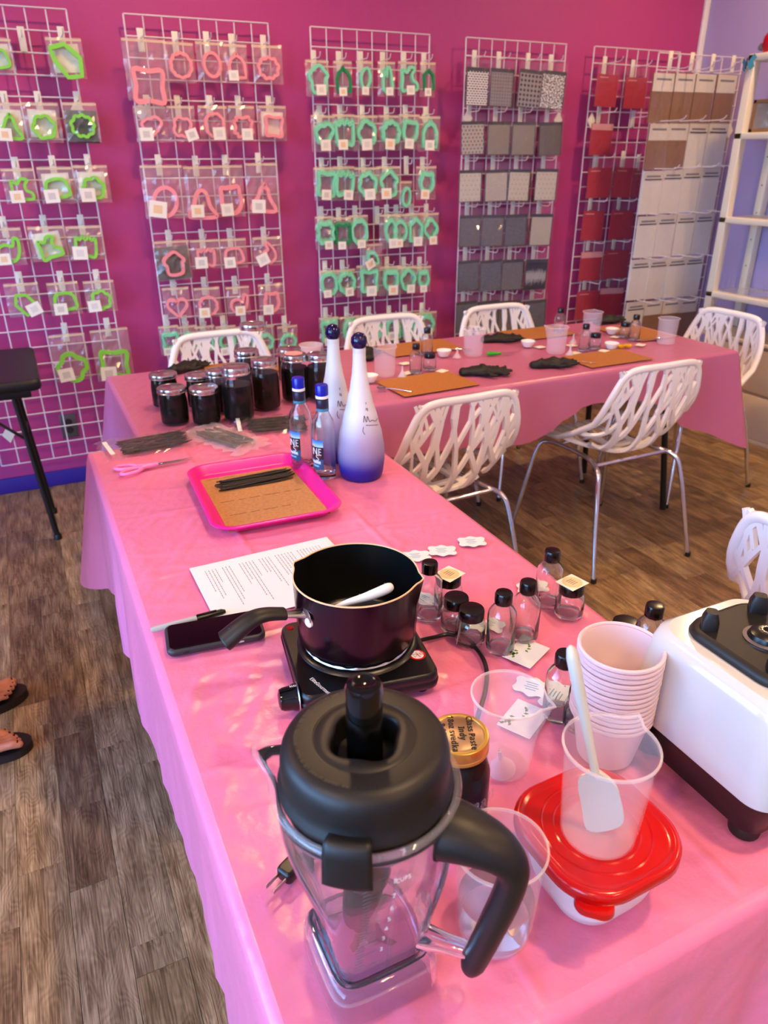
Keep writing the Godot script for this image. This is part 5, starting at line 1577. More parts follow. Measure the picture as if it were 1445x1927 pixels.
func build_bottles() -> void:
	var talls := [["tall bottle by the saucepan rim, tag behind it", 806, 1160], ["tall bottle between the short jars and leaf card", 940, 1222], ["tall bottle behind the one by the leaf card", 985, 1200], ["tall bottle at the table edge beside a short jar", 1029, 1136], ["tall bottle beside the nested cups", 1050, 1346], ["tall bottle behind the nested cups and motor base", 1213, 1248]]
	var shorts := [["short jar under a peach sticker near the saucepan", 843, 1140], ["short jar behind another short jar with card", 856, 1183], ["short jar with a card leaning on it", 884, 1206], ["short jar under a peach sticker at the table edge", 1069, 1157], ["short jar hidden behind the nested cups", 1168, 1232], ["short jar in front of the cups, behind the beaker", 1091, 1366]]
	var tall: Node3D = null; var short: Node3D = null
	for e in talls:
		var label: String = "clear black-capped " + e[0]
		if tall == null: tall = small_bottle(true, label, on_y(e[1], e[2]))
		else: copy_of(tall, "tall_glass_bottle", label, on_y(e[1], e[2]))
	for e in shorts:
		var label: String = "clear black-capped " + e[0]
		if short == null: short = small_bottle(false, label, on_y(e[1], e[2]))
		else: copy_of(short, "short_glass_jar", label, on_y(e[1], e[2]))
	# scalloped tags
	var tp := plate(tag_outline(), 0.0008)
	var flat := Basis(Vector3.RIGHT, -PI / 2)
	var tags := [["beside the table edge, apart", 888, 1019, -0.35], ["middle one of the three behind bottles", 832, 1036, -0.42], ["half hidden by the saucepan", 783, 1046, -0.3], ["between tall bottles near the leaf card", 918, 1180, -0.9], ["behind the tall bottle at the table edge", 1002, 1108, -0.5], ["beside the saucepan under a tall bottle", 796, 1132, -1.0], ["under the empty beaker's spout", 1003, 1293, -0.9], ["behind the bottle beside the cups", 1046, 1312, 0.5], ["in front of the short jars", 880, 1170, 0.4]]
	for e in tags:
		var p := on_y(e[1], e[2], TOP + 0.0015)
		var t := thing("scalloped_tag", "white scalloped paper tag lying %s" % e[0], "tag", p, e[3], "white scalloped tags on the pink cloth")
		part(t, "paper", tp, M["paper white"], Transform3D(flat, Vector3.ZERO))
		var st := st_new()
		for k in 4: rbox_in(st, 0.022 - (k % 2) * 0.006, 0.0002, 0.0017, 0.00005, 0.00005, Vector3(-0.002, 0.0004, -0.008 + k * 0.0052))
		part(t, "printed_lines", done(st), M["ink blue"])
		part(t, "string_hole", lathe([[0.0, 0.0005], [0.0014, 0.0005], [0.0, 0.0007]], 10), M["ink grey"], xf(Vector3(0.0235, 0, 0.004)))
	# square cards
	for e in [["lying beside the tall bottles", 990, 1228, 0.45], ["lying behind the empty beaker's spout", 985, 1352, 0.5]]:
		var t := thing("leaf_print_card", "white card with green leaf print %s" % e[0], "card", on_y(e[1], e[2], TOP + 0.002), e[3])
		part(t, "card", rbox(0.066, 0.0008, 0.050, 0.0003), M["paper white"])
		var lf := st_new()
		var leaf := PackedVector2Array([Vector2(0, 0), Vector2(0.0022, 0.003), Vector2(0, 0.0075), Vector2(-0.0022, 0.003)])
		for k in 14:
			plate_in(lf, leaf, 0.0002, Transform3D(Basis(Vector3.UP, k * 0.9) * flat, Vector3(-0.026 + (k % 5) * 0.0045 + (0.03 if k > 9 else 0.0), 0.001, -0.018 + (k / 5) * 0.007)))
		part(t, "leaf_print", done(lf), M["leaf print"])
	for e in [["over a short jar near the saucepan", 845, 1073, 0.0, 0.0645, 843, 1140, 0.35], ["over a short jar at the table edge", 1072, 1093, 0.0, 0.0645, 1069, 1157, 0.2]]:
		var q := on_y(e[5], e[6]) + Vector3(0.0, e[4], 0.0)
		var t := thing("sticker_card", "small square card with peach round sticker %s" % e[0], "card", q, e[7])
		part(t, "card", rbox(0.042, 0.0008, 0.038, 0.0003), M["card cream"])
		part(t, "sticker", lathe([[0.0, 0.001], [0.017, 0.001], [0.017, 0.0013], [0.0, 0.0013]], 28), M["sticker peach"])
		var st := st_new()
		for k in 4: rbox_in(st, 0.014, 0.0002, 0.0012, 0.00005, 0.00005, Vector3(0, 0.0014, -0.007 + k * 0.0042))
		part(t, "printed_lines", done(st), M["ink grey"])
	var lean := thing("sticker_card", "small peach-stickered card leaning against a short jar", "card", on_y(868, 1196) + Vector3(-0.010, 0.002, 0.006), 0.9)
	part(lean, "card", rbox(0.036, 0.040, 0.0008, 0.0003), M["card cream"], xf(Vector3(0, 0, 0), 0.12))
	# frosted bottles
	for e in [["frosted bottle shading to cobalt blue, ball stopper, beside small bottles", 680, 893, 0.345, 0.0580], ["frosted bottle behind its twin and the small bottles", 634, 860, 0.340, 0.0570]]:
		var t := thing("frosted_bottle", e[0], "bottle", on_y(e[1], e[2]), 0.0, "frosted bottles with blue ball stoppers")
		var R: float = e[4]; var H: float = e[3] - 0.028
		part(t, "glass", dyed_bottle(R, H), M["frosted dyed glass"])
		part(t, "liquid", lathe([[0.0, 0.006], [R * 0.82, 0.005], [R * 0.93, 0.03], [R * 0.95, 0.065], [R * 0.86, 0.11], [R * 0.62, 0.16], [R * 0.45, 0.205], [0.0, 0.205]], 36), M["bottle filling"])
		part(t, "collar", lathe([[0.0145, H - 0.012], [0.0165, H - 0.010], [0.0165, H - 0.001], [0.0145, H]], 28), M["acrylic"])
		part(t, "ball_stopper", lathe([[0.011, H - 0.002], [0.0165, H + 0.004], [0.0192, H + 0.0135], [0.0178, H + 0.0235], [0.0118, H + 0.0315], [0.0045, H + 0.0345], [0.0, H + 0.0348]], 32), M["cobalt glass ball"])
		# pen strokes of the signature
		var ink := []
		var strokes := [[Vector2(-0.55, 0.150), Vector2(-0.50, 0.165), Vector2(-0.42, 0.150), Vector2(-0.34, 0.163), Vector2(-0.26, 0.150), Vector2(-0.12, 0.152), Vector2(0.10, 0.147), Vector2(0.32, 0.150)], [Vector2(-0.45, 0.143), Vector2(-0.1, 0.140), Vector2(0.22, 0.136)], [Vector2(-0.56, 0.140), Vector2(-0.60, 0.130), Vector2(-0.52, 0.122)], [Vector2(-0.36, 0.176), Vector2(-0.35, 0.182)], [Vector2(-0.28, 0.174), Vector2(-0.27, 0.181)], [Vector2(-0.33, 0.190), Vector2(-0.32, 0.195)]]
		for s in strokes:
			var path := []
			for q in smooth(s, 4):
				var rr: float = dyed_radius(R, H, q.y) + 0.0006
				var a: float = -1.12 + q.x * 1.25
				path.append(Vector3(cos(a) * rr, q.y, -sin(a) * rr))
			part(t, "ink_stroke", tube(path, 0.0007, 5), M["navy band"])
	# two small spirit bottles
	for e in [["small clear vodka bottle with blue cap against the frosted bottle", 570, 880], ["small clear vodka bottle with blue cap in front of its twin", 612, 898]]:
		var t := thing("spirit_bottle", e[0], "bottle", on_y(e[1], e[2]), 0.0, "small clear spirit bottles")
		part(t, "glass", lathe([[0.0, 0.004], [0.022, 0.0], [0.0265, 0.003], [0.0275, 0.010], [0.0275, 0.130], [0.025, 0.148], [0.018, 0.162], [0.014, 0.172], [0.0135, 0.205], [0.0118, 0.205], [0.0122, 0.172], [0.0162, 0.1615], [0.0232, 0.1475], [0.0257, 0.130], [0.0257, 0.020], [0.022, 0.0165], [0.0, 0.0155]], 36), M["small bottle glass"])
		part(t, "neck_band", lathe([[0.0145, 0.178], [0.0150, 0.179], [0.0150, 0.199], [0.0145, 0.200]], 30), M["navy band"])
		part(t, "neck_stripe", lathe([[0.0148, 0.172], [0.0152, 0.173], [0.0152, 0.178], [0.0148, 0.179]], 30), M["butterfly blue"])
		part(t, "cap_ring", lathe([[0.0138, 0.202], [0.0155, 0.203], [0.0155, 0.208], [0.0138, 0.209]], 30), M["white plastic"])
		part(t, "cap", lathe([[0.0138, 0.209], [0.0150, 0.210], [0.0150, 0.232], [0.0135, 0.235], [0.0, 0.235]], 40, func(p, a): return Vector3(p.x * (1 + 0.01 * sin(a * 40.0)), p.y, p.z * (1 + 0.01 * sin(a * 40.0)))), M["blue cap plastic"])
		var lab := part(t, "label", label_wrap(0.0279, 0.030, 0.105, PI * 0.84, PI * 1.36), label_print())
		for wd in [["NE", 0.022, 0.076], ["S", 0.020, 0.060], ["VODKA", 0.0062, 0.047]]:
			part(lab, "lettering", text(wd[0], wd[1], false, false, 0.0003), M["ink white"], Transform3D(Basis(Vector3.UP, -1.02), Vector3(-0.0238, wd[2], 0.0150)))

func label_wrap(r: float, y0: float, y1: float, a0: float, a1: float) -> ArrayMesh:
	var st := st_new(true)
	var g := []
	for j in 3:
		var row := PackedVector3Array()
		for i in 15:
			var a := lerpf(a0, a1, i / 14.0)
			row.append(Vector3(cos(a) * r, lerpf(y0, y1, j / 2.0), -sin(a) * r))
		g.append(row)
	sheet(st, g)
	return done(st)

func label_print() -> StandardMaterial3D:
	if M.has("bottle label print"): return M["bottle label print"]
	var im := Image.create(96, 128, false, Image.FORMAT_RGB8)
	for y in 128:
		for x in 96:
			var v := y / 128.0
			var c := Color(0.10, 0.42, 0.82).lerp(Color(0.70, 0.86, 0.97), clampf(v / 0.22, 0, 1)) if v < 0.22 else Color(0.05, 0.07, 0.11)
			if v > 0.64: c = Color(0.16, 0.28, 0.44)
			if v > 0.7 and v < 0.78 and x > 10 and x < 80: c = Color(0.80, 0.86, 0.90)
			if v > 0.85 and v < 0.9 and x > 16 and x < 70: c = Color(0.45, 0.72, 0.84)
			if Vector2(x - 70, y - 66).length() < 14: c = Color(0.32, 0.11, 0.08)
			if Vector2((x - 40) * 1.6, y - 24).length() < 8: c = Color(0.90, 0.74, 0.30)
			im.set_pixel(x, y, c)
	var m := mat("bottle label print", Color(1, 1, 1), 0.35)
	m.albedo_texture = ImageTexture.create_from_image(im)
	m.cull_mode = BaseMaterial3D.CULL_DISABLED
	return m

func dyed_radius(R: float, H: float, y: float) -> float:
	var prof := [[0.0, 0.86], [0.012, 0.93], [0.045, 1.0], [0.075, 0.985], [0.11, 0.90], [0.15, 0.72], [0.19, 0.53], [0.23, 0.385], [0.26, 0.305], [0.29, 0.265], [0.33, 0.25]]
	for k in prof.size() - 1:
		if y <= prof[k + 1][0]:
			return R * lerpf(prof[k][1], prof[k + 1][1], smoothstep(0, 1, (y - prof[k][0]) / (prof[k + 1][0] - prof[k][0])) * 0.4 + 0.6 * (y - prof[k][0]) / (prof[k + 1][0] - prof[k][0]))
	return R * 0.25

func dyed_bottle(R: float, H: float) -> ArrayMesh:
	# the glass itself is dyed: clear frost above, cobalt towards the foot
	var st := st_new()
	st.set_smooth_group(1)
	var n := 44; var seg := 44
	var frost := Color(0.80, 0.84, 0.88, 0.78); var violet := Color(0.50, 0.45, 0.68, 0.55); var cobalt := Color(0.012, 0.011, 0.24, 0.93)
	for k in n:
		for a in seg:
			var id := [[k, a], [k + 1, a + 1], [k, a + 1], [k, a], [k + 1, a], [k + 1, a + 1]]
			for q in id:
				var y: float = H * q[0] / n
				var t := TAU * float(q[1] % seg) / seg
				var r := dyed_radius(R, H, y)
				var c := cobalt.lerp(violet, smoothstep(0.022, 0.095, y)).lerp(frost, smoothstep(0.080, 0.17, y))
				st.set_color(c)
				st.add_vertex(Vector3(cos(t) * r, y, -sin(t) * r))
	for a in seg:
		st.set_color(cobalt)
		var t0 := TAU * a / seg; var t1 := TAU * (a + 1) / seg
		tri(st, Vector3(0, 0.003, 0), Vector3(cos(t1), 0, -sin(t1)) * R * 0.86, Vector3(cos(t0), 0, -sin(t0)) * R * 0.86)
	return done(st)

# ---------------------------------------------------------------- burner, saucepan, tray, papers
func build_burner() -> void:
	var c := Vector3(0.357, TOP, 2.820)
	var b := thing("hot_plate", "black electric single burner under the saucepan", "hot plate", c, -0.163)
	part(b, "housing", loft([rloop(0.196, 0.182, 0.014, 0.008, 5), rloop(0.206, 0.192, 0.018, 0.013, 5), rloop(0.208, 0.194, 0.018, 0.022, 5), rloop(0.204, 0.190, 0.017, 0.024, 5), rloop(0.206, 0.192, 0.018, 0.026, 5), rloop(0.204, 0.190, 0.018, 0.035, 5), rloop(0.198, 0.184, 0.016, 0.038, 5)], 3), M["black plastic"])
	for s in [[1, 1], [1, -1], [-1, 1], [-1, -1]]:
		part(b, "foot", lathe([[0.0, 0.0], [0.010, 0.0], [0.010, 0.009], [0.0, 0.009]], 14), M["black rubber"], xf(Vector3(s[0] * 0.08, 0, s[1] * 0.075)))
	part(b, "raised_ring", lathe([[0.094, 0.037], [0.090, 0.042], [0.084, 0.0435], [0.080, 0.042]], 56), M["black plastic"], xf(Vector3(0.0065, 0, -0.0182)))
	part(b, "foil_ring", lathe([[0.084, 0.042], [0.082, 0.0455], [0.077, 0.046], [0.074, 0.044]], 72, func(p, a): return p + Vector3(0, 0.0008 * sin(a * 23.0) + 0.0006 * sin(a * 57.0), 0)), M["foil"], xf(Vector3(0.0065, 0, -0.0182)))
	part(b, "heating_plate", lathe([[0.077, 0.040], [0.077, 0.047], [0.074, 0.0485], [0.0, 0.0485]], 48), M["black rubber"], xf(Vector3(0.0065, 0, -0.0182)))
	part(b, "pilot_light", lathe([[0.006, 0.037], [0.006, 0.039], [0.004, 0.0402], [0, 0.0405]], 18), M["red lamp lens"], xf(Vector3(-0.088, 0, -0.078)))
	part(b, "brand_lettering", text("EliteGourmet", 0.0075), M["ink white"], Transform3D(Basis(Vector3.UP, -1.15) * Basis(Vector3.RIGHT, -PI / 2), Vector3(-0.072, 0.0385, 0.075)))
	var stk := part(b, "warning_sticker", lathe([[0.0, 0.0382], [0.0125, 0.0382], [0.0125, 0.0386], [0.0, 0.0386]], 32), M["red plastic"], xf(Vector3(0.083, 0, 0.046)))
	part(stk, "sticker_centre", lathe([[0.0, 0.0387], [0.0098, 0.0387], [0.0098, 0.0389], [0.0, 0.0389]], 32), M["paper white"])
	part(stk, "hazard_triangle", ring_wall(PackedVector2Array([Vector2(-0.004, -0.003), Vector2(0.004, -0.003), Vector2(0, 0.004)]), 0.0009, 0.0003), M["red plastic"], Transform3D(Basis(Vector3.UP, -1.3) * Basis(Vector3.RIGHT, -PI / 2), Vector3(-0.0035, 0.039, 0.001)))
	part(stk, "sticker_words", text("CAUTION\nHOT\nSURFACE", 0.0026), M["red plastic"], Transform3D(Basis(Vector3.UP, -1.3) * Basis(Vector3.RIGHT, -PI / 2), Vector3(0.0042, 0.039, 0)))
	var kn := part(b, "control_knob", lathe([[0.0185, 0.0], [0.020, 0.002], [0.0195, 0.006], [0.0175, 0.010], [0.0165, 0.021], [0.0145, 0.026], [0.009, 0.028], [0.0, 0.0275]], 36), M["black gloss plastic"], Transform3D(Basis(Vector3(0, 0, 1), PI / 2), Vector3(-0.1030, 0.0225, 0.070)))
	part(kn, "skirt_ring", lathe([[0.0205, -0.001], [0.0215, 0.0], [0.0205, 0.0015]], 32), M["brushed steel"])
	part(kn, "dial_text", text("MAX", 0.0052), M["ink white"], Transform3D(Basis(Vector3(0, 0, 1), -PI / 2) * Basis(Vector3.RIGHT, -PI / 2), Vector3(0.0200, 0.006, 0.0)))
	var w := b.transform.affine_inverse()
	var cord := []
	for e in [[792, 1210], [818, 1199], [850, 1194], [885, 1210], [908, 1238], [916, 1268], [912, 1305], [900, 1345], [890, 1390]]:
		cord.append(w * on_y(e[0], e[1], TOP + 0.004))
	cord[0] = w * (on_y(785, 1205, TOP + 0.015) + Vector3(-0.02, 0, 0.0))
	part(b, "power_cord", tube(smooth(cord, 6), 0.0036, 10), M["black plastic"])
	# saucepan
	var p := thing("saucepan", "deep plum black saucepan with long black handle on the burner", "saucepan", Vector3(0.3665, TOP + 0.0495, 2.803))
	var spout := func(v: Vector3, a: float) -> Vector3:
		var k := 0.0
		for s in [-0.62, PI - 0.62 - 0.15]:
			k += exp(-pow(wrapf(a - s, -PI, PI) / 0.13, 2.0))
		k *= smoothstep(0.085, 0.108, v.y)
		var r := Vector2(v.x, v.z).normalized()
		return v + Vector3(r.x, 0.0, r.y) * 0.008 * k
	part(p, "pan_wall", lathe([[0.0, 0.0], [0.082, 0.0], [0.0875, 0.004], [0.0905, 0.012], [0.0925, 0.06], [0.0935, 0.107]], 72, spout, 60.0), M["pot enamel"])
	part(p, "pan_lining", lathe([[0.0920, 0.107], [0.0905, 0.06], [0.0885, 0.012], [0.085, 0.006], [0.0, 0.005]], 72, spout, 60.0), M["pot lining"])
	part(p, "pan_rim", lathe([[0.0918, 0.1066], [0.0920, 0.1082], [0.0936, 0.1082], [0.0938, 0.1064]], 72, spout), M["sticker peach"])
	var hd := Basis(Vector3.UP, 0.10)
	var path := smooth([Vector3(-0.120, 0.081, 0.006), Vector3(-0.145, 0.088, 0.005), Vector3(-0.164, 0.087, 0.003), Vector3(-0.183, 0.078, 0.001), Vector3(-0.199, 0.067, -0.001), Vector3(-0.209, 0.061, -0.002)], 5)
	var rad := []
	for i in path.size(): rad.append(lerpf(0.0130, 0.0195, smoothstep(0.0, 0.9, float(i) / (path.size() - 1))) * (0.72 if i == path.size() - 1 else 1.0))
	var h := part(p, "handle", tube(path, rad, 16, false, 0.62), M["black rubber"], Transform3D(hd, Vector3.ZERO))
	part(h, "hanging_hole", tube([Vector3(-0.1985, 0.0715, -0.001), Vector3(-0.1945, 0.0800, -0.001)], 0.0055, 14), M["ink black"])
	var br := part(p, "handle_bracket", tube([Vector3(-0.0925, 0.072, 0.008), Vector3(-0.105, 0.076, 0.007), Vector3(-0.123, 0.081, 0.006)], [0.012, 0.010, 0.0085], 12, false, 0.45), M["brushed steel"], Transform3D(hd, Vector3.ZERO))
	part(br, "mount_plate", loft([rloop(0.026, 0.038, 0.012, 0.0, 5), rloop(0.025, 0.037, 0.012, 0.0018, 5)], 3), M["brushed steel"], Transform3D(Basis(Vector3(0, 0, 1), PI / 2), Vector3(-0.0905, 0.071, 0.012)))
	part(br, "rivet", lathe([[0.0075, 0.0], [0.007, 0.003], [0.0045, 0.0048], [0.0, 0.0052]], 18), M["white plastic"], Transform3D(Basis(Vector3.UP, 0.3) * Basis(Vector3(0, 0, 1), PI / 2), Vector3(-0.0900, 0.066, 0.024)))
	# spoon in the pan
	var sp := thing("speckled_spoon", "white speckled spoon resting inside the saucepan", "spoon", Vector3(0.3665, TOP + 0.06, 2.803))
	var sh := part(sp, "handle", tube(smooth([Vector3(-0.060, 0.018, 0.0), Vector3(-0.058, 0.070, 0.042), Vector3(-0.044, 0.0900, 0.060), Vector3(-0.010, 0.0950, 0.064), Vector3(0.018, 0.0990, 0.0635), Vector3(0.030, 0.1008, 0.062)], 5), [0.004, 0.004, 0.004, 0.0042, 0.0043, 0.0045, 0.0046, 0.0048, 0.005, 0.0052, 0.0055, 0.006, 0.0065, 0.007, 0.0076, 0.0082, 0.0087, 0.009, 0.0092, 0.0094, 0.0094, 0.0092, 0.0088, 0.0078, 0.0062, 0.003], 14, false, 0.8), M["speckled silicone"])
	part(sp, "bowl", lathe([[0.0, 0.0], [0.012, 0.002], [0.020, 0.008], [0.0205, 0.0095], [0.012, 0.004], [0.0, 0.002]], 24), M["speckled silicone"], xf(Vector3(-0.058, 0.000, 0.016)))
	for k in 12:
		part(sh, "blue_speck", plain_box(Vector3(0.0016, 0.0005, 0.0012)), M["ink blue"], xf(Vector3(lerpf(-0.030, 0.024, k / 11.0), lerpf(0.0965, 0.1072, k / 11.0), lerpf(0.0625, 0.0625, k / 11.0) + 0.0035 * sin(k * 2.3)), 0.3, k * 0.8, 0.4))
	# pink tray with kraft paper and beans
	var tr := thing("serving_tray", "hot pink plastic tray holding kraft paper and vanilla beans", "tray", Vector3(0.415, TOP, 2.132), -0.045)
	part(tr, "tray_shell", loft([rloop(0.236, 0.326, 0.030, 0.0, 8), rloop(0.242, 0.332, 0.033, 0.001, 8), rloop(0.270, 0.360, 0.042, 0.019, 8), rloop(0.288, 0.378, 0.050, 0.021, 8), rloop(0.290, 0.380, 0.051, 0.0195, 8), rloop(0.291, 0.381, 0.051, 0.022, 8), rloop(0.286, 0.376, 0.050, 0.0238, 8), rloop(0.270, 0.360, 0.043, 0.0225, 8), rloop(0.241, 0.331, 0.032, 0.0042, 8), rloop(0.236, 0.326, 0.030, 0.0035, 8)], 3, [4, 5, 9]), M["hot pink tray plastic"])
	var kp := thing("kraft_sheet", "kraft paper sheet with handwritten notes lining the pink tray", "paper", Vector3(0.413, TOP + 0.0037, 2.146), -0.03)
	part(kp, "sheet", rbox(0.226, 0.0008, 0.305, 0.0003), M["kraft paper"])
	var notes := [[-0.098, 0.10, -0.045], [-0.098, 0.09, 0.0], [-0.094, 0.055, 0.075], [-0.098, 0.088, 0.136], [-0.098, -0.05, -0.142]]
	for nt in range(1, 5):
		var st := st_new()
		var x: float = notes[nt][0]
		var r := RandomNumberGenerator.new(); r.seed = 50 + nt
		while x < notes[nt][1]:
			var word := []
			var wl := r.randi_range(4, 9)
			for k in wl * 2:
				word.append(Vector3(x + k * 0.0022, 0.0009, notes[nt][2] - 0.0035 * r.randf_range(0.1, 1.0) * (k % 2)))
			tube_in(st, word, 0.00042, 4)
			x += wl * 0.0044 + 0.008
		part(kp, "handwriting", done(st), M["ink black"])
	var bean_meshes := []
	for k in 5:
		var r := RandomNumberGenerator.new(); r.seed = 80 + k
		var pts := []; var rr := []
		for i in 9:
			var t := i / 8.0
			pts.append(Vector3((t - 0.5) * 0.172, 0.0005 * sin(t * 5.0 + k), 0.004 * sin(t * 3.0 + k * 1.7) + r.randf_range(-0.0012, 0.0012)))
			rr.append(0.0034 * (1.0 if i > 0 and i < 8 else 0.6))
		pts.append(pts[8] + Vector3(0.005, 0.003, 0.003)); rr.append(0.0016)
		bean_meshes.append(tube(pts, rr, 7, false, 0.7))
	var spots := []
	for k in 18:
		var layer := k / 8
		spots.append([rng.randf_range(-0.010, 0.010), 0.0026 + layer * 0.0045, -0.019 + (k % 8) * 0.0055 + layer * 0.002, rng.randf_range(-0.05, 0.05)])
	for k in 18:
		var q = spots[k]
		solo("vanilla_bean", bean_meshes[k % 5], M["vanilla bean"], "dark brown vanilla bean in the loose bundle on kraft paper", "vanilla bean", Vector3(0.422 + q[0], TOP + 0.0047 + q[1], 2.060 + q[2]), 0.04 + q[3] + (PI if k % 2 else 0.0), "loose vanilla beans on the tray")
	# sealed bags of beans
	for e in [["gold-glinting clear bag of vanilla beans beside the pink scissors", Vector3(0.247, TOP, 1.672), 0.10, 0.225, 0.12, "loose", 22], ["open clear pouch of dark vanilla beans between two other bags", Vector3(0.435, TOP, 1.715), -1.15, 0.215, 0.085, "tight", 15], ["silvery clear bag of vanilla beans in front of the tall jars", Vector3(0.607, TOP, 1.672), -0.20, 0.215, 0.13, "loose", 22]]:
		var t := thing("vanilla_bean_bag", e[0], "bean bag", e[1], e[2], "clear bags of vanilla beans")
		var L: float = e[3]; var W: float = e[4]
		var st := st_new()
		var nz := FastNoiseLite.new(); nz.seed = int(L * 1000) + e[6]; nz.frequency = 14.0
		for top in [true, false]:
			var g := []
			for j in 15:
				var row := PackedVector3Array()
				for i in 25:
					var u := i / 24.0 - 0.5; var v := j / 14.0 - 0.5
					var edge := minf((0.5 - absf(u)) * 9.0, (0.5 - absf(v)) * 6.0)
					var y := 0.002 + (0.0125 * smoothstep(0.0, 1.0, clampf(edge, 0, 1)) + nz.get_noise_2d(u * L * 1.2, v * W * 3.0) * 0.006 * clampf(edge + 0.35, 0, 1) if top else 0.0)
					row.append(Vector3(u * (L + 0.055) + nz.get_noise_2d(v * 0.5, 3.0) * 0.02, maxf(y, 0.0012), -v * (W + 0.045) + nz.get_noise_2d(u * 0.7, 9.0) * 0.03))
				g.append(row)
			if not top: g.reverse()
			st.set_smooth_group(-1 if top else 1)
			sheet(st, g, false)
		part(t, "film", done(st), M["vacuum film"] if e[5] == "tight" else M["sleeve film"])
		for k in e[6]:
			part(t, "bean", bean_meshes[k % 5], M["vanilla bean"], Transform3D(Basis(Vector3.UP, rng.randf_range(-0.05, 0.05)), Vector3(rng.randf_range(-0.008, 0.008), 0.005 + (k % 2) * 0.0035, -W * 0.42 + W * 0.84 * k / (e[6] - 1))))
		if e[5] == "loose": part(t, "seal_strip", rbox(0.012, 0.001, W * 0.9, 0.0004), M["paper white"], xf(Vector3(-L * 0.5 - 0.006, 0.012, 0)))
	# scissors
	var sc := thing("scissors", "pink-handled scissors lying beside a bag of vanilla beans", "scissors", Vector3(0.232, TOP + 0.001, 1.842), 0.04)
	for s in [-1, 1]:
		var ring := []
		for k in 20:
			var a := TAU * k / 20
			ring.append(Vector3(-0.074 + cos(a) * 0.027 + (0.004 if s > 0 else -0.004), 0.005, s * 0.0165 + sin(a) * 0.0135 - cos(a) * 0.006 * s))
		part(sc, "handle", tube(ring, 0.0046, 8, true), M["scissor pink plastic"])
		part(sc, "shank", tube([Vector3(-0.050, 0.005, s * 0.011), Vector3(-0.030, 0.005, s * 0.004), Vector3(-0.002, 0.005, 0.0)], [0.0055, 0.006, 0.0055], 8), M["scissor pink plastic"])
		part(sc, "blade", plate(PackedVector2Array([Vector2(-0.005, -0.006), Vector2(0.02, -0.006), Vector2(0.086, 0.001 * s), Vector2(0.02, 0.005), Vector2(-0.005, 0.006)]), 0.0012), M["brushed steel"], xf(Vector3(0, 0.0045 + s * 0.0007, 0), -PI / 2, s * 0.035))
	part(sc, "pivot_screw", lathe([[0.0, 0.0], [0.003, 0.0], [0.003, 0.002], [0.0, 0.0024]], 14), M["chrome"], xf(Vector3(0.008, 0.0052, 0)))
	# printed sheets
	for k in 2:
		var pp := thing("printed_sheet", ["white printed instruction sheet half under the saucepan handle", "white sheet under the printed instruction sheet, corner showing"][k], "paper", Vector3(0.329 + k * 0.008, TOP + 0.0022 - k * 0.0009, 2.512 - k * 0.003), 0.012 + k * 0.012)
		part(pp, "sheet", rbox(0.279, 0.0006, 0.2155, 0.0002), M["paper white"])
		if k == 0:
			var st := st_new()
			var r := RandomNumberGenerator.new(); r.seed = 17
			for i in 36:
				if i in [4, 8, 9, 15, 20, 27]: continue
				var ln := r.randf_range(0.35, 1.0) * 0.155
				var z := -0.083
				var x := -0.115 + i * 0.0066
				while z < -0.083 + ln:
					var wl := r.randf_range(0.003, 0.009)
					rbox_in(st, 0.0014, 0.0002, wl, 0.00005, 0.00005, Vector3(x, 0.0006, z + wl / 2))
					z += wl + 0.0018
			part(pp, "printed_lines", done(st), M["printer ink"])
	# phone and pen
	var ph := thing("smartphone", "black smartphone in grey case under the saucepan handle", "phone", Vector3(0.180, TOP, 2.642), -0.12)
	part(ph, "case", rbox(0.157, 0.012, 0.080, 0.004, 0.013), M["phone case"])
	part(ph, "screen", rbox(0.147, 0.0012, 0.071, 0.0005, 0.009), M["phone glass"], xf(Vector3(0, 0.0118, 0)))
	part(ph, "side_button", rbox(0.020, 0.003, 0.0014, 0.0006), M["pen grey"], xf(Vector3(0.032, 0.005, 0.0403)))
	part(ph, "camera_cutout", rbox(0.010, 0.003, 0.0014, 0.0006), M["ink black"], xf(Vector3(-0.05, 0.005, 0.0403)))
	var pen := thing("marker_pen", "grey marker pen with black cap lying behind the phone", "pen", Vector3(0.150, TOP, 2.588), 0.02)
	part(pen, "barrel", tube([Vector3(-0.064, 0.006, 0), Vector3(-0.060, 0.006, 0), Vector3(0.012, 0.006, 0)], [0.004, 0.0052, 0.0056], 12), M["pen grey"])
	var pc := part(pen, "cap", tube([Vector3(0.012, 0.006, 0), Vector3(0.055, 0.006, 0), Vector3(0.062, 0.006, 0)], [0.0060, 0.0056, 0.003], 12), M["black plastic"])
	part(pc, "clip", rbox(0.034, 0.0018, 0.003, 0.0005), M["black plastic"], xf(Vector3(0.030, 0.0115, 0)))

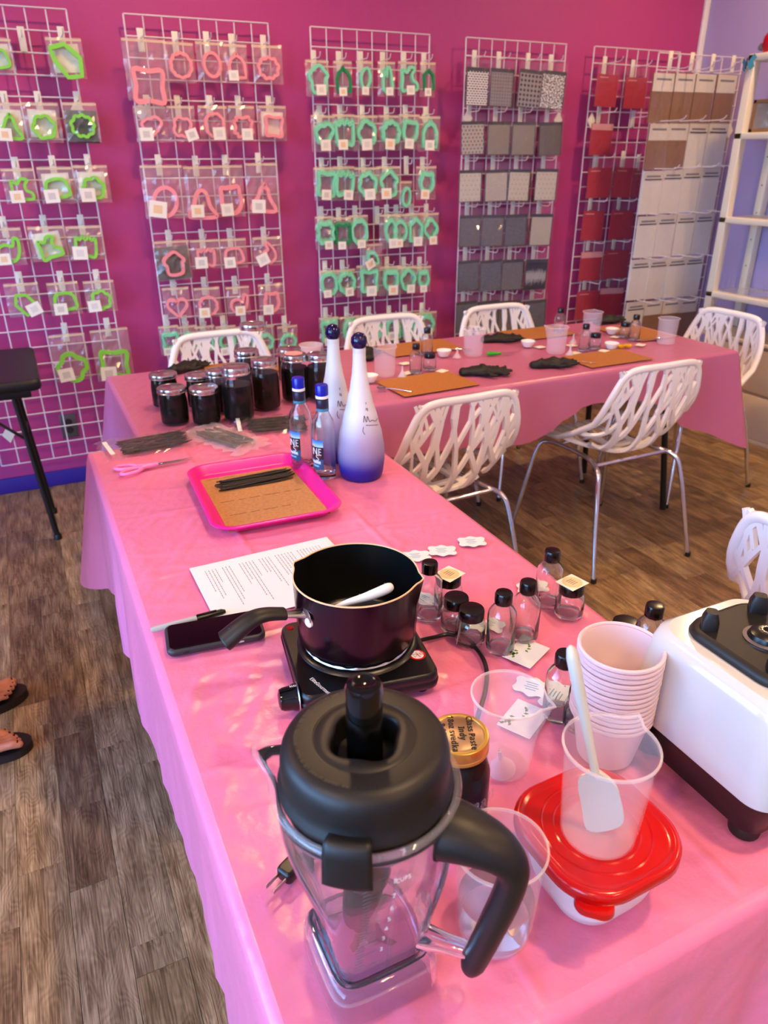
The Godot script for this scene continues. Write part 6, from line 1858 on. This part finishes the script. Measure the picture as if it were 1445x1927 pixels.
# ---------------------------------------------------------------- place settings on the long table
func glove_mesh(seed_: int) -> ArrayMesh:
	var r := RandomNumberGenerator.new(); r.seed = seed_
	var bones := [[Vector3(-0.075, 0.012, 0), Vector3(-0.01, 0.015, 0), 0.026, 0.032], [Vector3(-0.01, 0.015, 0), Vector3(0.035, 0.013, 0), 0.034, 0.028]]
	for k in 4:
		var z := -0.030 + k * 0.020
		var a := Vector3(0.035, 0.013, z * 0.8)
		var b := a + Vector3(0.030, r.randf_range(-0.002, 0.012), z * 0.25 + r.randf_range(-0.006, 0.006))
		bones.append([a, b, 0.0100, 0.0090])
		bones.append([b, b + Vector3(r.randf_range(0.008, 0.026), r.randf_range(-0.008, 0.004), r.randf_range(-0.012, 0.012)), 0.009, 0.0065])
	bones.append([Vector3(-0.02, 0.014, 0.024), Vector3(0.012, 0.016, 0.050), 0.012, 0.0095])
	bones.append([Vector3(0.012, 0.016, 0.050), Vector3(0.030, 0.014, 0.055), 0.0095, 0.007])
	var st := st_new()
	var nz := FastNoiseLite.new(); nz.seed = seed_; nz.frequency = 22.0
	field_into(st, bones, 0.005, 0.006, func(p: Vector3) -> Vector3:
		p.y = maxf(p.y, 0.0) * 0.62 if p.y > 0.0 else 0.0
		return p + Vector3(0, maxf(0.0, nz.get_noise_3d(p.x, 0.0, p.z)) * 0.016 * smoothstep(0.002, 0.012, p.y), nz.get_noise_3d(p.z, 5.0, p.x) * 0.006))
	return done(st)

# smooth union of tapered capsules, meshed as surface nets
func field_into(st: SurfaceTool, bones: Array, cell: float, blend: float, bend = null) -> void:
	var lo := Vector3(1e9, 1e9, 1e9); var hi := -lo
	for b in bones:
		var m: float = maxf(b[2], b[3]) + blend + cell * 2
		for k in 2:
			lo = lo.min(b[k] - Vector3.ONE * m); hi = hi.max(b[k] + Vector3.ONE * m)
	var n := Vector3i(((hi - lo) / cell).ceil()) + Vector3i.ONE
	var sx := 1; var sy := n.x; var sz := n.x * n.y
	var far := 9.0
	var val := PackedFloat32Array(); val.resize(n.x * n.y * n.z); val.fill(far)
	for b in bones:
		var a: Vector3 = b[0]; var ab: Vector3 = b[1] - b[0]
		var l2 := maxf(ab.length_squared(), 1e-9)
		var m: float = maxf(b[2], b[3]) + blend + cell * 2
		var i0 := Vector3i(((a.min(b[1]) - Vector3.ONE * m - lo) / cell).floor()).max(Vector3i.ZERO)
		var i1 := Vector3i(((a.max(b[1]) + Vector3.ONE * m - lo) / cell).ceil()).min(n - Vector3i.ONE)
		for z in range(i0.z, i1.z + 1):
			for y in range(i0.y, i1.y + 1):
				for x in range(i0.x, i1.x + 1):
					var p := lo + Vector3(x, y, z) * cell
					var t := clampf((p - a).dot(ab) / l2, 0.0, 1.0)
					var d := p.distance_to(a + ab * t) - lerpf(b[2], b[3], t)
					var id := x + y * sy + z * sz
					var o := val[id]
					if o >= far: val[id] = d
					else:
						var h := clampf(0.5 + 0.5 * (d - o) / blend, 0.0, 1.0)
						val[id] = lerpf(d, o, h) - blend * h * (1.0 - h)
	var vert := {}
	for z in n.z - 1:
		for y in n.y - 1:
			for x in n.x - 1:
				var id := x + y * sy + z * sz
				var v := [val[id], val[id + 1], val[id + sy], val[id + sy + 1], val[id + sz], val[id + sz + 1], val[id + sz + sy], val[id + sz + sy + 1]]
				var inside := 0
				for q in v:
					if q < 0.0: inside += 1
				if inside == 0 or inside == 8: continue
				var sum := Vector3.ZERO; var cnt := 0
				for e in [[0, 1], [2, 3], [4, 5], [6, 7], [0, 2], [1, 3], [4, 6], [5, 7], [0, 4], [1, 5], [2, 6], [3, 7]]:
					var f: float = v[e[0]]; var g: float = v[e[1]]
					if (f < 0.0) != (g < 0.0):
						var t := f / (f - g)
						var pa := Vector3(e[0] & 1, (e[0] >> 1) & 1, e[0] >> 2); var pb := Vector3(e[1] & 1, (e[1] >> 1) & 1, e[1] >> 2)
						sum += pa.lerp(pb, t); cnt += 1
				var p := lo + (Vector3(x, y, z) + sum / cnt) * cell
				vert[id] = bend.call(p) if bend != null else p
	st.set_smooth_group(41)
	for id in vert:
		var v0: float = val[id]
		for ax in 3:
			var s1: int = [sx, sy, sz][ax]; var s2: int = [sy, sz, sx][ax]; var s3: int = [sz, sx, sy][ax]
			var v1: float = val[id + s1]
			if (v0 < 0.0) == (v1 < 0.0): continue
			if not (vert.has(id - s2) and vert.has(id - s3) and vert.has(id - s2 - s3)): continue
			var a: Vector3 = vert[id]; var b: Vector3 = vert[id - s2]; var c: Vector3 = vert[id - s2 - s3]; var d: Vector3 = vert[id - s3]
			if v0 < 0.0: quad(st, a, b, c, d)
			else: quad(st, d, c, b, a)

func build_far_things() -> void:
	# kraft mats
	var mats := [["with a steel spoon in front of the two-bottle setting", 1.215, 1.470, 0.30, 0.215, 0.05], ["with a glove on its corner, by the yellow scoop", 2.015, 1.470, 0.30, 0.19, 0.0], ["under the bottle beside the mint chair", 1.44, 0.985, 0.32, 0.20, 0.0], ["in front of the chair by the grey plates", 2.045, 0.975, 0.30, 0.20, 0.0], ["at the table end near the end chair", 2.445, 1.165, 0.21, 0.30, 0.0], ["behind the jars in front of the chair", 0.700, 0.985, 0.28, 0.20, 0.0]]
	for e in mats:
		solo("place_mat", rbox(e[3], 0.0012, e[4], 0.0004), M["kraft place mat"], "brown kraft paper mat %s" % e[0], "place mat", Vector3(e[1], TOP + 0.001, e[2]), e[5], "kraft paper place mats")
	# gloves
	var gl := [["lying alone near the middle of the cloth edge", 915, 704, -0.45, 0], ["beside the white dish at the back", 947, 641, -0.25, 1], ["half on a brown mat by the yellow scoop", 1043, 688, -0.20, 2], ["behind the frosted bottles on the cloth", 690, 668, 1.2, 1], ["at the back by the red sheets", 1146, 606, 0.1, 0], ["behind the short dark jars", 352, 695, 0.5, 2]]
	var gm := []
	for k in 3: gm.append(glove_mesh(300 + k))
	for e in gl:
		solo("black_glove", gm[e[4]], M["black glove rubber"], "crumpled black rubber glove %s" % e[0], "glove", on_y(e[1], e[2], TOP), e[3], "black gloves at the place settings")
	# beakers
	var bk := thing("plastic_beaker", "translucent beaker beside the frosted bottles on dusky cloth", "beaker", on_y(724, 706), 0.0, "translucent plastic beakers")
	beaker_into(bk, 0.105, 0.042, 0.037, 0.3, false)
	for e in [["in front of the chair by grey plates", 890, 668, 1.0], ["behind the glove by the yellow scoop", 1045, 664, 2.0], ["at the back in front of red sheets", 1111, 632, 0.5], ["standing at the table end by itself", 1252, 646, 3.0]]:
		copy_of(bk, "plastic_beaker", "translucent beaker on dusky cloth %s" % e[0], on_y(e[1], e[2]), e[3])
	# bottles and jars
	var tall: Node3D = null; var short: Node3D = null
	for e in [["beside the spoon mat", 782, 702], ["on the brown mat by the mint chair", 803, 668], ["beside a short jar behind the yellow scoop", 1098, 660], ["by the back beaker and red sheets", 1051, 626], ["at the mat near the end chair", 1192, 640]]:
		if tall == null: tall = small_bottle(true, "small clear bottle on dusky cloth %s" % e[0], on_y(e[1], e[2]))
		else: copy_of(tall, "tall_glass_bottle", "small clear bottle on dusky cloth %s" % e[0], on_y(e[1], e[2]))
	for e in [["beside the spoon mat", 808, 696], ["behind the yellow scoop", 1118, 656], ["at the mat near the end chair", 1174, 634]]:
		if short == null: short = small_bottle(false, "small clear jar on dusky cloth %s" % e[0], on_y(e[1], e[2]))
		else: copy_of(short, "short_glass_jar", "small clear jar on dusky cloth %s" % e[0], on_y(e[1], e[2]))
	# white dishes
	var dish := lathe([[0.0, 0.002], [0.016, 0.001], [0.018, 0.0], [0.029, 0.020], [0.030, 0.024], [0.0288, 0.0245], [0.016, 0.004], [0.0, 0.0035]], 28)
	for e in [["by the mint chair's mat", 835, 670], ["beside a back glove", 993, 652], ["near the end chair's bottles", 1151, 628], ["next to the yellow scoop", 1150, 656], ["beside the frosted bottles' beaker", 696, 718]]:
		solo("white_dish", dish, M["white plastic"], "small white dish on dusky cloth %s" % e[0], "dish", on_y(e[1], e[2]), 0.0, "small white dishes")
	# spoons
	var sp: Node3D = null
	for e in [["on the mat in front of a branch chair", 742, 735, -0.75], ["on the mat beside a glove", 1090, 683, -0.6], ["on the mat by the mint chair", 858, 659, 2.4], ["on the mat at the table end", 1222, 640, 2.9]]:
		if sp == null:
			sp = thing("steel_spoon", "small steel spoon %s" % e[0], "spoon", on_y(e[1], e[2], TOP + 0.003), e[3], "small steel spoons")
			part(sp, "bowl", lathe([[0.0, 0.0], [0.009, 0.002], [0.013, 0.006], [0.0135, 0.007], [0.009, 0.004], [0.0, 0.002]], 20, func(p, a): return Vector3(p.x * 1.4, p.y, p.z)), M["chrome"], xf(Vector3(-0.045, 0, 0)))
			part(sp, "handle", tube([Vector3(-0.03, 0.006, 0), Vector3(0.0, 0.007, 0), Vector3(0.06, 0.002, 0)], [0.0022, 0.002, 0.0034], 8, false, 0.5), M["chrome"])
		else: copy_of(sp, "steel_spoon", "small steel spoon %s" % e[0], on_y(e[1], e[2], TOP + 0.003), e[3])
	# funnels
	var fn: Node3D = null
	for e in [["beside the white dish by the mint chair", 860, 673], ["next to the spoon mat", 757, 709], ["behind the yellow scoop's bottles", 1078, 646], ["beside the glove's beaker", 1072, 668]]:
		var p := on_y(e[1], e[2])
		if fn == null:
			fn = thing("plastic_funnel", "tiny clear funnel standing %s" % e[0], "funnel", p, 0.0, "tiny clear funnels")
			part(fn, "cone", lathe([[0.017, 0.0], [0.0175, 0.001], [0.004, 0.02], [0.0025, 0.04], [0.0018, 0.04], [0.003, 0.02], [0.016, 0.001]], 24), M["clear cup plastic"])
		else: copy_of(fn, "plastic_funnel", "tiny clear funnel standing %s" % e[0], p)
	# little paper squares
	for e in [["beside the two-bottle setting", 762, 684, 0.2], ["under the funnel by the spoon mat", 766, 702, 0.3], ["beside the short jar by the spoon mat", 832, 698, 0.4], ["under the beaker behind the glove", 1016, 653, 0.1], ["behind the glove's beaker bottles", 1076, 650, 0.0], ["beside the bottle behind the scoop", 1082, 664, 0.1], ["beside the dish next to the scoop", 1136, 660, 0.3], ["below the dish near the end chair", 1158, 634, 0.4], ["in front of the end chair's bottles", 1205, 649, 0.5]]:
		solo("paper_square", rbox(0.040, 0.0008, 0.034, 0.0003), M["card cream"], "small cream paper square %s" % e[0], "paper square", on_y(e[1], e[2], TOP + 0.0024), e[3], "small cream paper squares")
	# coloured tools
	var y := thing("measuring_scoop", "yellow plastic measuring scoops beside a white dish", "scoop", on_y(1172, 654))
	for k in 2:
		part(y, "bowl", lathe([[0.0, 0.0], [0.012, 0.001], [0.017, 0.010], [0.0165, 0.0105], [0.011, 0.003], [0.0, 0.002]], 22), M["yellow plastic"], xf(Vector3(-0.012 + k * 0.034, 0, k * 0.004)))
		part(y, "handle", rbox(0.035, 0.003, 0.008, 0.001), M["yellow plastic"], xf(Vector3(0.012, 0.008, 0.002 - k * 0.004)))
	var gk := thing("craft_knife", "green-handled craft knife lying on the dusky cloth", "knife", on_y(936, 668, TOP + 0.001), -0.25)
	part(gk, "handle", tube([Vector3(-0.045, 0.007, 0), Vector3(-0.03, 0.007, 0), Vector3(-0.01, 0.006, 0), Vector3(0.014, 0.006, 0)], [0.005, 0.0085, 0.007, 0.005], 12), M["green plastic"])
	part(gk, "blade", rbox(0.055, 0.001, 0.008, 0.0004), M["brushed steel"], xf(Vector3(0.040, 0.005, 0)))

# ---------------------------------------------------------------- person at the aisle (only the sandalled feet reach the picture)
func build_person() -> void:
	var p := thing("person", "person in dark sandals and patterned trousers standing in the aisle", "person", Vector3(-0.40, 0, 1.75), 0.0)
	var body := st_new()
	var bones := []
	for s in [-1, 1]:
		var z: float = s * 0.095
		bones += [[Vector3(-0.03, 0.93, z * 0.9), Vector3(-0.01, 0.50, z), 0.082, 0.052], [Vector3(-0.01, 0.50, z), Vector3(-0.03, 0.10, z), 0.054, 0.036]]
		bones += [[Vector3(-0.02, 1.38, s * 0.16), Vector3(-0.03, 1.10, s * 0.21), 0.047, 0.038], [Vector3(-0.03, 1.10, s * 0.21), Vector3(0.03, 0.86, s * 0.22), 0.037, 0.026]]
	bones += [[Vector3(-0.03, 0.95, -0.05), Vector3(-0.03, 0.95, 0.05), 0.11, 0.11], [Vector3(-0.03, 0.98, 0), Vector3(-0.02, 1.30, 0), 0.12, 0.115], [Vector3(-0.02, 1.36, -0.10), Vector3(-0.02, 1.36, 0.10), 0.07, 0.07], [Vector3(-0.02, 1.40, 0), Vector3(0.0, 1.50, 0), 0.052, 0.05]]
	field_into(body, bones, 0.016, 0.03)
	# feet with separate toes
	for s in [-1, 1]:
		var z: float = s * 0.095
		var turn := Basis(Vector3.UP, -0.10 * s + (0.12 if s < 0 else 0.05))
		var f := [[Vector3(-0.05, 0.055, 0), Vector3(-0.03, 0.12, 0), 0.030, 0.034], [Vector3(-0.055, 0.052, 0), Vector3(0.04, 0.056, 0), 0.027, 0.030], [Vector3(0.0, 0.068, 0), Vector3(0.09, 0.046, 0.0), 0.030, 0.018], [Vector3(0.06, 0.046, -0.022), Vector3(0.115, 0.042, -0.024), 0.020, 0.016], [Vector3(0.05, 0.044, 0.02), Vector3(0.10, 0.040, 0.026), 0.018, 0.014]]
		for k in 5:
			var zz := -0.032 + k * 0.0165
			var reach: float = [0.168, 0.166, 0.158, 0.147, 0.134][k]
			var rr: float = [0.0115, 0.0085, 0.008, 0.0076, 0.0072][k]
			var zs: float = zz * (-s)
			f.append([Vector3(0.10, 0.042, zs * 0.95), Vector3(reach - 0.02, 0.045, zs), rr * 1.05, rr])
			f.append([Vector3(reach - 0.02, 0.045, zs), Vector3(reach - 0.004, 0.040, zs), rr, rr * 0.92])
		var moved := []
		for b in f: moved.append([turn * b[0] + Vector3(-0.0, 0, z), turn * b[1] + Vector3(-0.0, 0, z), b[2], b[3]])
		field_into(body, moved, 0.0042, 0.004)
	# hands with five fingers
	for s in [-1, 1]:
		var w := Vector3(0.03, 0.86, s * 0.22)
		var hb := [[w, w + Vector3(0.012, -0.05, 0), 0.024, 0.026], [w + Vector3(0.0, -0.05, 0), w + Vector3(0.03, -0.085, 0), 0.018, 0.018], [w + Vector3(-0.008, -0.05, 0), w + Vector3(0.0, -0.088, 0), 0.017, 0.016]]
		for k in 4:
			var x := -0.022 + k * 0.019
			var l: float = [0.058, 0.072, 0.078, 0.070][k]
			hb.append([w + Vector3(x + 0.012, -0.085, 0), w + Vector3(x + 0.016, -0.085 - l * 0.5, -s * 0.004), 0.0092, 0.0086])
			hb.append([w + Vector3(x + 0.016, -0.085 - l * 0.5, -s * 0.004), w + Vector3(x + 0.016, -0.085 - l, -s * 0.016), 0.0086, 0.0074])
		hb.append([w + Vector3(0.028, -0.035, 0), w + Vector3(0.052, -0.068, -s * 0.006), 0.012, 0.0102])
		hb.append([w + Vector3(0.052, -0.068, -s * 0.006), w + Vector3(0.058, -0.098, -s * 0.01), 0.0100, 0.0085])
		field_into(body, hb, 0.0045, 0.005)
	# head
	var hd := [[Vector3(0.005, 1.63, 0), Vector3(-0.02, 1.66, 0), 0.085, 0.092], [Vector3(0.03, 1.58, 0), Vector3(0.025, 1.54, 0), 0.058, 0.048], [Vector3(0.0, 1.48, 0), Vector3(0.0, 1.55, 0), 0.05, 0.052], [Vector3(0.088, 1.625, 0), Vector3(0.105, 1.588, 0), 0.009, 0.014], [Vector3(0.078, 1.553, -0.012), Vector3(0.078, 1.553, 0.012), 0.010, 0.010], [Vector3(-0.005, 1.62, 0.088), Vector3(-0.005, 1.59, 0.085), 0.016, 0.010], [Vector3(-0.005, 1.62, -0.088), Vector3(-0.005, 1.59, -0.085), 0.016, 0.010]]
	field_into(body, hd, 0.006, 0.012)
	part(p, "body", done(body), M["skin"])
	for s in [-1, 1]:
		part(p, "eye", lathe([[0.0, -0.011], [0.009, -0.006], [0.011, 0.0], [0.009, 0.006], [0.0, 0.011]], 14), M["ink white"], xf(Vector3(0.080, 1.622, s * 0.034)))
		part(p, "iris", lathe([[0.0, -0.005], [0.004, -0.002], [0.0, 0.005]], 10), M["brown hair"], xf(Vector3(0.090, 1.622, s * 0.034)))
	var hair := st_new()
	field_into(hair, [[Vector3(-0.02, 1.68, 0), Vector3(-0.035, 1.63, 0), 0.098, 0.098], [Vector3(-0.06, 1.62, 0.03), Vector3(-0.07, 1.46, 0.03), 0.07, 0.05], [Vector3(-0.06, 1.62, -0.03), Vector3(-0.07, 1.46, -0.03), 0.07, 0.05]], 0.009, 0.02)
	part(p, "hair", done(hair), M["brown hair"])
	var tr := st_new()
	var tb := []
	for s in [-1, 1]:
		var z: float = s * 0.095
		tb += [[Vector3(-0.03, 0.93, z * 0.9), Vector3(-0.01, 0.50, z), 0.098, 0.072], [Vector3(-0.01, 0.50, z), Vector3(-0.03, 0.16, z), 0.074, 0.066]]
	tb += [[Vector3(-0.03, 0.96, -0.05), Vector3(-0.03, 0.96, 0.05), 0.125, 0.125]]
	field_into(tr, tb, 0.014, 0.02)
	part(p, "trousers", done(tr), M["patterned trouser cloth"])
	var sh := st_new()
	field_into(sh, [[Vector3(-0.03, 0.92, -0.04), Vector3(-0.03, 0.92, 0.04), 0.135, 0.135], [Vector3(-0.03, 0.95, 0), Vector3(-0.02, 1.30, 0), 0.142, 0.13], [Vector3(-0.02, 1.36, -0.12), Vector3(-0.02, 1.36, 0.12), 0.082, 0.082], [Vector3(-0.02, 1.37, 0.15), Vector3(-0.025, 1.20, 0.195), 0.062, 0.058], [Vector3(-0.02, 1.37, -0.15), Vector3(-0.025, 1.20, -0.195), 0.062, 0.058]], 0.014, 0.025)
	part(p, "top", done(sh), M["plain top cloth"])
	# sandals
	for s in [-1, 1]:
		var z: float = s * 0.095
		var turn: float = -0.10 * s + (0.12 if s < 0 else 0.05)
		var poly := PackedVector2Array()
		for q in smooth([Vector2(-0.085, 0.0), Vector2(-0.07, 0.03), Vector2(0.0, 0.034), Vector2(0.09, 0.047), Vector2(0.15, 0.040), Vector2(0.188, 0.012), Vector2(0.186, -0.020), Vector2(0.15, -0.044), Vector2(0.08, -0.044), Vector2(0.0, -0.034), Vector2(-0.07, -0.03)], 4, true): poly.append(Vector2(q.x, q.y * s))
		var sole := part(p, "sandal_sole", plate(poly, 0.020), M["sandal sole"], Transform3D(Basis(Vector3.UP, turn) * Basis(Vector3.RIGHT, -PI / 2), Vector3(0, 0.0105, z)))
		part(sole, "insole", plate(poly, 0.006), M["sandal leather"], xf(Vector3(0, 0, 0.013)))
		var base := Transform3D(Basis(Vector3.UP, turn), Vector3(0, 0, z))
		for st_ in [[0.085, 0.0], [0.045, 0.012], [-0.03, 0.03]]:
			var arc := []
			for k in 11:
				var a := PI * k / 10.0
				arc.append(Vector3(st_[0] + 0.012 * sin(a), 0.020 + sin(a) * (0.058 + st_[1]), cos(a) * 0.046))
			part(p, "sandal_strap", tube(arc, 0.0045, 8, false, 2.4), M["sandal leather"], base)
		part(p, "sandal_strap", tube([Vector3(0.125, 0.030, -s * -0.014), Vector3(0.105, 0.062, 0.0), Vector3(0.07, 0.082, 0.0)], 0.008, 8, false, 0.5), M["sandal leather"], base)
		for k in 5:
			var zz: float = (-0.032 + k * 0.0165) * (-s)
			var reach: float = [0.168, 0.166, 0.158, 0.147, 0.134][k]
			part(p, "toenail", lathe([[0.0, 0.0], [0.0062 if k == 0 else 0.0042, 0.0], [0.0, 0.0018]], 12), M["nail polish"], base * Transform3D(Basis(Vector3(0, 0, 1), -0.45), Vector3(reach - 0.006, 0.0505 if k == 0 else 0.0475, zz)))
